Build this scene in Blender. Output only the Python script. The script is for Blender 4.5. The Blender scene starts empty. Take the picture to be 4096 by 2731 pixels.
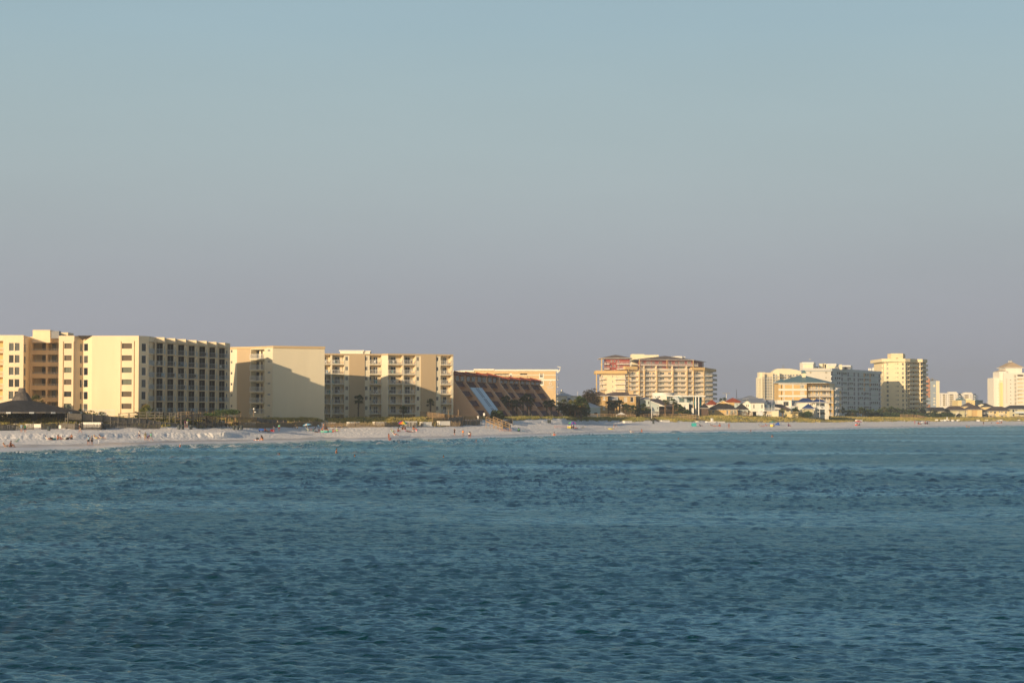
# tuning
SKY_AIR, SKY_DUST, SKY_OZONE, SKY_STR, SKY_SAT, SKY_HUE = 1.0, 1.0, 1.0, .09, 1.0, .5
SKY_STOPS = [(0.0, (.305, .316, .385)), (.05, (.335, .348, .402)), (.09, (.350, .394, .426)), (.13, (.362, .437, .458)), (.19, (.348, .472, .508)), (.5, (.25, .43, .56))]
SKY_MIX = .95
SUN_STR, SUN_COL, EXPO, HAZE = 4.9, (1.0, .74, .45), 0.15, 0.0002
SEA_SLOPE=.096; SEA_SPREAD=22; SEA_L0=.34; SEA_SPEC=.76; SEA_TINT=(.68, .96, 1.0, 1)
import bpy, math, random
import numpy as np
from math import sin, cos, pi, radians, sqrt
C = bpy.context.scene.collection
random.seed(7)
# ------------------------------------------------------------------ camera model
FP = 7964.0; HY = 1650.0; H = 6.3
TILT = math.atan((HY - 1365.5) / FP)
cT, sT = cos(TILT), sin(TILT)
def ray(px, py):
    x = (px - 2048) / FP; y = (1365.5 - py) / FP
    k = cT - y * sT
    return x / k, (sT + y * cT) / k
def P(px, py, d):
    a, b = ray(px, py); return (a * d, d, H + b * d)
def XY(px, d, py=1620):
    a, b = ray(px, py); return (a * d, d)
# zoom views used for measuring: origin x, origin y, scale
VA = (0, 1300, 2.85); VB = (450, 1300, 2.85); VC = (900, 1350, 3.136); VD = (1280, 1350, 3.136)
VE = (1800, 1400, 3.92); VG = (2250, 1380, 3.6185); VH = (2850, 1380, 3.36); VI = (3450, 1380, 3.641)
VJ = (2220, 1560, 7.84); VK = (2500, 1560, 6.533); VL = (2840, 1560, 6.533); VM = (3010, 1440, 6.533)
VN = (3190, 1430, 6.271); VO = (3700, 1480, 8.71); VQ = (3950, 1430, 7.466); VR = (3600, 1600, 9.408); VS = (3840, 1600, 9.1875)
S1 = (0, 1640, 7.127); S2 = (320, 1640, 7.127); S3 = (640, 1640, 7.127); S4 = (960, 1640, 7.127)
S5 = (1200, 1660, 9.8); S6 = (1540, 1660, 9.8); S7 = (1780, 1640, 7.127)
def zx(V, x): return V[0] + x / V[2]
def zy(V, y): return V[1] + y / V[2]
# ------------------------------------------------------------------ materials
MATS = {}
def nt(name):
    m = bpy.data.materials.new(name); m.use_nodes = True
    t = m.node_tree; t.nodes.clear()
    out = t.nodes.new('ShaderNodeOutputMaterial'); b = t.nodes.new('ShaderNodeBsdfPrincipled')
    t.links.new(b.outputs[0], out.inputs[0]); MATS[name] = m
    return m, t, b, out
def mat(name, col, rough=0.8, var=0.1, scale=0.6, spec=0.3, bump=0.0, bscale=8.0, metal=0.0, streak=False):
    m, t, b, out = nt(name)
    tc = t.nodes.new('ShaderNodeTexCoord'); mp = t.nodes.new('ShaderNodeMapping')
    t.links.new(tc.outputs['Object'], mp.inputs[0])
    mp.inputs['Scale'].default_value = (scale, scale, scale * (0.15 if streak else 1))
    n = t.nodes.new('ShaderNodeTexNoise'); n.inputs['Scale'].default_value = 1.0; n.inputs['Detail'].default_value = 6
    n.inputs['Roughness'].default_value = 0.65
    t.links.new(mp.outputs[0], n.inputs['Vector'])
    r = t.nodes.new('ShaderNodeValToRGB')
    r.color_ramp.elements[0].position = 0.3; r.color_ramp.elements[1].position = 0.7
    c = col
    r.color_ramp.elements[0].color = (c[0] * (1 - var), c[1] * (1 - var), c[2] * (1 - var), 1)
    r.color_ramp.elements[1].color = (min(1, c[0] * (1 + var * .7)), min(1, c[1] * (1 + var * .7)), min(1, c[2] * (1 + var * .7)), 1)
    t.links.new(n.outputs[0], r.inputs[0]); t.links.new(r.outputs[0], b.inputs['Base Color'])
    b.inputs['Roughness'].default_value = rough; b.inputs['Specular IOR Level'].default_value = spec
    b.inputs['Metallic'].default_value = metal
    if bump:
        n2 = t.nodes.new('ShaderNodeTexNoise'); n2.inputs['Scale'].default_value = bscale; n2.inputs['Detail'].default_value = 4
        t.links.new(tc.outputs['Object'], n2.inputs['Vector'])
        bp = t.nodes.new('ShaderNodeBump'); bp.inputs['Strength'].default_value = bump; bp.inputs['Distance'].default_value = 0.1
        t.links.new(n2.outputs[0], bp.inputs['Height']); t.links.new(bp.outputs[0], b.inputs['Normal'])
    return m
def tilemat(name, c1, c2, sx=1.2, sz=4.0, rough=0.8):   # roof of rows: bands across the slope
    m, t, b, out = nt(name)
    tc = t.nodes.new('ShaderNodeTexCoord')
    br = t.nodes.new('ShaderNodeTexBrick'); br.inputs['Scale'].default_value = 1.0
    br.inputs['Color1'].default_value = (*c1, 1); br.inputs['Color2'].default_value = (*c2, 1)
    br.inputs['Mortar'].default_value = (c1[0] * .5, c1[1] * .5, c1[2] * .5, 1)
    br.inputs['Mortar Size'].default_value = 0.02; br.inputs['Brick Width'].default_value = sx; br.inputs['Row Height'].default_value = 1.0 / sz
    sep = t.nodes.new('ShaderNodeSeparateXYZ'); cmb = t.nodes.new('ShaderNodeCombineXYZ'); ad = t.nodes.new('ShaderNodeMath'); ad.operation = 'ADD'
    t.links.new(tc.outputs['Object'], sep.inputs[0]); t.links.new(sep.outputs[0], ad.inputs[0]); t.links.new(sep.outputs[1], ad.inputs[1])
    t.links.new(ad.outputs[0], cmb.inputs[0]); t.links.new(sep.outputs[2], cmb.inputs[1]); t.links.new(cmb.outputs[0], br.inputs['Vector'])
    n = t.nodes.new('ShaderNodeTexNoise'); n.inputs['Scale'].default_value = 0.5; n.inputs['Detail'].default_value = 5
    t.links.new(tc.outputs['Object'], n.inputs['Vector'])
    mr = t.nodes.new('ShaderNodeMapRange'); mr.inputs[1].default_value = .3; mr.inputs[2].default_value = .7; mr.inputs[3].default_value = .72; mr.inputs[4].default_value = 1.2
    t.links.new(n.outputs[0], mr.inputs[0])
    mx = t.nodes.new('ShaderNodeVectorMath'); mx.operation = 'SCALE'
    t.links.new(br.outputs[0], mx.inputs[0]); t.links.new(mr.outputs[0], mx.inputs['Scale']); t.links.new(mx.outputs[0], b.inputs['Base Color'])
    b.inputs['Roughness'].default_value = rough; b.inputs['Specular IOR Level'].default_value = 0.25
    return m
def leafmat(name, c1, c2, rough=0.6):
    m, t, b, out = nt(name)
    tc = t.nodes.new('ShaderNodeTexCoord'); n = t.nodes.new('ShaderNodeTexNoise'); n.inputs['Scale'].default_value = 1.3; n.inputs['Detail'].default_value = 3
    t.links.new(tc.outputs['Object'], n.inputs['Vector'])
    r = t.nodes.new('ShaderNodeValToRGB'); r.color_ramp.elements[0].position = .35; r.color_ramp.elements[1].position = .65
    r.color_ramp.elements[0].color = (*c1, 1); r.color_ramp.elements[1].color = (*c2, 1)
    t.links.new(n.outputs[0], r.inputs[0]); t.links.new(r.outputs[0], b.inputs['Base Color'])
    b.inputs['Roughness'].default_value = rough; b.inputs['Specular IOR Level'].default_value = .2
    return m
# stucco, paint
mat('cream', (.84, .68, .46), .85, .09, .15, .2, .15, 3, streak=True)
mat('cream_pale', (.84, .76, .54), .85, .05, .15, .2, .15, 3, streak=True)
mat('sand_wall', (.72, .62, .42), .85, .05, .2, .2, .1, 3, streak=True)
mat('pale_wall', (.76, .68, .50), .85, .07, .15, .2, .1, 3, streak=True)
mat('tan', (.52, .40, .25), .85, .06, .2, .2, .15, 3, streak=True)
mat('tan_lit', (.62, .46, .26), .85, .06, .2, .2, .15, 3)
mat('terracotta', (.88, .54, .34), .9, .08, .2, .15, .2, 3, streak=True)
mat('terracotta_dark', (.30, .19, .13), .9, .08, .3, .15)
mat('ochre', (.55, .37, .16), .85, .07, .3, .2, .1, 3)
mat('ochre_pale', (.66, .46, .20), .85, .05, .3, .2)
mat('tower_cream', (.80, .69, .45), .85, .05, .3, .2)
mat('yellow_wall', (.78, .62, .30), .85, .05, .3, .2)
mat('olive_wall', (.60, .56, .36), .85, .05, .3, .2)
mat('white', (.80, .78, .72), .6, .03, .5, .3)
mat('white_wall', (.82, .78, .68), .8, .04, .2, .2, streak=True)
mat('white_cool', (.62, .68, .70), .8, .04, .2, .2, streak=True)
mat('greenish_white', (.50, .58, .56), .8, .05, .2, .2, streak=True)
mat('grey_panel', (.27, .28, .32), .8, .08, .4, .2)
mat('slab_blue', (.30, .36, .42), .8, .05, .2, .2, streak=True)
mat('panel_blue', (.64, .76, .86), .5, .04, .4, .4)
mat('red_wall', (.31, .075, .055), .85, .07, .3, .2)
mat('pink_wall', (.55, .28, .17), .85, .1, .3, .2)
mat('brown_wood', (.13, .09, .065), .9, .15, .6, .2)
mat('rail_white', (.70, .71, .70), .5, .03, 1, .4)
mat('rail_grey', (.50, .53, .54), .5, .05, 1, .4)
mat('door_shade_dark', (.055, .048, .043), .6, .2, .6, .3)  # dark doors, and painted gloom at the back of openings
mat('glass', (.022, .028, .035), .12, .3, .35, .5)
mat('glass_grey', (.10, .105, .10), .2, .2, .4, .5)
mat('glass_green', (.14, .16, .12), .3, .1, .4, .5)
mat('glass_brown', (.12, .085, .055), .3, .15, .4, .5)
mat('glass_teal', (.05, .13, .15), .15, .2, .4, .5)
mat('curtain', (.50, .45, .34), .7, .08, .8, .2)
mat('teal_roof', (.12, .22, .25), .45, .06, .2, .4)
mat('teal_metal', (.02, .17, .19), .4, .1, .5, .4)
mat('blue_roof', (.03, .06, .19), .45, .08, .2, .4)
mat('grey_roof', (.22, .25, .31), .5, .06, .2, .4)
mat('white_roof', (.60, .61, .62), .6, .05, .2, .3)
mat('tan_roof', (.50, .38, .24), .8, .06, .3, .2)
tilemat('brown_roof', (.19, .145, .12), (.24, .18, .15), .8, 4)
tilemat('dark_roof', (.045, .045, .05), (.065, .06, .06), .8, 4)
tilemat('umber_roof', (.11, .085, .075), (.14, .105, .09), .8, 4)
tilemat('red_roof', (.34, .075, .03), (.42, .10, .045), .6, 4)
tilemat('awning_tile', (.13, .06, .065), (.18, .085, .085), .5, 4)
tilemat('shingle', (.028, .031, .038), (.06, .064, .072), .45, 5)
tilemat('shingle_brown', (.10, .09, .085), (.17, .15, .135), .45, 4)
mat('wood', (.34, .235, .13), .85, .2, 1.5, .2)
mat('wood_grey', (.17, .155, .135), .9, .2, 1.2, .2)
mat('wood_dark', (.035, .03, .028), .9, .2, 1.5, .2)
mat('post_dark', (.03, .035, .04), .8, .2, 1.0, .3)
mat('fascia', (.12, .11, .10), .8, .1, 1.0, .3)
mat('fence_wood', (.30, .23, .15), .9, .25, 2, .1)
mat('box_white', (.80, .77, .70), .5, .04, 1.5, .4)
mat('bin', (.045, .06, .065), .5, .2, 3, .4)
mat('metal', (.35, .35, .35), .4, .1, 2, .5, metal=.6)
mat('trunk', (.13, .095, .065), .95, .3, 6, .1, .5, 12)
mat('trunk_light', (.24, .16, .09), .95, .3, 6, .1, .5, 12)
leafmat('palm', (.025, .05, .016), (.09, .125, .035))
leafmat('palm_dry', (.10, .09, .03), (.17, .12, .05))
leafmat('palm_yel', (.05, .07, .018), (.12, .12, .03))
leafmat('bush', (.02, .042, .014), (.06, .09, .03))
leafmat('bush_green', (.03, .06, .015), (.07, .11, .03))
leafmat('tree_brown', (.035, .03, .015), (.08, .055, .03))
leafmat('grass', (.26, .215, .06), (.52, .42, .14), .8)
leafmat('grass_green', (.12, .14, .045), (.30, .27, .09), .8)
def flat(name, col, rough=.7): return mat(name, col, rough, .06, 4, .3)
for n_, c_ in dict(skin=(.42, .19, .11), skin_tan=(.33, .13, .065), skin_pale=(.55, .30, .20), hair_dark=(.02, .014, .01), hair_brown=(.08, .045, .025),
                   hair_blond=(.40, .28, .13), red=(.55, .03, .03), orange=(.80, .26, .03), black=(.015, .015, .018), navy=(.02, .03, .09), blue=(.03, .10, .40),
                   teal=(.04, .38, .36), green=(.10, .35, .14), mint=(.10, .50, .33), lime=(.35, .75, .05), yellow=(.75, .60, .05), pink=(.75, .20, .25), purple=(.12, .04, .16),
                   khaki=(.42, .33, .20), olive=(.16, .17, .09), white_cloth=(.78, .76, .72), grey=(.25, .26, .28), lightblue=(.28, .45, .58), maroon=(.22, .02, .05),
                   coral=(.78, .16, .08), sky=(.2, .5, .75), violet=(.24, .06, .45), magenta=(.7, .08, .35), foam_red=(.7, .16, .05)).items(): flat(n_, c_)
# ------------------------------------------------------------------ mesh builder
class MB:
    def __init__(s): s.v = []; s.f = []; s.m = []; s.mats = []; s.smooth = False
    def mi(s, name):
        if name not in s.mats: s.mats.append(name)
        return s.mats.index(name)
    def face(s, pts, m):
        i = len(s.v); s.v += [tuple(p) for p in pts]; s.f.append(tuple(range(i, i + len(pts)))); s.m.append(s.mi(m))
    def hexa(s, b, m):      # b: 8 points, bottom 4 then top 4
        i = len(s.v); s.v += [tuple(p) for p in b]; k = s.mi(m)
        for q in ((0, 3, 2, 1), (4, 5, 6, 7), (0, 1, 5, 4), (1, 2, 6, 5), (2, 3, 7, 6), (3, 0, 4, 7)):
            s.f.append(tuple(i + j for j in q)); s.m.append(k)
    def box(s, fr, u0, u1, w0, w1, z0, z1, m):
        s.hexa([fr.pt(u0, w0, z0), fr.pt(u1, w0, z0), fr.pt(u1, w1, z0), fr.pt(u0, w1, z0),
                fr.pt(u0, w0, z1), fr.pt(u1, w0, z1), fr.pt(u1, w1, z1), fr.pt(u0, w1, z1)], m)
    def bar(s, p, q, r, m, r2=None):   # square bar between two points
        p = np.array(p, float); q = np.array(q, float); d = q - p; L = np.linalg.norm(d)
        if L < 1e-6: return
        d /= L; a = np.array((0, 0, 1.)) if abs(d[2]) < .9 else np.array((1., 0, 0))
        x = np.cross(d, a); x /= np.linalg.norm(x); y = np.cross(d, x); r2 = r if r2 is None else r2
        s.hexa([p - x * r - y * r, p + x * r - y * r, p + x * r + y * r, p - x * r + y * r,
                q - x * r2 - y * r2, q + x * r2 - y * r2, q + x * r2 + y * r2, q - x * r2 + y * r2], m)
    def prism(s, pts, z0, z1, m, mtop=None, ztops=None):   # plan polygon extruded
        n = len(pts); i = len(s.v)
        s.v += [(p[0], p[1], z0) for p in pts] + [(p[0], p[1], (ztops[j] if ztops else z1)) for j, p in enumerate(pts)]
        k = s.mi(m); kt = s.mi(mtop or m)
        s.f.append(tuple(range(i + n - 1, i - 1, -1))); s.m.append(k)
        s.f.append(tuple(range(i + n, i + 2 * n))); s.m.append(kt)
        for j in range(n):
            a, b = i + j, i + (j + 1) % n
            s.f.append((a, b, b + n, a + n)); s.m.append(k)
    def cross(s, fr, u0, u1, prof, m):   # profile in (w,z), extruded along u
        n = len(prof); i = len(s.v)
        s.v += [fr.pt(u0, w, z) for w, z in prof] + [fr.pt(u1, w, z) for w, z in prof]; k = s.mi(m)
        s.f.append(tuple(range(i, i + n))); s.m.append(k); s.f.append(tuple(range(i + 2 * n - 1, i + n - 1, -1))); s.m.append(k)
        for j in range(n):
            a, b = i + j, i + (j + 1) % n
            s.f.append((a, a + n, b + n, b)); s.m.append(k)
    def tube(s, pts, rs, m, seg=8, cap=True):
        k = s.mi(m); i0 = len(s.v); pts = [np.array(p, float) for p in pts]
        for j, p in enumerate(pts):
            d = pts[min(j + 1, len(pts) - 1)] - pts[max(j - 1, 0)]; d /= (np.linalg.norm(d) + 1e-9)
            a = np.array((0, 0, 1.)) if abs(d[2]) < .9 else np.array((1., 0, 0))
            x = np.cross(d, a); x /= np.linalg.norm(x); y = np.cross(d, x)
            for q in range(seg):
                t = 2 * pi * q / seg; s.v.append(tuple(p + rs[j] * (cos(t) * x + sin(t) * y)))
        for j in range(len(pts) - 1):
            for q in range(seg):
                a = i0 + j * seg + q; b = i0 + j * seg + (q + 1) % seg
                s.f.append((a, b, b + seg, a + seg)); s.m.append(k)
        if cap:
            s.f.append(tuple(range(i0 + seg - 1, i0 - 1, -1))); s.m.append(k)
            e = i0 + (len(pts) - 1) * seg; s.f.append(tuple(range(e, e + seg))); s.m.append(k)
    def hip(s, pts, z0, h, ins, m, over=0.0, th=0.15, fm=None):   # hip roof on a quad plan (ccw), ridge along the longer side
        p = [np.array(q, float) for q in pts]; c = sum(p) / 4
        if over:
            q2 = []
            for j in range(4):
                a = p[j] - p[j - 1]; b = p[j] - p[(j + 1) % 4]
                q2.append(p[j] + over * (a / np.linalg.norm(a) + b / np.linalg.norm(b)))
            p = q2
        l01 = np.linalg.norm(p[1] - p[0]); l12 = np.linalg.norm(p[2] - p[1])
        if l01 >= l12: A = (p[0] + p[3]) / 2; B = (p[1] + p[2]) / 2; L = l01
        else: A = (p[0] + p[1]) / 2; B = (p[3] + p[2]) / 2; L = l12
        ins = min(ins, L / 2 - .01); d = (B - A) / np.linalg.norm(B - A)
        R0 = A + d * ins; R1 = B - d * ins; zt = z0 + h
        Q = [(q[0], q[1], z0) for q in p]; r0 = (R0[0], R0[1], zt); r1 = (R1[0], R1[1], zt)
        if l01 >= l12:
            s.face([Q[0], Q[1], r1, r0], m); s.face([Q[1], Q[2], r1], m); s.face([Q[2], Q[3], r0, r1], m); s.face([Q[3], Q[0], r0], m)
        else:
            s.face([Q[0], Q[1], r0], m); s.face([Q[1], Q[2], r1, r0], m); s.face([Q[2], Q[3], r1], m); s.face([Q[3], Q[0], r0, r1], m)
        s.prism([(q[0], q[1]) for q in p], z0 - th, z0 - .004, fm or m)
    def merge(s, o):
        i = len(s.v); s.v += o.v
        for f, k in zip(o.f, o.m): s.f.append(tuple(i + j for j in f)); s.m.append(s.mi(o.mats[k]))
    def mesh(s, name, off=(0, 0, 0)):
        me = bpy.data.meshes.new(name); ox, oy, oz = off
        me.from_pydata([(a - ox, b - oy, c - oz) for a, b, c in s.v], [], s.f)
        for n in s.mats: me.materials.append(MATS[n])
        me.polygons.foreach_set('material_index', s.m)
        if s.smooth: me.polygons.foreach_set('use_smooth', [True] * len(s.f))
        me.update(); return me
class Fr:   # vertical facade frame: u along, w outward, z up
    def __init__(s, A, B):
        s.A = np.array(A[:2], float); s.B = np.array(B[:2], float); d = s.B - s.A; s.L = float(np.linalg.norm(d)); s.u = d / s.L; s.n = np.array((s.u[1], -s.u[0]))
    def pt(s, u, w, z):
        q = s.A + s.u * u + s.n * w; return (q[0], q[1], z)
    def U(s, px, py=1620):   # where the sight line through px meets the facade
        a, b = ray(px, py); # X = a*Y
        return float((a * s.A[1] - s.A[0]) / (s.u[0] - a * s.u[1]))
    def Z(s, px, py):
        q = s.A + s.u * s.U(px, py); return H + ray(px, py)[1] * q[1]
    def rect(s, V, x0, y0, x1, y1):
        a, b, c, d = zx(V, x0), zy(V, y0), zx(V, x1), zy(V, y1)
        zm = s.Z((a + c) / 2, b), s.Z((a + c) / 2, d)
        return s.U(a), s.U(c), zm[1], zm[0]
def gfr(x, y, rz=0.0):
    return Fr((x, y), (x + cos(rz), y + sin(rz)))
# ------------------------------------------------------------------ things
def thing(name, label, cat, loc, rz=0, group=None):
    o = bpy.data.objects.new(name, None); C.objects.link(o); o.location = loc; o.rotation_euler = (0, 0, rz); o.empty_display_size = .1
    tag(o, label, cat, group); return o
def tag(o, label=None, cat=None, group=None, kind=None):
    if label: o['label'] = label
    if cat: o['category'] = cat
    if group: o['group'] = group
    if kind: o['kind'] = kind
    return o
def part(name, mb, parent=None, off=None):
    if not mb.f: return None
    if off is None:
        off = (0, 0, 0); q = parent
        while q is not None: off = tuple(off[i] + q.location[i] for i in range(3)); q = q.parent
    o = bpy.data.objects.new(name, mb.mesh(name, off)); C.objects.link(o); o.parent = parent; return o
def solo(name, mb, label, cat, loc, group=None):
    o = bpy.data.objects.new(name, mb.mesh(name, loc)); C.objects.link(o); o.location = loc; tag(o, label, cat, group); return o
def copy_tree(o, parent=None):
    c = o.copy(); C.objects.link(c); c.parent = parent
    for ch in o.children: copy_tree(ch, c)
    return c
# ------------------------------------------------------------------ facade pieces
def wall_face(mb, fr, u0, u1, z0, z1, ops, m, back=None):
    """wall skin with openings (u0,u1,z0,z1,depth,backmat); the reveals go inwards"""
    us = sorted({u0, u1} | {min(max(o[0], u0), u1) for o in ops} | {min(max(o[1], u0), u1) for o in ops})
    zs = sorted({z0, z1} | {min(max(o[2], z0), z1) for o in ops} | {min(max(o[3], z0), z1) for o in ops})
    for i in range(len(us) - 1):
        a, b = us[i], us[i + 1]
        if b - a < 1e-5: continue
        um = (a + b) / 2; run = None
        col = [o for o in ops if o[0] < um < o[1]]
        for j in range(len(zs) - 1):
            zm = (zs[j] + zs[j + 1]) / 2; hole = any(o[2] < zm < o[3] for o in col)
            if not hole:
                run = zs[j] if run is None else run
            if hole and run is not None:
                mb.face([fr.pt(a, 0, run), fr.pt(b, 0, run), fr.pt(b, 0, zs[j]), fr.pt(a, 0, zs[j])], m); run = None
        if run is not None: mb.face([fr.pt(a, 0, run), fr.pt(b, 0, run), fr.pt(b, 0, z1), fr.pt(a, 0, z1)], m)
    for o in ops:
        a, b, c, d, r = o[:5]; bm = o[5] if len(o) > 5 and o[5] else m; sm = o[6] if len(o) > 6 else m
        mb.face([fr.pt(a, 0, c), fr.pt(a, -r, c), fr.pt(a, -r, d), fr.pt(a, 0, d)], sm)
        mb.face([fr.pt(b, 0, c), fr.pt(b, 0, d), fr.pt(b, -r, d), fr.pt(b, -r, c)], sm)
        mb.face([fr.pt(a, 0, c), fr.pt(b, 0, c), fr.pt(b, -r, c), fr.pt(a, -r, c)], sm)
        mb.face([fr.pt(a, 0, d), fr.pt(a, -r, d), fr.pt(b, -r, d), fr.pt(b, 0, d)], sm)
        mb.face([fr.pt(a, -r, c), fr.pt(b, -r, c), fr.pt(b, -r, d), fr.pt(a, -r, d)], bm)
def body(mb, pts, z0, z1, m, ops=None, mtop=None, mats=None):
    """closed building volume on a ccw plan; ops = {edge index: openings}"""
    ops = ops or {}; n = len(pts)
    for i in range(n):
        fr = Fr(pts[i], pts[(i + 1) % n]); wall_face(mb, fr, 0, fr.L, z0, z1, ops.get(i, []), (mats or {}).get(i, m))
    mb.face([(p[0], p[1], z1) for p in pts], mtop or m)
def window(par, fr, u0, u1, z0, z1, r=.12, nu=2, nz=1, fm='white', gm='glass', simple=False, name='window', t=.07):
    f = MB(); w0, w1 = -r + .004, -r + .06
    f.box(fr, u0, u1, w0, w1, z0, z0 + t, fm); f.box(fr, u0, u1, w0, w1, z1 - t, z1, fm)
    f.box(fr, u0, u0 + t, w0, w1, z0 + t, z1 - t, fm); f.box(fr, u1 - t, u1, w0, w1, z0 + t, z1 - t, fm)
    for i in range(1, nu):
        u = u0 + (u1 - u0) * i / nu; f.box(fr, u - t * .4, u + t * .4, w0, w1 - .005, z0 + t, z1 - t, fm)
    for i in range(1, nz):
        z = z0 + (z1 - z0) * i / nz; f.box(fr, u0 + t, u1 - t, w0, w1 - .01, z - t * .4, z + t * .4, fm)
    g = f if simple else MB()
    g.box(fr, u0 + t, u1 - t, -r + .005, -r + .03, z0 + t, z1 - t, gm)
    o = part(name, f, par)
    if not simple: part('pane', g, o)
    return o
def rail(mb, p0, p1, h=1.05, m='rail_white', sp=.14, t=.022, post=1.6, solid=False):
    p0 = np.array(p0, float); p1 = np.array(p1, float); d = p1 - p0; L = np.linalg.norm(d[:2])
    if L < .05: return
    up = np.array((0, 0, 1.))
    mb.bar(p0 + up * h, p1 + up * h, .035, m); mb.bar(p0 + up * .1, p1 + up * .1, .03, m)
    n = max(1, int(round(L / post)))
    for i in range(n + 1):
        q = p0 + d * i / n; mb.bar(q, q + up * h, .03, m)
    k = int(L / sp)
    for i in range(1, k):
        q = p0 + d * i / k; mb.bar(q + up * .1, q + up * h, t * .5, m)
def fold(fr, u0, u1, w, z): return fr.pt(u0, w, z), fr.pt(u1, w, z)
# ------------------------------------------------------------------ land: contour lines measured on the photo, laid out in plan
def dz(y, z): return (H - z) * FP / (y - HY)
WL = [(0, 1805), (160, 1797), (320, 1793), (500, 1785), (650, 1777), (800, 1773), (960, 1770), (1200, 1766), (1300, 1760), (1440, 1763), (1560, 1761), (1640, 1755), (1780, 1754), (1930, 1750), (2110, 1744), (2220, 1741), (2500, 1731), (2600, 1729), (2860, 1727), (3000, 1725), (3200, 1721), (3600, 1710.5), (3850, 1706), (4096, 1702)]
wl_px = np.array([-1500] + [a for a, b in WL] + [5600, 9000], float)
wl_d = np.array([263] + [dz(b, 0) for a, b in WL] + [2130, 5000], float)
CV = [  # each: list of (px, y, d)
 [(0, 1762, 385), (300, 1757, 395), (700, 1752, 425), (1000, 1752, 445), (1300, 1742, 480), (1550, 1738, 485), (1800, 1735, 512), (2050, 1730, 545), (2250, 1726, 578), (2450, 1719, 628), (2600, 1716, 655), (2750, 1713, 668), (2900, 1711, 688), (3300, 1705, 775), (3700, 1699, 885), (4096, 1694, 1000)],
 [(0, 1733, 394), (300, 1731, 402), (700, 1729, 431), (900, 1731, 438), (1000, 1738, 458), (1300, 1724, 500), (1550, 1719, 510), (1800, 1715, 532), (2050, 1712, 562), (2250, 1711, 592), (2450, 1706, 648), (2600, 1702, 678), (2750, 1700, 695), (2900, 1699, 715), (3300, 1697, 805), (3700, 1692, 910), (4096, 1690, 1025)],
 [(0, 1717, 425), (300, 1717, 425), (700, 1716, 445), (1000, 1712, 468), (1300, 1706, 508), (1550, 1707, 518), (1800, 1704, 552), (2050, 1704, 580), (2250, 1698, 612), (2450, 1693, 695), (2600, 1688, 712), (2750, 1687, 738), (2900, 1690, 750), (3300, 1689, 845), (3700, 1685, 940), (4096, 1685, 1060)],
 [(0, 1676, 440), (300, 1675, 440), (700, 1674, 457), (1000, 1677, 490), (1300, 1677, 525), (1550, 1676, 533), (1800, 1674, 572), (2050, 1672, 600), (2250, 1672, 628), (2450, 1673, 740), (2600, 1672, 760), (2750, 1669, 780), (2900, 1667, 800), (3300, 1670, 900), (3700, 1674, 1000), (4096, 1672, 1130)]]
def curve(c):
    px = np.array([-1500] + [q[0] for q in c] + [5600, 9000], float)
    d = np.array([c[0][2] * .78] + [q[2] for q in c] + [c[-1][2] + 1200, c[-1][2] + 4200], float)
    z = np.array([H - (q[1] - HY) * q[2] / FP for q in c]); z = np.concatenate([[z[0]], z, [z[-1], z[-1]]])
    return px, d, z
cols = np.concatenate([np.arange(-1500, -200, 40), np.arange(-200, 1100, 3.5), np.arange(1100, 4300, 7), np.arange(4300, 9001, 60)]).astype(float)
ctl = [(np.interp(cols, wl_px, wl_d) - 60, np.full(len(cols), -3.0)), (np.interp(cols, wl_px, wl_d), np.full(len(cols), 0.0))]
for c in CV:
    px, d, z = curve(c); ctl.append((np.interp(cols, px, d), np.interp(cols, px, z)))
dl, zl = ctl[-1]
ctl.append((dl * 1.25, zl + .25)); ctl.append((dl * 2 + 500, zl + .1)); ctl.append((dl * 2 + 9000, zl))
def vnoise(x, y, seed=0):
    rs = np.random.RandomState(seed); T = rs.rand(256, 256)
    xi = np.floor(x).astype(int); yi = np.floor(y).astype(int); fx = x - xi; fy = y - yi
    fx = fx * fx * (3 - 2 * fx); fy = fy * fy * (3 - 2 * fy)
    a = T[xi % 256, yi % 256]; b = T[(xi + 1) % 256, yi % 256]; c = T[xi % 256, (yi + 1) % 256]; d = T[(xi + 1) % 256, (yi + 1) % 256]
    return (a * (1 - fx) + b * fx) * (1 - fy) + (c * (1 - fx) + d * fx) * fy - .5
sub = [3, 12, 9, 10, 14, 4, 3, 2]
zone_n = [0, .03, .07, .06, .30, .15, 0, 0]
GD, GZ, GT = [], [], []
for k in range(len(sub)):
    for i in range(sub[k]):
        t = i / sub[k]; d = ctl[k][0] * (1 - t) + ctl[k + 1][0] * t
        tt = t if k in (0, 1, 3) else t * t * (3 - 2 * t)
        z = ctl[k][1] * (1 - tt) + ctl[k + 1][1] * tt
        amp = zone_n[k] if i else (zone_n[k] + zone_n[max(k - 1, 0)]) / 2
        if k == 1: amp = .05 * t
        X = (cols - 2048) / FP * d
        n = vnoise(X / 5, d / 5, 1) + .6 * vnoise(X / 1.8, d / 2.2, 2) + .35 * vnoise(X / .8, d / 1.1, 3)
        z = z + amp * n * 1.6
        if k == 4: z = z + .5 * np.sin(pi * t) * vnoise(X / 14, d / 16, 5)
        if k == 2:   # the scarp is cut into little slumps
            d = d + 1.3 * np.sin(pi * t) * (.6 * vnoise(X / 2.1 + t * 1.5, X * 0 + 3, 9) + .7 * vnoise(X / .75 + t * 2, X * 0 + 7, 8) + .5 * vnoise(X / .4 + t * 3, X * 0 + 2 * t, 12)) * np.interp(cols, [-500, 700, 860, 1100, 9000], [1, 1, .35, .12, .12])
        GD.append(d); GZ.append(z); GT.append(k + t)
GD.append(ctl[-1][0]); GZ.append(ctl[-1][1]); GT.append(len(sub))
GD = np.array(GD); GZ = np.array(GZ)
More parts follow.
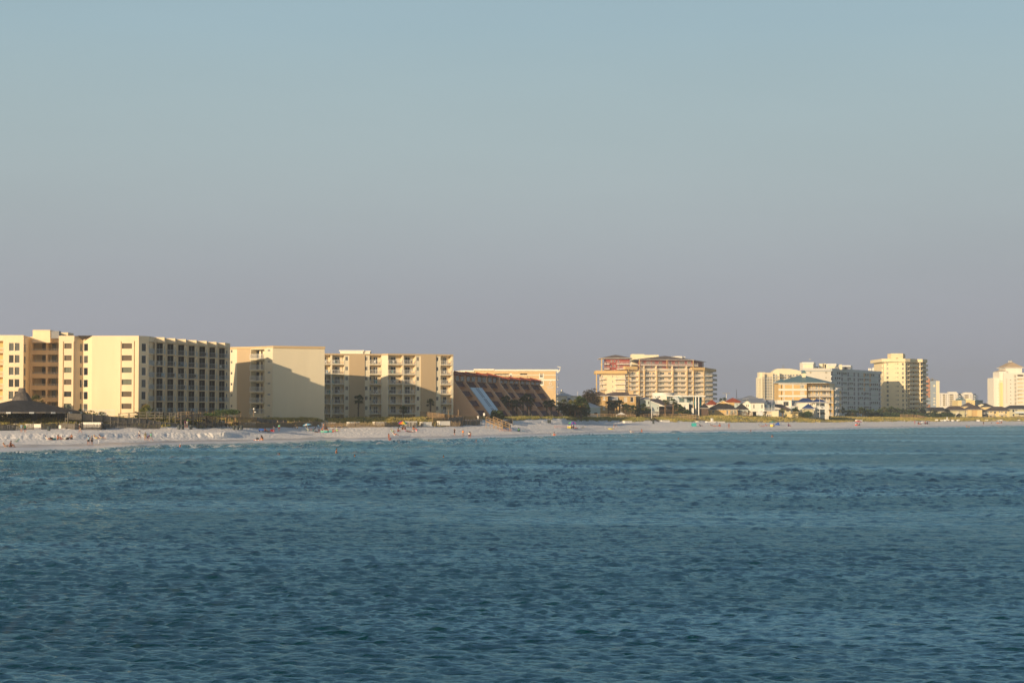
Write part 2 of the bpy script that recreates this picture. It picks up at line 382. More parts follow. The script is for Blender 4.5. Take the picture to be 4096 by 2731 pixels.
def grid_mesh(name, X, Y, Z, attrs=None, mats=(), smooth=True, loc=(0, 0, 0)):
    R, Cn = X.shape; me = bpy.data.meshes.new(name)
    co = np.stack([X - loc[0], Y - loc[1], Z - loc[2]], -1).reshape(-1, 3).astype(np.float32)
    idx = np.arange(R * Cn).reshape(R, Cn)
    q = np.stack([idx[:-1, :-1], idx[:-1, 1:], idx[1:, 1:], idx[1:, :-1]], -1).reshape(-1, 4)
    me.vertices.add(len(co)); me.vertices.foreach_set('co', co.ravel())
    me.loops.add(q.size); me.loops.foreach_set('vertex_index', q.ravel().astype(np.int32))
    me.polygons.add(len(q)); me.polygons.foreach_set('loop_start', (np.arange(len(q)) * 4).astype(np.int32))
    me.polygons.foreach_set('use_smooth', np.ones(len(q), bool))
    for m in mats: me.materials.append(MATS[m])
    me.update(calc_edges=True)
    for k, v in (attrs or {}).items():
        a = me.attributes.new(k, 'FLOAT', 'POINT'); a.data.foreach_set('value', v.ravel().astype(np.float32))
    o = bpy.data.objects.new(name, me); C.objects.link(o); o.location = loc; return o
# sand material: dry sand, damp sand by height above the water, weed line, footprints
def sandmat():
    m, t, b, out = nt('sand'); N = t.nodes.new; L = t.links.new
    tc = N('ShaderNodeTexCoord'); sep = N('ShaderNodeSeparateXYZ'); L(tc.outputs['Object'], sep.inputs[0])
    def noise(sc, det=4, rough=.6, src=None):
        n = N('ShaderNodeTexNoise'); n.inputs['Scale'].default_value = sc; n.inputs['Detail'].default_value = det; n.inputs['Roughness'].default_value = rough
        L((src or tc.outputs['Object']), n.inputs['Vector']); return n.outputs[0]
    def math(op, a, c, clamp=False):
        n = N('ShaderNodeMath'); n.operation = op; n.use_clamp = clamp
        for i, x in enumerate((a, c)):
            if isinstance(x, (int, float)): n.inputs[i].default_value = x
            else: L(x, n.inputs[i])
        return n.outputs[0]
    def mr(x, a, c, d=0, e=1):
        n = N('ShaderNodeMapRange'); n.inputs[1].default_value = a; n.inputs[2].default_value = c; n.inputs[3].default_value = d; n.inputs[4].default_value = e
        L(x, n.inputs[0]); return n.outputs[0]
    def mix(f, a, c):
        n = N('ShaderNodeMix'); n.data_type = 'RGBA'; L(f, n.inputs[0])
        for i, x in ((6, a), (7, c)):
            if isinstance(x, tuple): n.inputs[i].default_value = (*x, 1)
            else: L(x, n.inputs[i])
        return n.outputs[2]
    at = N('ShaderNodeAttribute'); at.attribute_name = 'zone'
    z = sep.outputs[2]; n1 = noise(.12, 3); n2 = noise(.8, 5); n3 = noise(2.5, 4)
    zw = math('ADD', z, math('MULTIPLY', math('SUBTRACT', n1, .5), .5))
    wet = mr(zw, .50, .38)
    dry = mix(mr(n2, .3, .7), (.86, .83, .79), (.97, .94, .91))
    wetc = mix(mr(n2, .3, .7), (.44, .425, .425), (.53, .515, .51))
    c = mix(wet, dry, wetc)
    film = mr(math('ADD', z, math('MULTIPLY', math('SUBTRACT', noise(.10, 4), .5), .55)), .30, .20)
    c = mix(film, c, (.70, .72, .76))
    weed = math('MULTIPLY', mr(math('ABSOLUTE', math('SUBTRACT', zw, .56), 0), .05, .02), mr(noise(.9, 6, .75), .52, .60))
    c = mix(weed, c, (.06, .05, .035))
    olive = math('MULTIPLY', mr(at.outputs['Fac'], 4.25, 4.7), mr(noise(.25, 5), .40, .52))
    veg = N('ShaderNodeAttribute'); veg.attribute_name = 'veg'
    olive = math('MULTIPLY', mr(noise(.5, 5), .36, .5), veg.outputs['Fac'])
    c = mix(olive, c, mix(mr(n3, .35, .65), (.24, .21, .09), (.38, .31, .14)))
    L(c, b.inputs['Base Color']); L(mr(wet, 0, 1, .9, .38), b.inputs['Roughness']); b.inputs['Specular IOR Level'].default_value = .3
    vo = N('ShaderNodeTexVoronoi'); vo.inputs['Scale'].default_value = .9; L(tc.outputs['Object'], vo.inputs['Vector'])
    h = math('ADD', mr(vo.outputs['Distance'], 0, .45), math('MULTIPLY', noise(1.6, 5), 1.2))
    h = math('MULTIPLY', h, mr(zw, .45, .75))
    bp = N('ShaderNodeBump'); bp.inputs['Strength'].default_value = 1.0; bp.inputs['Distance'].default_value = .26
    L(h, bp.inputs['Height']); L(bp.outputs[0], b.inputs['Normal'])
sandmat()
XX = (cols[None, :] - 2048) / FP * GD
zone = np.repeat(np.array(GT)[:, None], len(cols), 1)
g0 = np.interp(cols, [-1500, 0, 900, 1000, 1780, 1850, 2230, 2300, 2450, 2600, 2750, 2900, 9000], [4.45, 4.35, 4.3, 4.15, 4.1, 4.78, 4.8, 4.6, 4.45, 4.25, 4.15, 4.1, 4.1])
veg = np.clip((zone - g0[None, :]) / .12, 0, 1) * (zone < 7)
beach = grid_mesh('beach', XX, GD, GZ, {'zone': zone, 'veg': veg}, ['sand'])
tag(beach, kind='structure')
def col_at(px):
    f = np.interp(px, cols, np.arange(len(cols))); i = int(min(f, len(cols) - 2)); t = f - i
    return GD[:, i] * (1 - t) + GD[:, i + 1] * t, GZ[:, i] * (1 - t) + GZ[:, i + 1] * t
def hit(px, py):   # where a sight line meets the sand
    D, Z = col_at(px); b = np.array([ray(px, py)[1]] * len(D)); zr = H + b * D
    for i in range(2, len(D) - 1):
        a0, a1 = Z[i] - zr[i], Z[i + 1] - zr[i + 1]
        if a0 <= 0 < a1 or (i == 2 and a0 > 0):
            t = 0 if a0 > 0 else a0 / (a0 - a1); d = D[i] * (1 - t) + D[i + 1] * t; return (ray(px, py)[0] * d, d, Z[i] * (1 - t) + Z[i + 1] * t)
    d = D[np.argmin(abs(Z - zr)[3:50]) + 3]; return (ray(px, py)[0] * d, d, float(np.interp(d, D, Z)))
def gz(x, y):
    px = 2048 + FP * x / y; D, Z = col_at(px); return float(np.interp(y, D, Z))
def seapt(px, py, z=0.0):
    a, b = ray(px, py); d = (z - H) / b; return (a * d, d, z)
# ------------------------------------------------------------------ sea
def seamat():
    m, t, b, out = nt('sea'); N = t.nodes.new; L = t.links.new
    tc = N('ShaderNodeTexCoord')
    def mapped(sx, sy, rot=0):
        mp = N('ShaderNodeMapping'); mp.inputs['Scale'].default_value = (sx, sy, 1); mp.inputs['Rotation'].default_value = (0, 0, rot); L(tc.outputs['Object'], mp.inputs[0]); return mp.outputs[0]
    def noise(vec, det=3, rough=.55, dist=0):
        n = N('ShaderNodeTexNoise'); n.inputs['Scale'].default_value = 1; n.inputs['Detail'].default_value = det; n.inputs['Roughness'].default_value = rough; n.inputs['Distortion'].default_value = dist
        L(vec, n.inputs['Vector']); return n.outputs[0]
    def math(op, a, c=0, clamp=False):
        n = N('ShaderNodeMath'); n.operation = op; n.use_clamp = clamp
        for i, x in enumerate((a, c)):
            if isinstance(x, (int, float)): n.inputs[i].default_value = x
            else: L(x, n.inputs[i])
        return n.outputs[0]
    def mr(x, a, c, d=0, e=1):
        n = N('ShaderNodeMapRange'); n.inputs[1].default_value = a; n.inputs[2].default_value = c; n.inputs[3].default_value = d; n.inputs[4].default_value = e
        L(x, n.inputs[0]); return n.outputs[0]
    def mix(f, a, c):
        n = N('ShaderNodeMix'); n.data_type = 'RGBA'; L(f, n.inputs[0])
        for i, x in ((6, a), (7, c)):
            if isinstance(x, tuple): n.inputs[i].default_value = (*x, 1)
            else: L(x, n.inputs[i])
        return n.outputs[2]
    sh = N('ShaderNodeAttribute'); sh.attribute_name = 'shore'; fo = N('ShaderNodeAttribute'); fo.attribute_name = 'foam'
    s = math('ADD', sh.outputs['Fac'], math('MULTIPLY', math('SUBTRACT', noise(mapped(.02, .02), 3), .5), 26))
    deep = mix(mr(noise(mapped(.012, .02), 3), .35, .65), SEA_D1, SEA_D2)
    c = mix(mr(s, 3, 22), SEA_S0, SEA_S1)
    c = mix(mr(s, 18, 120), c, deep)
    foam = math('MULTIPLY', fo.outputs['Fac'], mr(noise(mapped(1.3, .7), 5, .7), .38, .54), True)
    thin = math('MULTIPLY', mr(sh.outputs['Fac'], 19, 6), mr(noise(mapped(.22, .10, .3), 5, .65), .36, .54), True)
    thin = math('MAXIMUM', thin, mr(sh.outputs['Fac'], 5.5, 2.5)); c = mix(math('MULTIPLY', thin, .85), c, (.66, .69, .73))
    c = mix(foam, c, (.80, .80, .78))
    t.nodes.remove(b); df = N('ShaderNodeBsdfDiffuse'); gl = N('ShaderNodeBsdfGlossy'); fr = N('ShaderNodeFresnel'); fr.inputs['IOR'].default_value = 1.333; ms = N('ShaderNodeMixShader')
    L(c, df.inputs['Color']); gl.inputs['Color'].default_value = SEA_TINT
    slick = mr(noise(mapped(.012, .035, .15), 4, .6), .38, .62)
    lod = N('ShaderNodeAttribute'); lod.attribute_name = 'lod'; L(math('MAXIMUM', mr(foam, 0, 1, .1, .7), lod.outputs['Fac']), gl.inputs['Roughness'])
    h = math('ADD', math('MULTIPLY', noise(mapped(1.1, 2.2, .2), 4, .6, .4), .16), math('MULTIPLY', noise(mapped(4.5, 8, -.2), 4, .65), .06))
    h = math('ADD', h, math('MULTIPLY', noise(mapped(.35, .8, -.1), 3, .6, .3), .38))
    h = math('MULTIPLY', h, mr(slick, 0, 1, 1.15, .7))
    bp = N('ShaderNodeBump'); bp.inputs['Strength'].default_value = 1; bp.inputs['Distance'].default_value = SEA_BUMP
    L(h, bp.inputs['Height'])
    for q in (df, gl, fr): L(bp.outputs[0], q.inputs['Normal'])
    streak = mr(noise(mapped(.010, .030, .12), 5, .65), .47, .66, .92, 1.5)
    L(math('MULTIPLY', math('MULTIPLY', math('MINIMUM', math('MULTIPLY', fr.outputs[0], SEA_SPEC), .50), streak), mr(math('MAXIMUM', foam, thin), 0, 1, 1, .12)), ms.inputs[0]); L(df.outputs[0], ms.inputs[1]); L(gl.outputs[0], ms.inputs[2]); L(ms.outputs[0], out.inputs[0])
SEA_D1 = (.001, .020, .033); SEA_D2 = (.002, .030, .043); SEA_S0 = (.09, .21, .19); SEA_S1 = (.013, .085, .078); SEA_BUMP = .75
seamat()
scol = np.concatenate([np.arange(-1500, -300, 60), np.arange(-300, 4400, 6), np.arange(4400, 9001, 80)]).astype(float)
NR = 960
dw = np.interp(scol, wl_px, wl_d)
ytop = HY + H * FP / (dw + 14)
g = np.linspace(0, 1, NR) ** 1.22
SY = ytop[None, :] + (2800 - ytop[None, :]) * g[:, None]
SY = np.concatenate([SY, np.repeat(np.array([3100, 3800, 5000, 8000, 14000.])[:, None], len(scol), 1)], 0)
SD = H * FP / (SY - HY); SX = (scol[None, :] - 2048) / FP * SD
shore = (dw[None, :] - SD) * .44
dstep = np.abs(np.gradient(SD, axis=0)) ; xstep = np.abs(np.gradient(SX, axis=1))
rs = np.random.RandomState(11)
lam = np.geomspace(.34, 15, 62); Zs = np.zeros_like(SD); DX = np.zeros_like(SD); DY = np.zeros_like(SD)
patch = np.clip(1.0 + .75 * (vnoise(SX / 38 + SD / 90, SD / 60, 31) + .6 * vnoise(SX / 12, SD / 20, 32)), .6, 1.35)
lc = np.log(SEA_L0 * (SD / 50) ** .8)
for i, l in enumerate(lam):
    k = 2 * pi / l; th = radians(rs.normal(5, SEA_SPREAD * (1.5 if i % 3 == 0 else .8))); kx, ky = k * sin(th), k * cos(th)
    A = SEA_SLOPE / k * rs.uniform(.7, 1.3) * (1 + .7 * np.clip((SD - 90) / 250, 0, 1))
    w = np.exp(-((np.log(l) - lc) / np.where(np.log(l) > lc, .8, .95)) ** 2 / 2)
    w = w * np.clip((l / (dstep * max(abs(cos(th)), .3)) - 1.1) / 1.2, 0, 1) * np.clip((l / (xstep * max(abs(sin(th)), .2)) - 1.5) / 1.5, 0, 1)
    ph = kx * SX + ky * SD + rs.uniform(0, 2 * pi) + 2.2 * vnoise(SX / (l * 3), SD / (l * 4), 40 + i)
    w = w * patch
    Zs += w * A * np.cos(ph); sn = w * A * np.sin(ph) * .5
    DX -= sn * sin(th); DY -= sn * cos(th)
fade = np.clip(shore / 12, 0.12, 1); fade[-5:] = 0
Zs *= fade
# low swell running onto the beach
sphase = shore + 3.0 * vnoise(SX / 25, SD / 25, 61) * 2 + 1.2 * vnoise(SX / 7, SD / 7, 62)
env = np.clip((shore - .8) / 3, 0, 1) * np.exp(-np.clip(shore, 0, 400) / 30.0)
var = np.clip(.55 + 1.3 * vnoise(SX / 18, SD / 30, 63), .05, 1.2)
cr = (.5 + .5 * np.cos(2 * pi * sphase / 8.5)) ** 2.6
Zs += .36 * env * var * cr
Zs += -.05 * np.clip((3 - shore) / 3, 0, 1)
foam = np.clip((cr - .62) * 3.2, 0, 1) * env * np.clip((vnoise(SX / 9, SD / 16, 64) + .16) * 5, 0, 1) * 2.0
foam = np.clip(foam + np.clip(1.3 - np.abs(shore - 2.6) / 2.2, 0, 1) * np.clip(.7 + 2 * vnoise(SX / 10, SD / 10, 65), 0, 1), 0, 1)
foam[-5:] = 0
sea = grid_mesh('sea', SX + DX * (np.abs(dstep) < 3), SD + DY * (dstep < 3), Zs, {'shore': shore, 'foam': foam, 'lod': np.clip(.06 + SD / 3500, .06, .2)}, ['sea'])
tag(sea, kind='structure')
pm = MB(); pm.face([(-9000, -9000, -.7), (30000, -9000, -.7), (30000, 22000, -.7), (-9000, 22000, -.7)], 'sea')
o = part('sea_base', pm); tag(o, kind='structure')
a_ = o.data.attributes.new('shore', 'FLOAT', 'POINT'); a_.data.foreach_set('value', np.full(4, 300., np.float32))
o.name = 'sea_floor_water'
# ------------------------------------------------------------------ light, sky, air, camera
SUN_AZ, SUN_EL = 36.0, 12.8
W = bpy.data.worlds.new('World'); bpy.context.scene.world = W; W.use_nodes = True; t = W.node_tree; t.nodes.clear()
sky = t.nodes.new('ShaderNodeTexSky'); sky.sky_type = 'NISHITA'; sky.sun_disc = False
sky.sun_elevation = radians(SUN_EL); sky.sun_rotation = radians(180 + SUN_AZ); sky.air_density = SKY_AIR; sky.dust_density = SKY_DUST; sky.ozone_density = SKY_OZONE
bg = t.nodes.new('ShaderNodeBackground'); bg.inputs[1].default_value = SKY_STR; wo = t.nodes.new('ShaderNodeOutputWorld')
t.links.new(bg.outputs[0], wo.inputs[0])
hs = t.nodes.new('ShaderNodeHueSaturation'); hs.inputs['Saturation'].default_value = SKY_SAT; hs.inputs['Hue'].default_value = SKY_HUE
t.links.new(sky.outputs[0], hs.inputs['Color'])
# low sea haze opposite the sun: a band that is densest at the horizon and thins upwards
tc = t.nodes.new('ShaderNodeTexCoord'); sp = t.nodes.new('ShaderNodeSeparateXYZ'); t.links.new(tc.outputs['Generated'], sp.inputs[0])
rp = t.nodes.new('ShaderNodeValToRGB'); t.links.new(sp.outputs[2], rp.inputs[0]); el = rp.color_ramp.elements
rp.color_ramp.interpolation = 'B_SPLINE'
stops = SKY_STOPS
el[0].position = stops[0][0]; el[0].color = (*stops[0][1], 1); el[1].position = stops[-1][0]; el[1].color = (*stops[-1][1], 1)
for p_, c_ in stops[1:-1]: e_ = el.new(p_); e_.color = (*c_, 1)
fz = t.nodes.new('ShaderNodeMapRange'); fz.interpolation_type = 'SMOOTHSTEP'; fz.inputs[1].default_value = .5; fz.inputs[2].default_value = .05; fz.inputs[3].default_value = 0; fz.inputs[4].default_value = SKY_MIX; t.links.new(sp.outputs[2], fz.inputs[0])
fy = t.nodes.new('ShaderNodeMapRange'); fy.interpolation_type = 'SMOOTHSTEP'; fy.inputs[1].default_value = -.6; fy.inputs[2].default_value = .5; t.links.new(sp.outputs[1], fy.inputs[0])
mu = t.nodes.new('ShaderNodeMath'); mu.operation = 'MULTIPLY'; t.links.new(fz.outputs[0], mu.inputs[0]); t.links.new(fy.outputs[0], mu.inputs[1])
mx = t.nodes.new('ShaderNodeMix'); mx.data_type = 'RGBA'; t.links.new(mu.outputs[0], mx.inputs[0]); t.links.new(hs.outputs[0], mx.inputs[6]); vs = t.nodes.new('ShaderNodeVectorMath'); vs.operation = 'SCALE'; nz = t.nodes.new('ShaderNodeTexNoise'); mpn = t.nodes.new('ShaderNodeMapping'); mpn.inputs['Scale'].default_value = (3, 3, 14); t.links.new(tc.outputs['Generated'], mpn.inputs[0]); t.links.new(mpn.outputs[0], nz.inputs['Vector']); nz.inputs['Scale'].default_value = 1.0; nz.inputs['Detail'].default_value = 5
mn = t.nodes.new('ShaderNodeMapRange'); mn.inputs[1].default_value = .3; mn.inputs[2].default_value = .7; mn.inputs[3].default_value = .965 / SKY_STR; mn.inputs[4].default_value = 1.035 / SKY_STR; t.links.new(nz.outputs[0], mn.inputs[0]); t.links.new(mn.outputs[0], vs.inputs['Scale']); t.links.new(rp.outputs[0], vs.inputs[0]); t.links.new(vs.outputs[0], mx.inputs[7]); t.links.new(mx.outputs[2], bg.inputs[0])
ld = bpy.data.lights.new('sun', 'SUN'); ld.energy = SUN_STR; ld.angle = radians(.5); ld.color = SUN_COL
lo = bpy.data.objects.new('sun', ld); C.objects.link(lo); lo.rotation_euler = (radians(90 - SUN_EL), 0, radians(-SUN_AZ)); lo.location = (-60, -60, 60)
cam = bpy.data.cameras.new('camera'); co = bpy.data.objects.new('camera', cam); C.objects.link(co); bpy.context.scene.camera = co
co.location = (0, 0, H); co.rotation_euler = (pi / 2 + TILT, 0, 0); cam.sensor_width = 36; cam.lens = FP * 36 / 4096; cam.clip_start = .5; cam.clip_end = 60000
sc = bpy.context.scene; sc.view_settings.view_transform = 'Standard'; sc.view_settings.look = 'None'; sc.view_settings.gamma = 1; sc.view_settings.exposure = EXPO
if HAZE > 0:
    m = bpy.data.materials.new('haze_air'); m.use_nodes = True; t = m.node_tree; t.nodes.clear(); out = t.nodes.new('ShaderNodeOutputMaterial')
    v = t.nodes.new('ShaderNodeVolumePrincipled'); v.inputs['Color'].default_value = (.80, .88, .97, 1); v.inputs['Density'].default_value = HAZE; v.inputs['Anisotropy'].default_value = .2
    t.links.new(v.outputs[0], out.inputs['Volume']); MATS['haze_air'] = m
    hb = MB(); hb.prism([(-1900, -60), (2600, -60), (2600, 3400), (-1900, 3400)], -4.5, 75, 'haze_air')
    o = part('haze', hb); tag(o, kind='stuff')
# ------------------------------------------------------------------ buildings
GL = ['glass', 'glass', 'glass_grey', 'glass_brown', 'glass_green']
rng = random.Random(5)
def bthing(label, px, d, cat='building', name='apartment_building', group=None):
    x, y = XY(px, d); return thing(name, label, cat, (x, y, 4.6), 0, group)
def grid(par, fr, V, xs, y0, y1, dy, n, ops=None, r=.12, nu=2, nz=1, fm='white', gms=None, simple=False, name='window', t=.07, skip=(), back='door_shade_dark'):
    """rows of windows: columns measured in view V, first row y0..y1, then every dy below"""
    x0, x1 = xs[0]; a, b, zb, zt = fr.rect(V, x0, y0, x1, y1); pitch = (zt - zb) * dy / (y1 - y0); out = []
    for ci, (x0, x1) in enumerate(xs):
        u0, u1 = fr.U(zx(V, x0)), fr.U(zx(V, x1))
        for k in range(n):
            if (ci, k) in skip: continue
            za, zc = zb - k * pitch, zt - k * pitch
            if ops is not None: ops.append((u0, u1, za, zc, r, back))
            window(par, fr, u0, u1, za, zc, r if ops is not None else -.02, nu, nz, fm, rng.choice(gms or GL), simple, name, t)
            out.append((u0, u1, za, zc))
    return out
def part_rail(par, p0, p1, h=1.05, m='rail_white', sp=.14, name='balcony_railing', t=.022):
    mb = MB(); rail(mb, p0, p1, h, m, sp, t); return part(name, mb, par)
def back(fr, depth):   # ccw plan behind a frontal facade
    return [tuple(fr.A), tuple(fr.B), tuple(fr.B - fr.n * depth), tuple(fr.A - fr.n * depth)]
def chairs_at(fr, u, w, z, kind):
    CH.append((fr.pt(u, w, z), kind, math.atan2(fr.n[1], fr.n[0]) + rng.uniform(-.8, .8)))
CH = []
# ---------- 1. big cream condominium on the left
def condo_one():
    b = bthing('long cream six-storey condominium with sawtooth balcony side and brown tiled notch in its roofline', 300, 456)
    b.name = 'condominium'
    zb = 3.6; W_ = MB()
    # left wing
    f = Fr(XY(-150, 453), XY(92, 453)); ops = []
    ztop = f.Z(80, zy(VA, 115))
    grid(b, f, VA, [(97, 152), (163, 219)], 203, 295, 137.3, 5, ops, nz=1, nu=1, r=.25, gms=['glass', 'glass', 'glass_grey'])
    for k in range(5):
        u0, u1, z0, z1 = f.rect(VA, -20, 180 + 137.3 * k, 30, 310 + 137.3 * k); u0 = max(u0, f.L * .35)
        ops.append((f.L * .45, u1, z0, z1, 1.6, 'ochre_pale')); part_rail(b, f.pt(f.L * .45, .03, z0), f.pt(u1, .03, z0), 1.05)
    sd = [tuple(f.A), tuple(f.B), XY(117.5, 465.2), (f.A[0], 480)]
    f2 = Fr(sd[1], sd[2]); ops2 = []
    grid(b, f2, VA, [(270, 288)], 216, 305, 135.5, 4, ops2, nu=1, r=.2)
    body(W_, sd, zb, ztop, 'cream', {0: ops, 1: ops2})
    # recess with open galleries
    g = Fr(XY(117.5, 465), XY(262, 465)); ops = []; zt = g.Z(200, zy(VA, 133))
    ga = MB()
    for k in range(6):
        for (x0, x1) in ((363, 517), (539, 700)):
            u0, u1, z0, z1 = g.rect(VA, x0, 202 + 134.3 * k, x1, 287 + 134.3 * k)
            ops.append((u0, u1, z0, z1, 2.4, 'sand_wall'))
            r_ = MB(); r_.box(g, u0, u1, -.12, -.04, z0 + .12, z0 + .2, 'rail_white'); r_.box(g, u0, u1, -.12, -.04, z0 + .34, z0 + .4, 'rail_white')
            for q in range(5): uu = u0 + (u1 - u0) * q / 4; r_.box(g, uu - .03, uu + .03, -.11, -.05, z0, z0 + .36, 'rail_white')
            part('gallery_railing', r_, b)
            d_ = MB(); um = u0 + (u1 - u0) * (.72 if x0 < 500 else .3); d_.box(g, um - .5, um + .5, -2.395, -2.33, z0 - .0, z1 - .15, 'glass_grey'); part('door', d_, b)
    body(W_, [tuple(g.A), tuple(g.B), (g.B[0], 482), (g.A[0], 482)], zb, zt, 'cream', {0: ops})
    # main block
    p = [XY(233, 455), XY(295, 455), XY(330, 457.3), XY(366.5, 455), XY(553.5, 455), XY(594, 457.5)]
    E0 = Fr(p[0], p[1]); E1 = Fr(p[1], p[2]); E2 = Fr(p[2], p[3]); E3 = Fr(p[3], p[4]); E4 = Fr(p[4], p[5])
    o0, o1, o2, o3, o4 = [], [], [], [], []
    Z = lambda y: E3.Z(400, zy(VA, y))
    zt = Z(122); z1g, z0g = Z(188), Z(1010)
    grid(b, E0, VA, [(728, 812)], 208, 268, 137, 6, o0, nu=2, r=.35, fm='glass_brown', t=.05, gms=['glass_green', 'glass_brown', 'glass'])
    grid(b, E1, VA, [(911, 930)], 209, 299, 137, 6, o1, nu=1, r=.15)
    grid(b, E2, VA, [(948, 998)], 209, 299, 137, 6, o2, nu=1, nz=1, r=.15, gms=['glass', 'glass_grey'])
    grid(b, E3, VB, [(103, 217)], 208, 268, 137, 6, o3, nu=2, r=.35, fm='glass_brown', t=.05, gms=['glass_green', 'glass_brown', 'glass', 'glass_green'])
    grid(b, E4, VB, [(330, 382)], 208, 300, 137, 6, o4, nu=1, r=.15, gms=['glass', 'glass_grey', 'glass_brown'])
    def groove(fr, V, x0, x1, lst, r=.45, za=None, zb_=None): lst.append((fr.U(zx(V, x0)), fr.U(zx(V, x1)), zb_ or z0g, za or z1g, r))
    groove(E0, VA, 712, 724, o0); groove(E0, VA, 834, 841, o0)
    groove(E3, VB, 90, 99, o3); groove(E3, VB, 240, 250, o3, .5, zt - .4)
    # sawtooth side
    aK = [zx(VB, x) for x in (480, 604, 727, 848, 970, 1085, 1197)]
    O = [p[5]]; faces = []
    for k, ax in enumerate(aK):
        d = 464 + 6.15 * k; A = XY(ax, d); nx = aK[k + 1] - 5.7 if k < 6 else zx(VB, 1280); Bp = XY(nx, d)
        O += [A, Bp]; faces.append((A, Bp))
    O.append(XY(zx(VB, 1338), 506))
    back_pts = [(O[-1][0] - 13, 508), (-108, 478)]
    inner = [(O[0][0] - 1.2, O[0][1] + .6)]
    for A, Bp in faces: inner += [(A[0] + .0, A[1] + 2.0), (A[0] + 1.5, A[1] + 2.0)]
    inner += [(O[-1][0] - .3, O[-1][1] - 1.8)]
    edges = p[:5] + [p[5]] + inner + [O[-1]] + back_pts
    ops = {0: o0, 1: o1, 2: o2, 3: o3, 4: o4}
    floors = [20.0 - 2.745 * k for k in range(6)]
    base = 6
    for k in range(7):   # small windows on the inner return walls, dark doors with the recess shade painted in on the inner frontal walls
        i_ret = base + 2 * k; fr = Fr(edges[i_ret], edges[i_ret + 1])
        i_fr = i_ret + 1; ff = Fr(edges[i_fr], edges[i_fr + 1])
        lo, ldr = [], []
        for z in floors:
            lo.append((fr.L * .30, fr.L * .42, z + 1.0, z + 2.0, .1, 'door_shade_dark')); window(b, fr, fr.L * .30, fr.L * .42, z + 1.0, z + 2.0, .1, 1, 1, 'rail_grey', 'glass', True)
            ldr.append((ff.L * .06, ff.L * .97, z + .02, z + 2.5, .5, 'door_shade_dark', 'brown_wood'))
            dm = MB(); dm.box(ff, ff.L * .1, ff.L * .7, -.49, -.44, z + .06, z + 2.3, 'door_shade_dark'); dm.box(ff, ff.L * .4, ff.L * .43, -.44, -.40, z + .06, z + 2.28, 'rail_grey'); part('sliding_door', dm, b)
        ops[i_ret] = lo; ops[i_fr] = ldr
    i_last = base + 14; fr = Fr(edges[i_last], edges[i_last + 1]); lo = []
    for z in floors:
        lo.append((fr.L * .42, fr.L * .88, z + .35, z + 2.05, .15, 'door_shade_dark')); window(b, fr, fr.L * .42, fr.L * .88, z + .35, z + 2.05, .15, 2, 1, 'rail_grey', 'glass')
    ops[i_last] = lo
    body(W_, edges, zb, 22.65, 'cream', ops)
    # everything above the top ceiling: parapet on the outer outline
    outer = p[:5] + O + back_pts
    zpar = 22.66; par = MB()
    par.prism(outer, zpar, zt, 'cream')
    for fr, ol in ((E0, o0), (E1, o1), (E2, o2), (E3, o3), (E4, o4)): pass
    part('roof_parapet', par, b)
    part('wall', W_, b)
    tw = MB(); q0, q1, q2 = E0.pt(E0.U(zx(VA, 885)), .06, zt + .03), E3.pt(E3.U(zx(VA, 1045)) if False else 0, .06, zt + .03), None
    a_ = P(zx(VA, 885), zy(VA, 120), 454.7); b_ = P(zx(VA, 1045), zy(VA, 120), 454.7); c_ = P(zx(VA, 940), zy(VA, 176), 456.6)
    tw.face([c_, b_, a_], 'shingle_brown'); tw.face([(a_[0], a_[1] + 3.5, a_[2]), (b_[0], b_[1] + 3.5, b_[2]), b_, a_][::-1], 'shingle_brown'); part('roof_tiles', tw, b)
    # floor slabs, fins and railings of the sawtooth side
    for z in floors:
        sl = MB(); poly = O + [(O[-1][0] - 4, O[-1][1] + .2), (O[0][0] - 6, O[0][1] + .4)]
        sl.prism(poly, z - .22, z - .005, 'cream'); part('floor_slab', sl, b)
        for k in range(7):
            A, Bp = faces[k]; nxt = faces[k + 1][0] if k < 6 else (O[-1][0] + .0, O[-1][1] - 2.2)
            m_ = MB(); rail(m_, (A[0] + .2, A[1] + .08, z), (Bp[0] - .04, Bp[1] + .08, z), 1.1, 'rail_grey', .13); 
            rail(m_, (Bp[0] - .05, Bp[1] + .1, z), (nxt[0] - .05, nxt[1] - .1, z), 1.1, 'rail_grey', .13); part('balcony_railing', m_, b)
            if rng.random() < .8: CH.append(((A[0] + .7, A[1] + .9, z), rng.choice('wbbbt'), rng.uniform(0, 6)))
            if rng.random() < .6: CH.append(((A[0] + 1.6, A[1] + 1.2, z), rng.choice('wbbbt'), rng.uniform(0, 6)))
        m_ = MB(); rail(m_, (O[0][0] - .05, O[0][1] + .1, z), (O[1][0] - .05, O[1][1] - .1, z), 1.1, 'rail_grey', .13); part('balcony_railing', m_, b)
    for k in range(7):
        A = faces[k][0]; fm_ = MB(); fm_.prism([(A[0] - .05, A[1] - .2), (A[0] + .28, A[1] - .2), (A[0] + .28, A[1] + .22), (A[0] - .05, A[1] + .22)], zb, 22.655, 'cream'); part('fin_column', fm_, b)
        f3 = MB(); f3.prism([(A[0] - .04, A[1] + .23), (A[0] + .1, A[1] + .23), (A[0] + .1, A[1] + 1.98), (A[0] - .04, A[1] + 1.98)], zb, 22.65, 'cream'); part('partition', f3, b)
    bs = MB(); bs.prism([(x, y) for x, y in O] + [(O[-1][0] - 5, O[-1][1] + .2), (O[0][0] - 6, O[0][1] + .4)], zb, 5.75, 'cream'); part('plinth', bs, b)
    # rooftop boxes
    ph = MB(); f = Fr(XY(zx(VA, 366), 462), XY(zx(VA, 566), 462)); z1 = f.Z(160, zy(VA, 57))
    body(ph, back(f, 7), 22.5, z1, 'cream'); f.box if False else None
    ph.box(f, .0, f.L, .0, .12, z1 - .25, z1 + .02, 'cream')
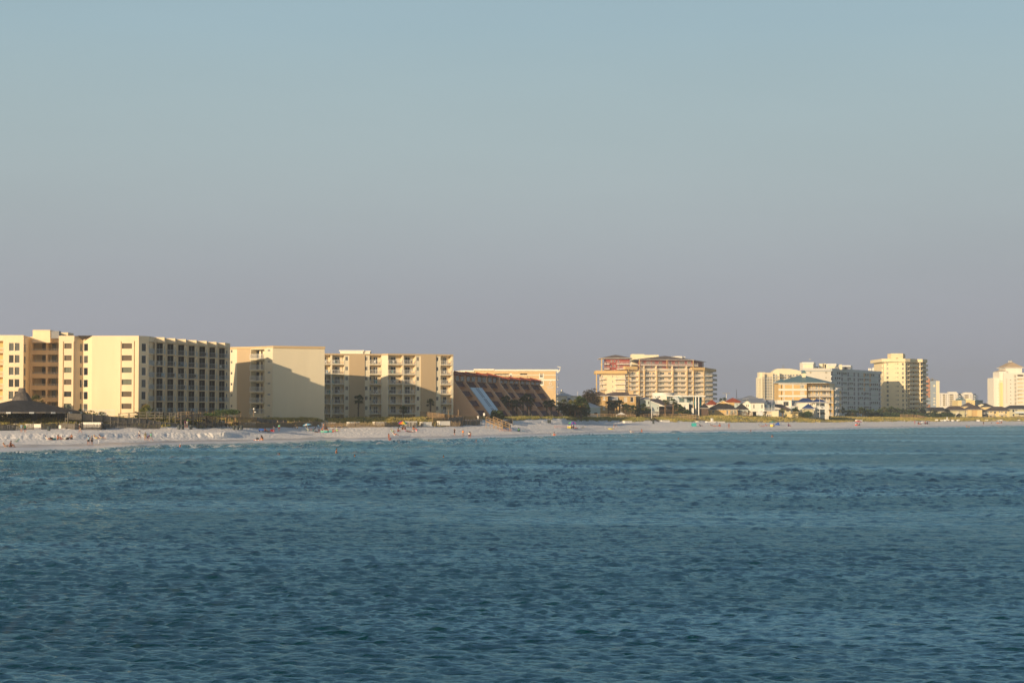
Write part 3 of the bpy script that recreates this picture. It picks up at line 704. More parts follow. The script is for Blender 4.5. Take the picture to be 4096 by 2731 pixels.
    f2 = Fr(XY(zx(VA, 566), 468), XY(zx(VA, 769), 468)); body(ph, back(f2, 6), 22.5, f2.Z(240, zy(VA, 84)), 'cream'); part('roof_penthouse', ph, b)
    v_ = MB(); v_.box(gfr(*XY(zx(VA, 600), 463)), 0, 1.8, 0, 2, 23.5, 25.2, 'grey'); part('roof_vent', v_, b)
    # terrace railing at the base
    for x0, x1, y in ((935, 1100, 1020), (1125, 1308, 1025)):
        f4 = Fr(XY(zx(VA, x0), 449), XY(zx(VA, x1), 449)); z = f4.Z(zx(VA, x0), zy(VA, y)); r_ = MB(); rail(r_, f4.pt(0, 0, z), f4.pt(f4.L, 0, z), 1.15, 'rail_white', .2); part('terrace_railing', r_, b)
condo_one()
# ---------- 2. plain-walled condominium
def condo_two():
    b = bthing('cream and tan condominium with one wide blank wall and a single stack of white balconies', 1150, 518); b.name = 'condominium'
    pts = [XY(890, 527), XY(947, 524), XY(1001.4, 522), XY(1059, 518.3), XY(1090, 515), XY(1298, 521), (-52.9, 556), (-92, 556)]
    E = [Fr(pts[i], pts[i + 1]) for i in range(5)]; oo = [[] for _ in range(5)]
    zt = E[4].Z(1090, zy(VC, 103)); zb = 3.8
    grid(b, E[0], VC, [(68, 90)], 155, 190, 137, 6, oo[0], nu=1, r=.15, fm='white', simple=True)
    bal = E[2]; u0 = bal.U(zx(VC, 322)); u1 = bal.U(zx(VC, 492))
    zf0 = bal.Z(zx(VC, 400), zy(VC, 265)); P_ = 137 / 3.136 * 520 / FP
    for k in range(6):
        z = zf0 - k * P_
        oo[2].append((u0, u1, z, z + 2.42, 1.9, 'pale_wall'))
        s_ = MB(); s_.box(bal, u0 - .02, u1 + .1, 0, .45, z - .2, z, 'pale_wall'); part('balcony_slab', s_, b)
        r_ = MB(); rail(r_, bal.pt(u0, .4, z), bal.pt(u1, .4, z), 1.15, 'rail_white', .12); rail(r_, bal.pt(u1, .4, z), bal.pt(u1, 0, z), 1.15, 'rail_white', .12); part('balcony_railing', r_, b)
        d_ = MB(); d_.box(bal, u0 + .1, u0 + 1.15, -1.89, -1.82, z + .02, z + 2.2, 'glass'); d_.box(bal, u0 + 1.9, u0 + 2.5, -1.89, -1.82, z + .02, z + 2.1, 'glass_brown'); part('sliding_door', d_, b)
    grid(b, E[3], VC, [(530, 565)], 150, 175, 137.5, 7, oo[3], nu=3, r=.12, fm='white')
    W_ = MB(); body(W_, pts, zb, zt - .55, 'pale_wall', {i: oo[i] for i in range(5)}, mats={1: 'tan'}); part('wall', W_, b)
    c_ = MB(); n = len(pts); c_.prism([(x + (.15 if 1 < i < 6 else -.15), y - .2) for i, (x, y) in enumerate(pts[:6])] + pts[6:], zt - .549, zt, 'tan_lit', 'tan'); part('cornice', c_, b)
    t_ = MB(); fr = E[3]
    for k in range(7):
        z = fr.Z(zx(VC, 547), zy(VC, 127 + 137.5 * k)); t_.box(fr, fr.U(zx(VC, 522)), fr.U(zx(VC, 568)), 0, .08, z - .1, z, 'pale_wall')
    part('wall_trim', t_, b)
condo_two()
# ---------- 3. long balcony condominium
def condo_three():
    b = bthing('cream condominium with six stacks of balconies between flat tan wall panels', 1550, 583); b.name = 'condominium'
    pts = [XY(1285, 577), XY(zx(VD, 772), 581), XY(zx(VD, 850), 579), XY(zx(VD, 1672), 587)]
    fr = [Fr(pts[i], pts[i + 1]) for i in range(3)]; oo = [[], [], []]
    zt = fr[0].Z(1450, zy(VD, 202)); zb = 3.8
    f0 = fr[0]; zf = f0.Z(1400, zy(VD, 332)); pit = 123.6 / 3.136 * 581 / FP
    def stack(f, ol, x0, x1, doors):
        u0, u1 = f.U(zx(VD, x0)), f.U(zx(VD, x1))
        for k in range(7):
            z = zf - k * pit; zc = z + pit - .28
            if k == 6: z = zf - 6 * pit
            ol.append((u0, u1, z, zc, 1.7, 'sand_wall', 'cream'))
            s_ = MB(); s_.box(f, u0 - .05, u1 + .05, 0, .14, z - .24, z + .02, 'pale_wall'); part('balcony_slab', s_, b)
            if k < 6: part_rail(b, f.pt(u0, .06, z + .02), f.pt(u1, .06, z + .02), 1.15, 'rail_white', .16)
            for (a, c, full) in doors:
                ua, uc = u0 + (u1 - u0) * a, u0 + (u1 - u0) * c
                window(b, f, ua, uc, z + (.02 if full else .9), z + 2.15, 1.69, 2 if c - a > .2 else 1, 1, 'white', rng.choice(['glass', 'glass', 'glass', 'glass_grey']), name='sliding_door' if full else 'window')
            if k < 6:
                for _ in range(rng.choice((1, 2, 2, 3))): CH.append((f.pt(rng.uniform(u0 + .4, u1 - .4), -rng.uniform(.3, .8), z + .02), rng.choice('wwwwgtbb'), rng.uniform(0, 6)))
    D3 = [(.02, .13, False), (.27, .70, True), (.85, .93, False)]
    stack(f0, oo[0], 22, 132, [(.3, .55, True)]); stack(f0, oo[0], 152, 303, D3); stack(f0, oo[0], 622, 768, [(.02, .22, False), (.4, .75, True)])
    f2 = fr[2]
    stack(f2, oo[2], 856, 1033, [(.02, .17, False), (.3, .67, True)]); stack(f2, oo[2], 1052, 1198, [(.02, .14, False), (.25, .68, True), (.8, .9, False)])
    stack(f2, oo[2], 1512, 1650, [(.02, .2, False), (.4, .72, True)])
    grid(b, f0, VD, [(317, 352), (563, 598)], 238, 289, 123.6, 7, oo[0], nu=2, r=.12)
    grid(b, f2, VD, [(1212, 1245), (1456, 1488)], 243, 294, 123.6, 7, oo[2], nu=2, r=.12)
    W_ = MB(); body(W_, pts + [(pts[3][0] - .7, 605), (pts[0][0] - 4, 603)], zb, zt - .45, 'pale_wall', {0: oo[0], 1: oo[1], 2: oo[2]}); part('wall', W_, b)
    c_ = MB(); c_.prism([(x, y - .25) for x, y in pts] + [(pts[3][0] - .5, 605), (pts[0][0] - 4, 603)], zt - .449, zt, 'tan', 'tan'); part('cornice', c_, b)
    for f, x0, x1 in ((f0, 364, 560), (f2, 1262, 1452)):
        t_ = MB(); t_.box(f, f.U(zx(VD, x0)), f.U(zx(VD, x1)), .003, .25, zb, zt - .452, 'tan'); part('tan_panel', t_, b)
    h = MB(); g = Fr(XY(zx(VD, 250), 590), XY(zx(VD, 540), 590)); z1 = g.Z(1400, zy(VD, 160)); body(h, back(g, 6), zt - 1, z1, 'white_wall'); h.box(g, -.3, g.L + .3, -.1, .3, z1 - .3, z1 + .02, 'white')
    g = Fr(XY(zx(VD, 541), 590.5), XY(zx(VD, 625), 590.5)); z1 = g.Z(1460, zy(VD, 166)); body(h, back(g, 6), zt - 1, z1, 'white_wall'); h.box(g, 0, g.L + .2, 0, .3, z1 - .25, z1 + .02, 'white'); part('roof_penthouse', h, b)
condo_three()
# ---------- 4. stepped terracotta building
def stepped():
    b = bthing('terracotta beach building with stepped terraces, sloping fins and brown tiled awnings', 2050, 640); b.name = 'terraced_building'
    A = (-17.7 - .4, 599.0); ud = np.array((.291, .957)); Lm = 44.0
    M_ = (A[0] + ud[0] * Lm, A[1] + ud[1] * Lm); Cc = (M_[0] + ud[0] * 49.5, M_[1] + ud[1] * 49.5)
    slope = .78
    def wof(z): return .5 + (15.9 - z) * slope
    def fin(f, u, th, zt, m='terracotta', ex=0):
        mb = MB(); mb.cross(f, u - th / 2, u + th / 2, [(-8, 4.0), (wof(4.0) + ex, 4.0), (wof(15.9) + ex, 15.9), (.55 + ex, zt), (-8, zt)], m); part('fin_wall', mb, b)
    levels = [14.2, 11.3, 8.4, 5.4]
    for bi, (f, nb, zt) in enumerate(((Fr(A, M_), 4, 18.1), (Fr(M_, Cc), 4, 17.4))):
        L = f.L / nb
        fin(f, .3 if bi == 0 else .5, .7 if bi == 0 else 1.4, zt + (.0 if bi == 0 else .3), 'terracotta', 0 if bi == 0 else .7)
        for i in range(nb):
            u0 = i * L + (.65 if i == 0 else .25) + (.4 if (i == 0 and bi) else 0); u1 = (i + 1) * L - .25
            if not (bi == 0 and i == nb - 1): fin(f, (i + 1) * L, .8, zt - .3)
            core = MB(); core.box(f, u0, u1, -8, -.6, 4, zt - .35, 'terracotta')
            for z in levels:   # floor decks and back walls per level
                w = wof(z); core.box(f, u0, u1, -.62, w - 1.6, z - .1, z + .12, 'terracotta')
                if z > 6: core.box(f, u0, u1, -.62, wof(z - 2.9) - 5.6, z - 2.7, z - .02, 'terracotta')
            part('terrace_wall', core, b)
            for z in levels:
                w = wof(z); am = MB(); a0, a1 = w - .95, w - 2.0
                am.hexa([f.pt(u0, a0, z - .05), f.pt(u1, a0, z - .05), f.pt(u1, a0 - .25, z - .05), f.pt(u0, a0 - .25, z - .05),
                         f.pt(u0, a1, z + 1.4), f.pt(u1, a1, z + 1.4), f.pt(u1, a1 - .25, z + 1.4), f.pt(u0, a1 - .25, z + 1.4)], 'awning_tile')
                for q in range(12): uu = u0 + (u1 - u0) * (q + .5) / 12; am.box(f, uu - .2, uu + .2, a1 - .28, a1 + .02, z + 1.4, z + 1.52, 'awning_tile')
                part('tiled_awning', am, b)
            for q in (0, 1):   # top-floor windows
                ua = u0 + (u1 - u0) * (.10 + .47 * q); window(b, f, ua, ua + (u1 - u0) * .30, 15.9, zt - .75, -.55 - .1, 3, 1, 'glass_teal', 'glass_grey', name='top_window')
                st = MB(); st.hexa([f.pt(ua + L * .36, -.5, 15.6), f.pt(ua + L * .38, -.5, 15.6), f.pt(ua + L * .38, .55, 15.6), f.pt(ua + L * .36, .55, 15.6), f.pt(ua + L * .36, -.5, zt - .4), f.pt(ua + L * .38, -.5, zt - .4), f.pt(ua + L * .38, -.35, zt - .4), f.pt(ua + L * .36, -.35, zt - .4)], 'terracotta'); part('brace_wall', st, b)
        rf = MB()   # tiled roof edge
        rf.hexa([f.pt(-.2, 1.1, zt - .45), f.pt(f.L + .2, 1.1, zt - .45), f.pt(f.L + .2, -8.2, zt - .3), f.pt(-.2, -8.2, zt - .3),
                 f.pt(-.2, .9, zt - .15), f.pt(f.L + .2, .9, zt - .15), f.pt(f.L + .2, -3, zt + .75), f.pt(-.2, -3, zt + .75)], 'red_roof')
        for i in range(nb + 1): uu = i * L; rf.bar(f.pt(uu, 1.0, zt - .1), f.pt(uu, -3, zt + .9), .16, 'red_roof')
        part('tiled_roof', rf, b)
    f = Fr(A, M_); L = 11.0
    pn = MB(); u0, u1 = 2 * L - L + .3, 2 * L + .55
    u0 = 1.0 * L + 4.2; u1 = u0 + 8.6
    u0, u1 = L - .4, 2 * L + .4
    z1 = 14.0; z0 = 4.6
    pn.hexa([f.pt(u0, wof(z0) + .35, z0), f.pt(u1, wof(z0) + .35, z0), f.pt(u1, wof(z0) + .05, z0), f.pt(u0, wof(z0) + .05, z0),
             f.pt(u0, wof(z1) + .35, z1), f.pt(u1, wof(z1) + .35, z1), f.pt(u1, wof(z1) + .05, z1), f.pt(u0, wof(z1) + .05, z1)], 'panel_blue')
    part('sloping_panel', pn, b)
    for a, c in ((.42, .50), (.56, .64)):
        for (za, zc) in ((13.8, 10.9), (10.6, 8.1), (7.8, 5.2)):
            st = MB(); ua, uc = u0 + (u1 - u0) * a, u0 + (u1 - u0) * c
            st.hexa([f.pt(ua, wof(zc) + .37, zc), f.pt(uc, wof(zc) + .37, zc), f.pt(uc, wof(zc) + .33, zc), f.pt(ua, wof(zc) + .33, zc),
                     f.pt(ua, wof(za) + .37, za), f.pt(uc, wof(za) + .37, za), f.pt(uc, wof(za) + .33, za), f.pt(ua, wof(za) + .33, za)], 'slab_blue'); part('skylight_strip', st, b)
    # white relief ornaments on the fins
    for (x, y, d) in ((zx(VE, 640), zy(VE, 695), 634), (zx(VE, 870), zy(VE, 995), 632)):
        c = P(x, y, d); o_ = MB(); fr = Fr((c[0] - 1, c[1]), (c[0], c[1] + .29))
        o_.tube([fr.pt(-1.2, .2, c[2] - .3), fr.pt(-.4, .25, c[2] + .5), fr.pt(.6, .25, c[2] + .55), fr.pt(1.6, .25, c[2] + .1)], [.12, .42, .5, .15], 'white', 8)
        o_.tube([fr.pt(1.4, .2, c[2] + .1), fr.pt(2.3, .2, c[2] + .7)], [.15, .35], 'white', 6); o_.tube([fr.pt(1.4, .2, c[2]), fr.pt(2.3, .2, c[2] - .4)], [.12, .28], 'white', 6)
        o_.tube([fr.pt(.2, .25, c[2]), fr.pt(.5, .25, c[2] - 1.1)], [.3, .1], 'white', 6); o_.bar(fr.pt(-1.2, .2, c[2] - .3), fr.pt(-2.2, .2, c[2] - .6), .05, 'white'); part('fish_relief', o_, b)
stepped()
# ---------- 5. cream block behind the stepped one
def block_behind():
    b = bthing('tan stucco block with white cornices rising behind the stepped terracotta building', 2050, 800)
    d = 735; W_ = MB(); T = MB(); secs = [(20, 155, 325), (155, 375, 317), (375, 695, 295), (695, 1660, 303)]
    for (x0, x1, y) in secs:
        f = Fr(XY(zx(VE, x0), d), XY(zx(VE, x1), d)); zt = f.Z(2000, zy(VE, y)); ops = []
        if x0 == 695:
            for (a, c, q, r) in ((697, 922, 372, 413), (1101, 1210, 366, 407)):
                u0, u1, z0, z1 = f.rect(VE, a, q, c, r); ops.append((u0, u1, z0, z1, 1.8, 'tan'))
                for k in range(3): ua = u0 + (u1 - u0) * (.08 + .3 * k); window(b, f, ua, ua + (u1 - u0) * .18, z0, z1 - .3, 1.79, 1, 1, 'white', 'glass', True, 'door')
                w_ = MB(); w_.box(f, u0, u1, .0, .15, z0 - .9, z0 + .25, 'tan_lit'); part('balcony_parapet', w_, b)
            for (a, c, q, r) in ((1411, 1457, 372, 427), (1411, 1457, 484, 538)):
                u0, u1, z0, z1 = f.rect(VE, a, q, c, r); ops.append((u0, u1, z0, z1, .12, 'door_shade_dark')); window(b, f, u0, u1, z0, z1, .12, 2, 1, 'white', 'glass'); T.box(f, u0 - .3, u1 + .3, .003, .08, z0 - .5, z0, 'white_wall'); T.box(f, u0 - .3, u0 - .0, .003, .08, z0, z1 + .2, 'white_wall'); T.box(f, u1, u1 + .3, .003, .08, z0, z1 + .2, 'white_wall')
            u0, u1, z0, z1 = f.rect(VE, 945, 385, 965, 432); aw = MB(); aw.box(f, u0 - .25, u1 + .25, .003, .1, z0, z1, 'white_wall'); aw.box(f, u0, u1, .101, .14, z0 + .2, z1 - .1, 'glass')
            for k in range(6): t0, t1 = pi * k / 6, pi * (k + 1) / 6; um = (u0 + u1) / 2; R = (u1 - u0) / 2 + .25; aw.face([f.pt(um, .1, z1), f.pt(um + R * cos(t0), .1, z1 + R * sin(t0)), f.pt(um + R * cos(t1), .1, z1 + R * sin(t1))], 'white_wall')
            part('arched_window', aw, b)
            for k in range(5):
                u0, u1, z0, z1 = f.rect(VE, 1650, 412 + 111.5 * k, 1698, 465 + 111.5 * k); s_ = MB(); s_.box(f, f.L + .004, u1, -4, -.5, z0 - .2, z0, 'white_wall'); part('balcony_slab', s_, b)
                r_ = MB(); rail(r_, f.pt(f.L + .1, -.55, z0), f.pt(u1, -.55, z0), 1.25, 'rail_white', .15); rail(r_, f.pt(u1, -.55, z0), f.pt(u1, -4, z0), 1.25, 'rail_white', .15); part('balcony_railing', r_, b)
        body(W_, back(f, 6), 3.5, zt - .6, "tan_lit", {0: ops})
        T.box(f, -.1, f.L + (.8 if x0 == 695 else .1), -6, .35, zt - .599, zt, 'white_wall')
        T.box(f, 0, f.L, .0, .12, zt - 2.2, zt - 2.0, 'white_wall')
    f = Fr(XY(zx(VE, 695), d), XY(zx(VE, 1660), d)); z = f.Z(2100, zy(VE, 468)); T.box(f, 0, f.L, .003, .15, z - .3, z + .3, 'white_wall')
    part('wall', W_, b); part('cornice', T, b)
    sg = MB(); u, _, z, _ = f.rect(VE, 1576, 530, 1600, 520)
    pts = [f.pt(u + .45 * cos(a) * (1), .1, z - .25 + .45 * sin(a)) for a in np.linspace(0, 2 * pi, 17)]; sg.tube(pts, [.1] * 17, 'white', 6)
    sg.tube([f.pt(u - .45, .1, z - .25), f.pt(u - .4, .1, z + .35), f.pt(u - .1, .1, z + .8), f.pt(u + .4, .1, z + .85)], [.1] * 4, 'white', 6); part('round_emblem', sg, b)
    lt = MB()
    for row, (yy, hh, n, wd) in enumerate(((584, .62, 6, 2.8), (602, .35, 7, 2.1))):
        z = f.Z(2200, zy(VE, yy))
        for k in range(n):
            uu = u - wd / 2 + wd * k / n; s = wd / n * .6
            lt.bar(f.pt(uu, .05, z), f.pt(uu + s * .5, .05, z + hh), .05, 'white_wall'); lt.bar(f.pt(uu + s * .5, .05, z + hh), f.pt(uu + s, .05, z), .05, 'white_wall')
            if k % 2: lt.bar(f.pt(uu, .05, z + hh * .45), f.pt(uu + s, .05, z + hh * .45), .045, 'white_wall')
    for k in range(8):
        a0, a1 = k / 8, (k + 1) / 8; z = f.Z(2200, zy(VE, 628)); lt.bar(f.pt(u - 1.3 + 2.6 * a0, .05, z + .3 * abs(sin(a0 * 9))), f.pt(u - 1.3 + 2.6 * a1, .05, z + .3 * abs(sin(a1 * 9))), .05, 'white_wall')
    part('wall_lettering', lt, b)
    fl = MB(); c = f.pt(f.L + .5, 0, f.Z(2220, zy(VE, 305)))
    fl.tube([(c[0], c[1], c[2] - 1.2), (c[0] + .9, c[1], c[2] - .3), (c[0] + 1.2, c[1], c[2] + .8), (c[0] + .1, c[1], c[2] + 1.1)], [.5, .3, .25, .15], 'white', 6); part('roof_antenna', fl, b)
block_behind()
# ---------- houses in the middle
def simple_house(label, V, x0, x1, ye, yb, d, wm, rm, roof, wins=(), depth=10, name='house', side=None, over=.5, fm='white', hipins=4.0):
    """ye/yb: eave and base rows; roof=('hip',y_apex) or ('flat',t); wins: (x0,y0,x1,y1,nu,glass)"""
    b = bthing(label, zx(V, (x0 + x1) / 2), d, 'house', name)
    f = Fr(XY(zx(V, x0), d), XY(zx(V, x1), d + (side or 0))); zt = f.Z(zx(V, (x0 + x1) / 2), zy(V, ye)); ops = []
    for (a, c, e, g_, nu, gm) in wins:
        u0, u1, z0, z1 = f.rect(V, a, c, e, g_); ops.append((u0, u1, z0, z1, .12, 'door_shade_dark')); window(b, f, u0, u1, z0, z1, .12, nu, 1, fm, gm)
    W_ = MB(); pl = back(f, depth); body(W_, pl, 3.2, zt, wm, {0: ops}); part('wall', W_, b)
    R = MB()
    if roof[0] == 'hip': za = f.Z(zx(V, (x0 + x1) / 2), zy(V, roof[1])); R.hip(pl, zt + .16, max(.4, za - zt), hipins, rm, over, .15, fm)
    else: R.prism([(f.pt(-over, over, 0)[0], f.pt(-over, over, 0)[1]), f.pt(f.L + over, over, 0)[:2], f.pt(f.L + over, -depth - over, 0)[:2], f.pt(-over, -depth - over, 0)[:2]], zt + .004, zt + roof[1], rm)
    part('roof', R, b); return b, f, zt
def houses_mid():
    # white house with chimney
    b, f, zt = simple_house('white two-storey house with a square chimney beside the tan block', VJ, -60, 760, 190, 800, 765, 'white_wall', 'white_roof', ('flat', .15), [(205, 290, 250, 330, 1, 'glass'), (625, 295, 700, 400, 2, 'glass')], 12)
    r = MB(); r.hip(back(Fr(XY(2218, 766), XY(2290, 766)), 9), zt + .2, 1.3, 2.5, 'white_roof', .2); part('roof_hip', r, b)
    c = MB(); g = Fr(XY(zx(VJ, 155), 768), XY(zx(VJ, 262), 768)); z1 = g.Z(2245, zy(VJ, 40)); c.box(g, 0, g.L, -1.4, 0, zt, z1, 'white_wall'); c.box(g, -.1, g.L + .1, -1.5, .1, z1 - .25, z1, 'white_wall'); ch = part('chimney', c, b)
    cp = MB(); m_ = g.pt(g.L * .5, -.7, 0); cp.tube([(m_[0], m_[1], z1), (m_[0], m_[1], z1 + .8)], [.28, .28], 'metal'); part('chimney_pot', cp, ch)
    g = Fr(XY(zx(VJ, 385), 763), XY(zx(VJ, 495), 763)); bx = MB(); z0 = g.Z(2270, zy(VJ, 380)); body(bx, back(g, 1.9), z0, zt + .1, 'white_cool'); part('bay', bx, b)
    aw = MB(); u0, u1, z0, z1 = g.rect(VJ, 400, 290, 490, 255); aw.hexa([g.pt(u0, .05, min(z0, z1)), g.pt(u1, .05, min(z0, z1)), g.pt(u1, .9, min(z0, z1)), g.pt(u0, .9, min(z0, z1)), g.pt(u0, .05, max(z0, z1)), g.pt(u1, .05, max(z0, z1)), g.pt(u1, .1, max(z0, z1)), g.pt(u0, .1, max(z0, z1))], 'navy'); part('awning', aw, b)
    # small white-roofed cottage
    b = bthing('small white cottage with pale metal hip roof and dark garage openings', 2375, 765, 'house', 'cottage')
    f = Fr(XY(zx(VJ, 1030), 762), XY(zx(VJ, 1420), 766)); zt = f.Z(2370, zy(VJ, 548)); pl = back(f, 9); W_ = MB(); ops = []
    for a in (1055, 1150, 1205, 1260): u0, u1, z0, z1 = f.rect(VJ, a, 605, a + 32, 630); ops.append((u0, u1, z0, z1, .1, 'door_shade_dark')); window(b, f, u0, u1, z0, z1, .1, 1, 1, 'white', 'glass', True)
    body(W_, pl, 3.5, zt, 'greenish_white', {0: ops})
    g = Fr(XY(zx(VJ, 850), 763), XY(zx(VJ, 1030), 763)); body(W_, back(g, 7), 3.5, g.Z(2340, zy(VJ, 540)), 'cream_pale'); part('wall', W_, b)
    R = MB(); R.hip(back(Fr(XY(zx(VJ, 850), 762.5), XY(zx(VJ, 1420), 766)), 9), zt + .16, 2.3, 5.5, 'white_roof', .3, .15, 'white')
    gl = g.Z(2340, zy(VJ, 545)); ga = g.Z(2340, zy(VJ, 462)); R.cross(Fr(tuple(g.A - g.n * 7), tuple(g.A + g.n * .3)), 0, 7.3, [(.3, gl), (-g.L - .2, gl), (-g.L / 2, ga)], 'cream_pale'); part('roof', R, b)
    dm = MB(); 
    for (a, c, q, r_) in ((955, 700, 1052, 765), (1232, 700, 1320, 765)): u0, u1, z0, z1 = f.rect(VJ, a, r_, c if False else q, c); dm.box(f, u0, u1, .01, .1, min(z0, z1), max(z0, z1), 'door_shade_dark')
    part('garage_door', dm, b)
    # ochre villa
    b = bthing('ochre villa with brown hip roofs, white shutters and a striped grey awning', 2440, 795, 'house', 'villa')
    W_ = MB(); f = Fr(XY(zx(VJ, 1130), 790), XY(zx(VJ, 1655), 790)); zt = f.Z(2400, zy(VJ, 185)); ops = []
    for (a, c, e, g_) in ((1212, 205, 1262, 300), (1512, 205, 1565, 300), (1508, 520, 1560, 605)):
        u0, u1, z0, z1 = f.rect(VJ, a, c, e, g_); ops.append((u0, u1, z0, z1, .1, 'door_shade_dark')); window(b, f, u0, u1, z0, z1, .1, 3, 1, 'white', 'curtain'); t_ = MB(); t_.box(f, u0 - .25, u1 + .25, .003, .1, z0 - .25, z0, 'white'); t_.box(f, u0 - .2, u1 + .2, .003, .1, z1, z1 + .2, 'white'); part('window_trim', t_, b)
    body(W_, back(f, 12), 3.5, zt, 'ochre', {0: ops})
    g = Fr(XY(zx(VG, 655), 794), XY(zx(VG, 1062), 794)); zg = g.Z(2500, zy(VG, 740)); ops = []
    for (a, c, e, h_, nu, gm, nm) in ((885, 752, 935, 822, 3, 'curtain', 'window'), (983, 748, 1030, 826, 1, 'door_shade_dark', 'door'), (985, 880, 1020, 930, 2, 'glass', 'window'), (820, 900, 850, 960, 2, 'glass', 'window')):
        u0, u1, z0, z1 = g.rect(VG, a, c, e, h_); ops.append((u0, u1, z0, z1, .2, 'door_shade_dark')); window(b, g, u0, u1, z0, z1, .2, nu, 1, 'white', gm, name=nm, t=.12)
    pl2 = [tuple(g.A), tuple(g.B), XY(zx(VG, 1120), 803), (g.B[0] - 2, 812), (g.A[0], 812)]
    g2 = Fr(pl2[1], pl2[2]); o2 = []
    for (a, c) in ((755, 830), (870, 920)): u0, u1, z0, z1 = g2.rect(VG, 1070, a, 1095, c); o2.append((u0, u1, z0, z1, .1, 'door_shade_dark')); window(b, g2, u0, u1, z0, z1, .1, 2, 1, 'white', 'glass')
    body(W_, pl2, 3.5, zg, 'ochre', {0: ops, 1: o2}); part('wall', W_, b)
    R = MB(); R.hip(back(f, 12), zt + .16, 1.75, 3.2, 'brown_roof', .8, .15, 'white'); g3 = Fr(tuple(g.A), XY(zx(VG, 1110), 797)); R.hip(back(g3, 12), zg + .16, 1.6, 5.0, 'brown_roof', .8, .15, 'white'); part('roof', R, b)
    aw = MB(); u0, u1, z0, z1 = g.rect(VG, 668, 745, 800, 795)
    for k in range(12): a, c = u0 + (u1 - u0) * k / 12, u0 + (u1 - u0) * (k + 1) / 12; aw.hexa([g.pt(a, 1.6, z0), g.pt(c, 1.6, z0), g.pt(c, 1.5, z0), g.pt(a, 1.5, z0), g.pt(a, .1, z1), g.pt(c, .1, z1), g.pt(c, .01, z1), g.pt(a, .01, z1)], 'rail_grey' if k % 2 else 'grey')
    part('striped_awning', aw, b)
    for (x0, x1, y0) in ((555, 616, 655), (965, 1026, 655)):
        h = Fr(XY(zx(VG, x0), 798), XY(zx(VG, x1), 798)); c = MB(); z1 = h.Z(zx(VG, x0), zy(VG, y0)); c.box(h, 0, h.L, -1.3, 0, zg, z1, 'tan_lit'); c.box(h, -.12, h.L + .12, -1.4, .12, z1 - .25, z1, 'tan'); part('chimney', c, b)
    # pale blue-grey houses with brown shed roof
    b, f, zt = simple_house('narrow pale weatherboard house with a white upper balcony', VK, 395, 690, 250, 660, 800, 'greenish_white', 'grey_roof', ('hip', 190), [(505, 300, 540, 340, 2, 'glass'), (600, 290, 650, 370, 1, 'glass_grey')], 9, over=.3, hipins=2)
    s_ = MB(); h = Fr(XY(zx(VK, 605), 796), XY(zx(VK, 760), 796)); z = h.Z(2610, zy(VK, 458)); s_.box(h, 0, h.L, -3.8, 0, z - .3, z, 'white'); part('balcony_slab', s_, b); part_rail(b, h.pt(0, 0, z), h.pt(h.L, 0, z), 1.0, 'white', .2)
    b = bthing('long house with a sloping brown roof, brown timber balcony and pale end wall', 2665, 790, 'house', 'beach_house')
    f = Fr(XY(zx(VK, 680), 786), XY(zx(VK, 890), 786)); W_ = MB(); zt = f.Z(2620, zy(VK, 345)); ops = []; u0, u1, z0, z1 = f.rect(VK, 838, 440, 865, 500); ops.append((u0, u1, z0, z1, .1, 'door_shade_dark')); window(b, f, u0, u1, z0, z1, .1, 1, 1, 'rail_grey', 'glass_brown')
    body(W_, back(f, 10), 3.5, zt, 'greenish_white', {0: ops}); za = f.Z(2605, zy(VK, 285)); W_.cross(Fr(tuple(f.A - f.n * 10), tuple(f.A)), 0, 10, [(0, zt + .003), (0, za), (-f.L, zt + .003)], 'greenish_white')
    g = Fr(XY(zx(VK, 892), 788), XY(zx(VK, 1375), 794)); zg = g.Z(2670, zy(VK, 425)); ops = []
    for a in (930, 1060, 1140, 1220, 1262, 1305): u0, u1, z0, z1 = g.rect(VK, a, 440, a + 26, 510); ops.append((u0, u1, z0, z1, .1, 'door_shade_dark')); window(b, g, u0, u1, z0, z1, .1, 1, 1, 'rail_grey', 'glass')
    for a in (1225, 1290): u0, u1, z0, z1 = g.rect(VK, a, 590, a + 45, 640); ops.append((u0, u1, z0, z1, .1, 'door_shade_dark')); window(b, g, u0, u1, z0, z1, .1, 2, 1, 'rail_grey', 'glass')
    body(W_, back(g, 9), 3.5, zg, 'fascia', {0: ops}); part('wall', W_, b)
    R = MB(); top0 = P(zx(VK, 665), zy(VK, 225), 792); top1 = P(zx(VK, 860), zy(VK, 222), 800); e0 = P(zx(VK, 672), zy(VK, 275), 785); e1 = P(zx(VK, 1068), zy(VK, 425), 785.5); e2 = P(zx(VK, 1400), zy(VK, 425), 791)
    q = [e0, e1, e2, top1, top0]; R.face(q, 'brown_roof'); R.face([(x, y, z - .3) for x, y, z in q][::-1], 'fascia')
    for i in range(5): a, c = q[i], q[(i + 1) % 5]; R.face([(a[0], a[1], a[2] - .3), (c[0], c[1], c[2] - .3), c, a], 'white' if i == 0 else 'fascia')
    R.face([top0, top1, (top1[0], top1[1] + 8, top1[2] - 2), (top0[0], top0[1] + 8, top0[2] - 2)], 'brown_roof'); part('roof', R, b)
    s_ = MB(); h = Fr(XY(zx(VK, 892), 784), XY(zx(VK, 1375), 790)); z = h.Z(2670, zy(VK, 560)); s_.box(h, 0, h.L, -3.6, 0, z - .2, z, 'brown_wood'); s_.box(h, 0, h.L, -.08, .0, z, z + .9, 'brown_wood'); part('timber_balcony', s_, b)
    r_ = MB(); h = Fr(XY(zx(VK, 700), 781), XY(zx(VK, 888), 781)); z = h.Z(2620, zy(VK, 628)); rail(r_, h.pt(0, 0, z), h.pt(h.L, 0, z), 1.1, 'white', .14); r_.box(h, 0, h.L, -4.5, .1, z - .25, z, 'white'); part('deck', r_, b)
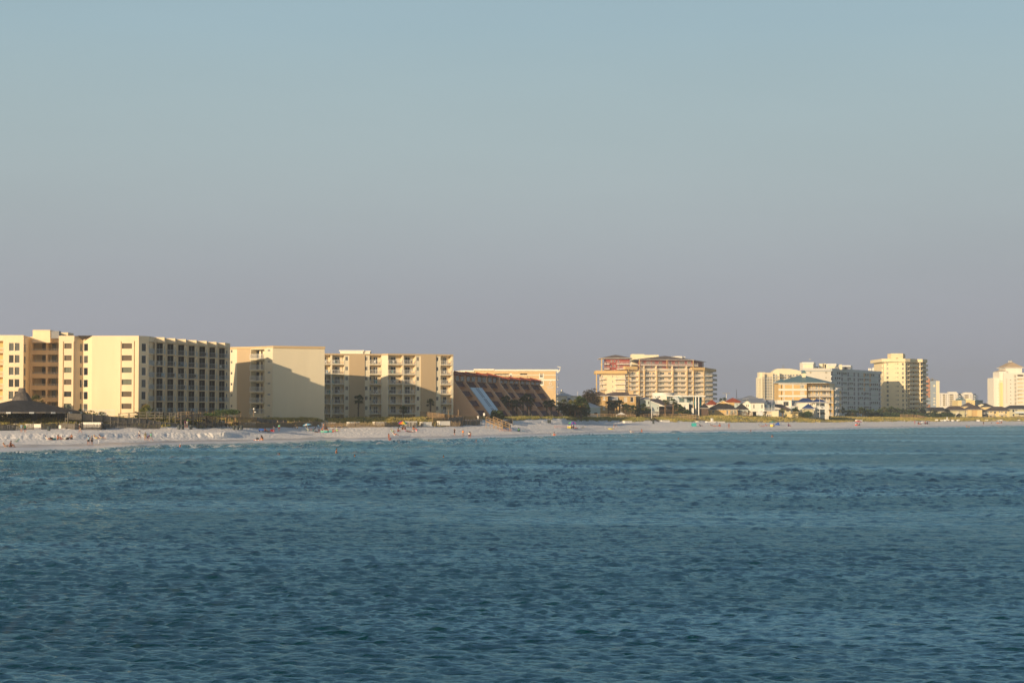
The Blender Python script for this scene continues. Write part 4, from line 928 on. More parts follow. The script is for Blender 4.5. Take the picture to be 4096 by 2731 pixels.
    # modern white and teal house
    b = bthing('modern white house with flat overhanging roof, round white drum and teal steel columns', 2720, 812, 'house', 'modern_house')
    W_ = MB(); f = Fr(XY(zx(VK, 1330), 815), XY(zx(VK, 1775), 817)); zt = f.Z(2740, zy(VK, 175)); ops = []
    for (a, c, e, h_, nu) in ((1422, 195, 1560, 320, 5), (1618, 205, 1740, 320, 4), (1675, 375, 1755, 510, 2), (1672, 550, 1760, 670, 2)):
        u0, u1, z0, z1 = f.rect(VK, a, c, e, h_); ops.append((u0, u1, z0, z1, .15, 'door_shade_dark')); window(b, f, u0, u1, z0, z1, .15, nu, 1, 'white', 'glass_teal')
    body(W_, back(f, 9), 3.5, zt, 'white_cool', {0: ops})
    g = Fr(XY(zx(VK, 1395), 808), XY(zx(VK, 1668), 808)); ops = []; u0, u1, z0, z1 = g.rect(VK, 1552, 390, 1610, 480); ops.append((u0, u1, z0, z1, .3, 'white_cool')); body(W_, back(g, 6.9), 3.5, g.Z(2720, zy(VK, 325)), 'white_wall', {0: ops})
    g = Fr(XY(zx(VK, 1760), 806), XY(zx(VK, 1798), 806)); body(W_, back(g, 4), 3.5, g.Z(2772, zy(VK, 465)), 'white_wall')
    g = Fr(XY(zx(VK, 875), 820), XY(zx(VK, 1090), 820)); body(W_, back(g, 8), 3.5, g.Z(2650, zy(VK, 128)), 'white_wall'); g = Fr(XY(zx(VK, 1092), 823), XY(zx(VK, 1330), 823)); body(W_, back(g, 8), 3.5, g.Z(2680, zy(VK, 170)), 'white_wall'); part('wall', W_, b)
    dr = MB(); c = P(zx(VK, 990), zy(VK, 65), 832); z0 = H + ray(2650, zy(VK, 150))[1] * 832; dr.tube([(c[0], c[1], z0 - 3), (c[0], c[1], c[2] - .4), (c[0], c[1], c[2])], [4.0, 4.7, 4.9], 'white', 28); part('roof_drum', dr, b)
    R = MB()
    for (x0, x1, y, d, dp) in ((1095, 1460, 138, 817, 9), (1480, 2105, 145, 811, 13), (770, 880, 150, 819, 5)):
        h = Fr(XY(zx(VK, x0), d), XY(zx(VK, x1), d)); z = h.Z(zx(VK, x0), zy(VK, y)); R.box(h, 0, h.L, -dp, 0, z - .45, z, 'white')
    part('flat_roof', R, b)
    for x in (1835, 1905, 1985):
        for dd in (809.5, 815):
            t_ = MB(); p0 = P(zx(VK, x), zy(VK, 690), dd); p1 = P(zx(VK, x + (8 if x > 1900 else 0)), zy(VK, 180), dd); t_.bar((p0[0], p0[1], 4.2), p1, .17, 'teal_metal'); part('steel_column', t_, b)
    for x in (1850, 1928): t_ = MB(); p0 = P(zx(VK, x), zy(VK, 690), 808); p1 = P(zx(VK, x), zy(VK, 180), 808); t_.tube([(p0[0], p0[1], 4.0), (p1[0], p1[1], p1[2])], [.28, .28], 'white', 10); part('white_column', t_, b)
    t_ = MB(); h = Fr(XY(zx(VK, 1800), 816), XY(zx(VK, 1990), 816)); t_.box(h, 0, h.L, -.3, 0, 4.2, h.Z(2780, zy(VK, 185)), 'teal_metal'); part('teal_screen', t_, b)
    for y in (335, 375, 520, 555): t_ = MB(); h = Fr(XY(zx(VK, 1780), 809), XY(zx(VK, 1990), 809)); z = h.Z(2780, zy(VK, y)); t_.box(h, 0, h.L, -.1, .1, z - .08, z + .08, 'teal_metal'); part('cross_beam', t_, b)
    for (x, x2) in ((790, 830), (1105, 1130), (1385, 1420), (1735, 1760)): t_ = MB(); a = P(zx(VK, x), zy(VK, 165), 815); c = P(zx(VK, x2), zy(VK, 225), 815); t_.bar(a, c, .13, 'teal_metal'); part('roof_strut', t_, b)
    # dark pavilion roof
    b, f, zt = simple_house('small open pavilion with steep dark blue-grey gable roof', VK, 2010, 2170, 480, 640, 805, 'brown_wood', 'dark_roof', ('hip', 365), [], 8, name='pavilion', over=.6, hipins=2.5)
houses_mid()
# ---------- 9. red and cream hotel
def hotel():
    b = bthing('large cream hotel with deep red top storeys, brown hip roofs and long white balconies', 2640, 1230, 'hotel', 'hotel')
    W_ = MB()
    def win(f, V, x0, y0, x1, y1, nu=2, gm=None, off=-.02, nm='window', r=None):
        u0, u1, z0, z1 = f.rect(V, x0, y0, x1, y1); window(b, f, u0, u1, z0, z1, off, nu, 1, 'white', gm or rng.choice(['glass', 'glass_grey', 'glass_green']), True, nm, .1)
    # left block lower and red upper
    f = Fr(XY(zx(VG, 560), 1226), XY(zx(VG, 908), 1226)); zc = f.Z(2450, zy(VG, 385)); body(W_, back(f, 22), 3, zc, 'cream')
    fp = Fr(XY(zx(VG, 480), 1223.5), XY(zx(VG, 935), 1223.5)); pm_ = MB(); pm_.box(fp, 0, fp.L, -25, .0, zc - .004 - 1.3, zc + .7, 'ochre_pale'); part('parapet', pm_, b)
    fr_ = Fr(XY(zx(VG, 625), 1228), XY(zx(VG, 975), 1228)); zr = fr_.Z(2450, zy(VG, 195)); body(W_, back(fr_, 20), zc + .8, zr, 'red_wall')
    R = MB(); R.hip(back(Fr(XY(zx(VG, 562), 1227), XY(zx(VG, 992), 1227)), 22), zr + .2, 2.3, 8, 'brown_roof', 1.4, .2, 'white')
    # service tower behind
    f3 = Fr(XY(zx(VG, 1000), 1262), XY(zx(VG, 1185), 1262)); body(W_, back(f3, 14), 3, f3.Z(2550, zy(VG, 131)), 'cream_pale'); f3 = Fr(XY(zx(VG, 1185), 1262), XY(zx(VG, 1395), 1262)); body(W_, back(f3, 14), 30, f3.Z(2600, zy(VG, 142)), 'cream_pale')
    # main block
    fm_ = Fr(XY(zx(VG, 912), 1228), XY(zx(VG, 2048), 1246)); zm = fm_.Z(2650, zy(VG, 340)); ops = []
    sd = [tuple(fm_.A), tuple(fm_.B), XY(zx(VG, 2180), 1300), (fm_.A[0] + 5, 1290)]
    body(W_, sd, 3, zm, 'cream', mats={1: 'sand_wall'})  # side wall gets a duller colour: its shade is painted in
    g = Fr(XY(zx(VG, 1095), 1232), XY(zx(VG, 1885), 1244)); zg = g.Z(2650, zy(VG, 215)); body(W_, [tuple(g.A), tuple(g.B), XY(zx(VG, 2030), 1290), (g.A[0] + 4, 1285)], zm - .5, zg, 'red_wall')
    q = [XY(zx(VG, 1080), 1231), XY(zx(VG, 1880), 1243), XY(zx(VG, 2045), 1290), (g.A[0] - 3, 1280)]; R.hip(q, zg + .2, 2.7, 14, 'brown_roof', 1.6, .2, 'white'); part('roof', R, b)
    part('wall', W_, b)
    pm_ = MB(); h = Fr(XY(zx(VG, 1868), 1241), XY(zx(VG, 2055), 1244)); pm_.box(h, 0, h.L, -3, .6, zm - .8, zm + .9, 'ochre_pale'); h = Fr(XY(zx(VG, 2055), 1243.5), XY(zx(VG, 2222), 1302)); pm_.box(h, 0, h.L, -3, .3, zm - .8, zm + .9, 'ochre_pale'); h = Fr(XY(zx(VG, 905), 1225), XY(zx(VG, 1082), 1228)); pm_.box(h, 0, h.L, -3, .6, zm - .8, zm + 1.2, 'ochre_pale'); part('parapet', pm_, b)
    # rooftop plant
    for (x0, x1, y, d) in ((1630, 1735, 160, 1262), (1570, 1780, 165, 1265)): h = Fr(XY(zx(VG, x0), d), XY(zx(VG, x1), d)); v_ = MB(); v_.box(h, 0, h.L, -3, 0, zg + .5, h.Z(zx(VG, x0), zy(VG, y)), 'white'); part('roof_vent', v_, b)
    cols_x = [1092, 1167, 1345, 1578, 1783, 1875]
    # balconies and window rows of the main block
    for k, (yr, yw0, yw1) in enumerate([(280, 238, 270), (352, 312, 342), (435, 394, 424), (508, 468, 497), (575, 543, 565), (640, 610, 630), (708, 676, 698), (775, 744, 765)]):
        x0, x1 = (1092, 1945) if k == 0 else ((1092, 1865) if k == 1 else (908, 2050))
        fb = g if k < 2 else fm_; w = 2.2
        u0, u1 = fb.U(zx(VG, x0)), fb.U(zx(VG, x1)); z = fb.Z(zx(VG, 1500), zy(VG, yr + 12))
        s_ = MB(); s_.box(fb, u0, u1, 0.01, w, z - .4, z, 'white_wall'); bal = part('balcony', s_, b)
        r_ = MB(); rail(r_, fb.pt(u0, w - .1, z), fb.pt(u1, w - .1, z), 1.15, 'rail_white', .3, .05, 3); part('railing', r_, bal)
        xs = ([(1128, 1172, 2), (1213, 1278, 3), (1297, 1336, 2), (1395, 1442, 2), (1532, 1580, 2), (1630, 1675, 2), (1690, 1768, 3), (1808, 1860, 2)] if k < 2 else
              [(995, 1060, 3), (1118, 1160, 2), (1188, 1258, 3), (1266, 1280, 1), (1302, 1336, 2), (1408, 1472, 3), (1530, 1570, 2), (1622, 1668, 2), (1692, 1704, 1), (1714, 1775, 3), (1820, 1866, 2), (1902, 1918, 1), (1930, 2000, 3)])
        for (a, c, nu) in xs: win(fb, VG, a, yw0, c, yw1 + 4, nu)
        # dividing walls
        if k >= 1:
            for x in (cols_x if k > 1 else cols_x[1:5]): d_ = MB(); uu = fb.U(zx(VG, x)); d_.box(fb, uu - .25, uu + .25, .01, w - .25, z, z + 3.2, 'cream'); part('divider', d_, bal)
    for x in cols_x + [935, 2025]:
        cm = MB(); uu = fm_.U(zx(VG, x)); cm.box(fm_, uu - .18, uu + .18, 2.3, 2.7, 3, zm - .8 if x in (935, 2025) else zm - .1, 'ochre_pale'); part('column', cm, b)
    for x in (1092, 1490, 1870): cm = MB(); uu = g.U(zx(VG, x)); cm.box(g, uu - .18, uu + .18, 2.3, 2.7, zm - .1, zg, 'ochre_pale'); part('column', cm, b)
    # side face of the main block, slabs and rails toned down as shade
    fs = Fr(sd[1], sd[2])
    for k in range(7):
        y = 438 + 67.5 * k; z = fs.Z(zx(VG, 2170), zy(VG, y + 10)); u0 = fs.U(zx(VG, 2130)); s_ = MB(); s_.box(fs, u0, fs.L + 3, .01, 2.4, z - .3, z, 'sand_wall'); bal = part('balcony', s_, b)
        r_ = MB(); rail(r_, fs.pt(u0, 2.3, z), fs.pt(fs.L + 3, 2.3, z), 1.15, 'rail_grey', .25, .06, 3); rail(r_, fs.pt(u0, .1, z), fs.pt(u0, 2.3, z), 1.15, 'rail_grey', .25, .06, 3); part('railing', r_, bal)
        win(fs, VG, 2098, y - 40, 2106, y - 18, 1); win(fs, VG, 2158, y - 42, 2176, y - 12, 1)
        s_ = MB(); z = fm_.Z(zx(VG, 2040), zy(VG, y + 8)); s_.box(fm_, fm_.L - .2, fm_.L + 5, -2, 1.9, z - .3, z, 'cream'); bal = part('balcony', s_, b); r_ = MB(); rail(r_, fm_.pt(fm_.L, 1.8, z), fm_.pt(fm_.L + 5, 1.8, z), 1.15, 'rail_white', .25, .06, 3); part('railing', r_, bal)
    # left block balconies and windows
    for k, yr in enumerate((262, 332, 480, 552, 625)):
        red = k < 2; fb = fr_ if red else f
        for (x0, x1) in (((558, 680), (783, 1005)) if red else ((484, 607), (752, 912))):
            u0, u1 = fb.U(zx(VG, x0)), fb.U(zx(VG, x1)); z = fb.Z(zx(VG, 700), zy(VG, yr + 12)); s_ = MB(); s_.box(fb, u0, u1, (.01 if u0 > -1 else -4), 2.0, z - .35, z, 'white_wall'); bal = part('balcony', s_, b)
            r_ = MB(); rail(r_, fb.pt(u0, 1.9, z), fb.pt(u1, 1.9, z), 1.15, 'rail_white', .3, .05, 3); part('railing', r_, bal)
        for (a, c) in (((698, 720), (745, 766), (800, 820)) if red else ((572, 586), (720, 734), (780, 789))): win(fb, VG, a, yr - 42, c, yr - 12, 1)
    for (a, c) in ((698, 720), (745, 766), (800, 820)): win(fr_, VG, a, 360, c, 383, 1)
    for (a, c) in ((720, 734), (780, 789)): win(f, VG, a, 655, c, 680, 1)
    for (x, y0, y1, d) in ((568, 200, 385, 1224), (493, 415, 690, 1222)): cm = MB(); h = Fr(XY(zx(VG, x - 7), d), XY(zx(VG, x + 7), d)); cm.box(h, 0, h.L, -.9, 0, h.Z(zx(VG, x), zy(VG, y1)), h.Z(zx(VG, x), zy(VG, y0)), 'ochre_pale'); part('column', cm, b)
    for x in (2040,): cm = MB(); h = Fr(XY(zx(VG, x - 5), 1290), XY(zx(VG, x + 5), 1290)); cm.box(h, 0, h.L, -.9, 0, zm, zg, 'ochre_pale'); part('column', cm, b)
hotel()
# ------------------------------------------------------------------ houses and towers on the right
def hipbox(b, V, x0, x1, ye, d, depth, wm, rm, h, ins, wins=(), over=.6, d2=None, z0=3.2, W_=None, R=None, fm='white', trim='white'):
    f = Fr(XY(zx(V, x0), d), XY(zx(V, x1), d2 or d)); zt = f.Z(zx(V, (x0 + x1) / 2), zy(V, ye)); ops = []
    for (a, c, e, g_, nu, gm) in wins:
        u0, u1, zb, zc = f.rect(V, a, c, e, g_); ops.append((u0, u1, zb, zc, .12, 'door_shade_dark')); window(b, f, u0, u1, zb, zc, .12, nu, 1, fm, gm, t=.09)
    pl = back(f, depth); body(W_, pl, z0, zt, wm, {0: ops})
    if rm: R.hip(pl, zt + .16, h, ins, rm, over, .15, trim)
    return f, zt
def yellow_house():
    b = bthing('single-storey ochre house with broad dark shingle roof and small ochre gable', 2905, 815, 'house', 'house')
    W_, R = MB(), MB()
    f, zt = hipbox(b, VL, -10, 718, 515, 815, 11, 'ochre_pale', 'dark_roof', 2.9, 5.6, [(55, 530, 115, 595, 2, 'glass'), (428, 530, 480, 640, 2, 'glass'), (533, 528, 612, 640, 3, 'glass_green'), (625, 528, 702, 640, 3, 'glass_green')], W_=W_, R=R, z0=3.6)
    f2, z2 = hipbox(b, VL, 720, 990, 520, 818, 9, 'greenish_white', 'dark_roof', 2.6, 4.0, [(760, 535, 790, 600, 1, 'glass'), (880, 535, 960, 610, 3, 'glass')], W_=W_, R=R, z0=3.6)  # right wing: bluish shade put into the wall colour
    g = Fr(XY(zx(VL, 190), 818), XY(zx(VL, 470), 818)); a, c = g.Z(2890, zy(VL, 352)), g.Z(2890, zy(VL, 285)); fr = Fr(tuple(g.A - g.n * 5), tuple(g.A)); W_.cross(fr, 0, 5, [(0, a), (-g.L, a), (-g.L / 2, c)], 'ochre_pale')
    for s_ in (0, 1): pa = g.pt(g.L * s_ + (.4 if s_ else -.4), .3, a - .15); pb = g.pt(g.L / 2, .3, c + .1); R.bar(pa, pb, .12, 'cream_pale')
    R.face([g.pt(-.4, .3, a - .1), g.pt(g.L / 2, .3, c + .15), g.pt(g.L / 2, -5, c + .15), g.pt(-.4, -5, a - .1)], 'dark_roof'); R.face([g.pt(g.L / 2, .3, c + .15), g.pt(g.L + .4, .3, a - .1), g.pt(g.L + .4, -5, a - .1), g.pt(g.L / 2, -5, c + .15)], 'dark_roof')
    g = Fr(XY(zx(VL, 458), 824), XY(zx(VL, 635), 824)); W_.box(g, 0, g.L, -4, 0, zt - 1, g.Z(2920, zy(VL, 322)), 'ochre_pale')
    part('wall', W_, b); part('roof', R, b)
    r_ = MB(); h = Fr(XY(zx(VL, 385), 810), XY(zx(VL, 530), 810)); z = h.Z(2910, zy(VL, 655)); rail(r_, h.pt(0, 0, z), h.pt(h.L, 0, z), 1.2, 'rail_grey', .2); part('terrace_railing', r_, b)
yellow_house()
def red_roof_house():
    b = bthing('house with long red tile roof rising behind the dark shingle roof', 2930, 868, 'house', 'house'); W_, R = MB(), MB()
    f, zt = hipbox(b, VL, 400, 860, 340, 868, 12, 'greenish_white', 'red_roof', 2.2, 5, [(690, 355, 735, 400, 2, 'glass_teal'), (790, 360, 825, 410, 2, 'glass_teal')], W_=W_, R=R)
    hipbox(b, VL, -60, 200, 395, 866, 8, 'white_wall', 'red_roof', 2.3, 5, W_=W_, R=R); part('wall', W_, b); part('roof', R, b)
red_roof_house()
def grey_roof_hall():
    b = bthing('wide building with plain grey-blue metal roof and raised centre behind the stilt house', 2990, 960, 'building', 'long_building'); W_, R = MB(), MB()
    f = Fr(XY(zx(VL, 505), 960), XY(zx(VL, 1470), 960)); W_.box(f, 1, f.L - 1, -13, -1, 3, f.Z(2990, zy(VL, 335)), 'white_cool')
    za, zb = f.Z(2990, zy(VL, 340)), f.Z(2990, zy(VL, 210))
    R.hexa([f.pt(-.5, 0, za), f.pt(f.L + .5, 0, za), f.pt(f.L + .5, -14, za), f.pt(-.5, -14, za), f.pt(1.0, -6.5, zb), f.pt(f.L - .5, -6.5, zb), f.pt(f.L - .5, -7.5, zb), f.pt(1.0, -7.5, zb)], 'grey_roof')
    g = Fr(XY(zx(VL, 880), 962), XY(zx(VL, 1280), 962)); R.hip(back(g, 12), f.Z(2990, zy(VL, 215)), g.Z(3010, zy(VL, 137)) - f.Z(2990, zy(VL, 215)), g.L * .36, 'grey_roof', .2, .5); part('wall', W_, b); part('roof', R, b)
grey_roof_hall()
def stilt_house():
    b = bthing('white beach house raised on square stilts with outside stair and grey roofs', 3030, 850, 'house', 'stilt_house'); W_, R = MB(), MB()
    f = Fr(XY(zx(VL, 1078), 850), XY(zx(VL, 1415), 850)); zt, zb = f.Z(3030, zy(VL, 335)), f.Z(3030, zy(VL, 560)); ops = []
    for a in (1130, 1342): u0, u1, z0, z1 = f.rect(VL, a, 373, a + 38, 480); ops.append((u0, u1, z0, z1, .12, 'door_shade_dark')); window(b, f, u0, u1, z0, z1, .12, 1, 1, 'white', 'glass_green')
    body(W_, back(f, 10), zb, zt, 'white_wall', {0: ops})
    g = Fr(XY(zx(VL, 850), 853), XY(zx(VL, 1078), 853)); zg = g.Z(2990, zy(VL, 345)); ops = []
    for a in (945, 990): u0, u1, z0, z1 = g.rect(VL, a, 373, a + 30, 435); ops.append((u0, u1, z0, z1, .12, 'door_shade_dark')); window(b, g, u0, u1, z0, z1, .12, 1, 1, 'white', 'glass_green')
    body(W_, back(g, 9), 3.6, zg, 'white_wall', {0: ops}); za = g.Z(2990, zy(VL, 275)); fr = Fr(tuple(g.A - g.n * 9), tuple(g.A)); W_.cross(fr, 0, 9, [(0, zg + .003), (-g.L, zg + .003), (-g.L / 2, za)], 'white_wall')
    for s_ in (0, 1): R.hexa([g.pt(-.4 if not s_ else g.L + .4, .4, zg - .1), g.pt(g.L / 2, .4, za + .1), g.pt(g.L / 2, -9, za + .1), g.pt(-.4 if not s_ else g.L + .4, -9, zg - .1), g.pt(-.4 if not s_ else g.L + .4, .4, zg + .15), g.pt(g.L / 2, .4, za + .35), g.pt(g.L / 2, -9, za + .35), g.pt(-.4 if not s_ else g.L + .4, -9, zg + .15)], 'grey_roof')
    zr = f.Z(3030, zy(VL, 212)); R.hexa([f.pt(-.4, .5, zt + .02), f.pt(f.L + .5, .5, zt + .02), f.pt(f.L + .5, -10.5, zt + .02), f.pt(-.4, -10.5, zt + .02), f.pt(-.4, -4.5, zr - .1), f.pt(f.L + .5, -4.5, zr - .1), f.pt(f.L + .5, -5.5, zr - .1), f.pt(-.4, -5.5, zr - .1)], 'grey_roof')
    h = Fr(XY(zx(VL, 1416), 851), XY(zx(VL, 1690), 856)); zh = h.Z(3070, zy(VL, 365)); ops = []
    for (a, c) in ((1430, 1480), (1560, 1605), (1645, 1670)): u0, u1, z0, z1 = h.rect(VL, a, 375, c, 520); ops.append((u0, u1, z0, z1, .15, 'door_shade_dark')); window(b, h, u0, u1, z0, z1, .15, 2, 1, 'rail_grey', 'glass_teal')
    body(W_, back(h, 9), zb, zh, 'white_cool', {0: ops})  # right wing's shade painted as a cooler, darker white
    for (a, c, ap) in ((1416, 1500, 1460), (1610, 1690, 1660)):
        ua, uc, um = h.U(zx(VL, a)), h.U(zx(VL, c)), h.U(zx(VL, ap)); zp = h.Z(zx(VL, ap), zy(VL, 255)); fr = Fr(tuple(h.A + h.u * ua - h.n * 8), tuple(h.A + h.u * ua)); w_ = uc - ua
        W_.cross(fr, 0, 8, [(0, zh + .003), (-w_, zh + .003), (-(um - ua), zp)], 'white_cool')
        R.face([h.pt(ua - .3, .3, zh), h.pt(um, .3, zp + .1), h.pt(um, -8, zp + .1), h.pt(ua - .3, -8, zh)], 'grey_roof'); R.face([h.pt(um, .3, zp + .1), h.pt(uc + .3, .3, zh), h.pt(uc + .3, -8, zh), h.pt(um, -8, zp + .1)], 'grey_roof')
    ua, uc = h.U(zx(VL, 1500)), h.U(zx(VL, 1612)); zp = h.Z(3070, zy(VL, 262)); R.hexa([h.pt(ua, .3, zh), h.pt(uc, .3, zh), h.pt(uc, -8, zh), h.pt(ua, -8, zh), h.pt(ua, -3.5, zp), h.pt(uc, -3.5, zp), h.pt(uc, -4, zp), h.pt(ua, -4, zp)], 'grey_roof')
    part('wall', W_, b); part('roof', R, b)
    for x in (1095, 1240, 1400, 1430, 1455): s_ = MB(); p = P(zx(VL, x), zy(VL, 560), 850.5); s_.box(gfr(p[0], p[1]), -.3, .3, -.6, 0, 3.4, zb - .002, 'white_wall'); part('stilt', s_, b)
    for x in (1480, 1540, 1590): s_ = MB(); p = P(zx(VL, x), zy(VL, 560), 849); s_.box(gfr(p[0], p[1]), -.15, .15, -.3, 0, 3.4, zb - .3, 'white_wall'); part('stilt', s_, b)
    e = MB(); u0, u1, z0, z1 = f.rect(VL, 1122, 565, 1228, 660); e.box(f, u0, u1, -3, -2.8, 3.5, zb, 'door_shade_dark'); part('garage_door', e, b)
    dk = MB(); k = Fr(XY(zx(VL, 1420), 846), XY(zx(VL, 1790), 849)); zk = k.Z(3080, zy(VL, 535)); dk.box(k, 0, k.L, -4.5, 0, zk - .3, zk, 'white'); dk_ = part('deck', dk, b); r_ = MB(); rail(r_, k.pt(0, -.05, zk), k.pt(k.L, -.05, zk), 1.0, 'white', .15); part('railing', r_, dk_)
    st = MB(); a = P(zx(VL, 1450), zy(VL, 520), 847); c = P(zx(VL, 1235), zy(VL, 670), 847)
    for dy in (0, 1.1): st.bar((a[0], a[1] + dy, a[2]), (c[0], c[1] + dy, c[2]), .14, 'white'); st.bar((a[0], a[1] + dy, a[2] + 1), (c[0], c[1] + dy, c[2] + 1), .05, 'white')
    for i in range(12): t = (i + .5) / 12; q = [a[j] + (c[j] - a[j]) * t for j in range(3)]; st.box(gfr(q[0], q[1]), -.14, .14, -1.1, 0, q[2] - .03, q[2] + .03, 'white')
    part('stair', st, b)
    for (x0, x1, m_) in ((1610, 1790, 'cream_pale'), (1792, 1930, 'white_cool')): w_ = MB(); k = Fr(XY(zx(VL, x0), 845), XY(zx(VL, x1), 845 if m_ == 'cream_pale' else 850)); w_.box(k, 0, k.L, -.25, 0, 3.4, k.Z(3100, zy(VL, 545 if m_ == 'cream_pale' else 530)), m_); part('garden_wall', w_, b)
stilt_house()
def brown_cottage():
    b = bthing('low cottage with steep brown shed roof between the stilt house and the white cube house', 3140, 858, 'house', 'cottage'); W_ = MB(); R = MB()
    f = Fr(XY(zx(VL, 1700), 860), XY(zx(VL, 2105), 860)); z1 = f.Z(3150, zy(VL, 500)); ops = []; u0, u1, z0, zc = f.rect(VL, 1990, 520, 2075, 570); ops.append((u0, u1, z0, zc, .1, 'door_shade_dark')); window(b, f, u0, u1, z0, zc, .1, 4, 1, 'rail_grey', 'glass_grey')
    body(W_, back(f, 8), 3.4, z1, 'olive_wall', {0: ops}); part('wall', W_, b)
    p = [P(zx(VL, 1690), zy(VL, 420), 858), P(zx(VL, 1990), zy(VL, 500), 858.5), P(zx(VL, 2120), zy(VL, 495), 859), P(zx(VL, 1870), zy(VL, 365), 866), P(zx(VL, 1690), zy(VL, 362), 866)]
    R.face(p, 'brown_roof'); R.face([(x, y, z - .25) for x, y, z in p][::-1], 'brown_wood')
    for i in range(5): a, c = p[i], p[(i + 1) % 5]; R.face([(a[0], a[1], a[2] - .25), (c[0], c[1], c[2] - .25), c, a], 'brown_wood')
    part('roof', R, b)
    w_ = MB(); k = Fr(XY(zx(VL, 1945), 851), XY(zx(VL, 2300), 851)); z = k.Z(3160, zy(VL, 628)); w_.box(k, 0, k.L, -.3, 0, 3.4, z, 'yellow_wall'); tw = part('terrace_wall', w_, b); r_ = MB(); rail(r_, k.pt(.5, -.1, z), k.pt(k.L, -.1, z), 1.1, 'yellow_wall', .18); part('railing', r_, tw)
brown_cottage()
def cube_house():
    b = bthing('white cubic modern house with large dark corner window and roof deck', 3140, 880, 'house', 'modern_house'); W_ = MB()
    f = Fr(XY(zx(VM, 650), 880), XY(zx(VM, 1020), 880)); zt = f.Z(3140, zy(VM, 1045)); ops = []; u0, u1, z0, z1 = f.rect(VM, 812, 1085, 950, 1200); ops.append((u0, u1, z0, z1, .5, 'door_shade_dark')); window(b, f, u0, u1, z0, z1, .5, 3, 1, 'white', 'glass')
    pl = [tuple(f.A), tuple(f.B), XY(zx(VM, 1200), 894), (f.A[0], 895)]; g = Fr(pl[1], pl[2]); o2 = []; u0, u1, z0, z1 = g.rect(VM, 1035, 1095, 1110, 1210); o2.append((u0, u1, z0, z1, .2, 'door_shade_dark')); window(b, g, u0, u1, z0, z1, .2, 2, 1, 'rail_grey', 'glass')
    body(W_, pl, 3.4, zt, 'white_wall', {0: ops, 1: o2})
    k = Fr(XY(zx(VM, 1105), 872), XY(zx(VM, 1370), 874)); zk = k.Z(3200, zy(VM, 1215)); o3 = []; u0, u1, z0, z1 = k.rect(VM, 1310, 1250, 1350, 1350); o3.append((u0, u1, z0, z1, .1, 'door_shade_dark')); window(b, k, u0, u1, z0, z1, .1, 1, 1, 'rail_grey', 'glass_grey')
    u0, u1, z0, z1 = k.rect(VM, 1225, 1245, 1300, 1385); o3.append((0.05, u1, z0, z1, 1.6, 'white_cool'))
    body(W_, back(k, 9), 3.4, zk, 'white_cool', {0: o3}); part('wall', W_, b)
    for x in (1240, 1268, 1295): c_ = MB(); u = k.U(zx(VM, x)); c_.box(k, u - .14, u + .14, -.4, -.1, z0, z1, 'white_wall'); part('column', c_, b)
    sl = MB(); sl.box(k, -.5, k.L + .2, -3, .6, zk + .002, zk + .3, 'white'); s_ = part('roof_deck', sl, b); r_ = MB(); rail(r_, k.pt(-.4, .5, zk + .3), k.pt(k.L, .5, zk + .3), 1.1, 'white', .2, .04); part('railing', r_, s_)
cube_house()
def blue_roof_house():
    b = bthing('white two-storey house with bright dark-blue metal hip roofs and open porches', 3260, 865, 'house', 'house'); W_, R = MB(), MB()
    f, zt = hipbox(b, VM, 1375, 1600, 1275, 862, 9, 'olive_wall', None, 0, 0, [(1570, 1300, 1588, 1395, 1, 'glass'), (1385, 1310, 1400, 1330, 1, 'glass')], W_=W_, R=R)
    R.hip(back(Fr(XY(zx(VM, 1330), 861), XY(zx(VM, 1620), 861)), 4), zt + .2, f.Z(3230, zy(VM, 1150)) - zt, 2.6, 'blue_roof', .3, .2, 'white')
    hipbox(b, VM, 1200, 1625, 1112, 872, 6.2, 'white_wall', 'blue_roof', 1.9, 3, [(1505, 1140, 1585, 1185, 2, 'glass_brown')], W_=W_, R=R, trim='white')
    g = Fr(XY(zx(VM, 1625), 874), XY(zx(VM, 1915), 874)); zg = g.Z(3270, zy(VM, 1112)); ops = []
    for (a, c, e, h_, nu) in ((1765, 1145, 1890, 1210, 3), (1620, 1145, 1650, 1230, 1), (1620, 1300, 1650, 1420, 1), (1700, 1360, 1890, 1420, 3)): u0, u1, z0, z1 = g.rect(VM, a, c, e, h_); u0 = max(u0, .05); ops.append((u0, u1, z0, z1, .12, 'door_shade_dark')); window(b, g, u0, u1, z0, z1, .12, nu, 1, 'white', 'glass')
    body(W_, back(g, 8), 3.4, zg, 'white_cool', {0: ops}); R.hip(back(Fr(XY(zx(VM, 1560), 868), XY(zx(VM, 1935), 868)), 5.5), zg + .2, 1.4, 2.6, 'blue_roof', .3, .2, 'white'); part('wall', W_, b); part('roof', R, b)
    k = Fr(XY(zx(VM, 1640), 868.5), XY(zx(VM, 1915), 868.5)); zk = k.Z(3280, zy(VM, 1265)); s_ = MB(); s_.box(k, 0, k.L, -5.4, 0, zk - .35, zk, 'white'); s = part('balcony', s_, b); r_ = MB(); rail(r_, k.pt(0, -.05, zk), k.pt(k.L, -.05, zk), 1.2, 'rail_white', .2, .05); part('railing', r_, s)
    for x in (1650, 1905, 1940, 1975): c_ = MB(); u = k.U(zx(VM, x)); c_.box(k, u - .22, u + .22, -.6, -.1, 3.4, zg, 'white_wall'); part('column', c_, b)
blue_roof_house()
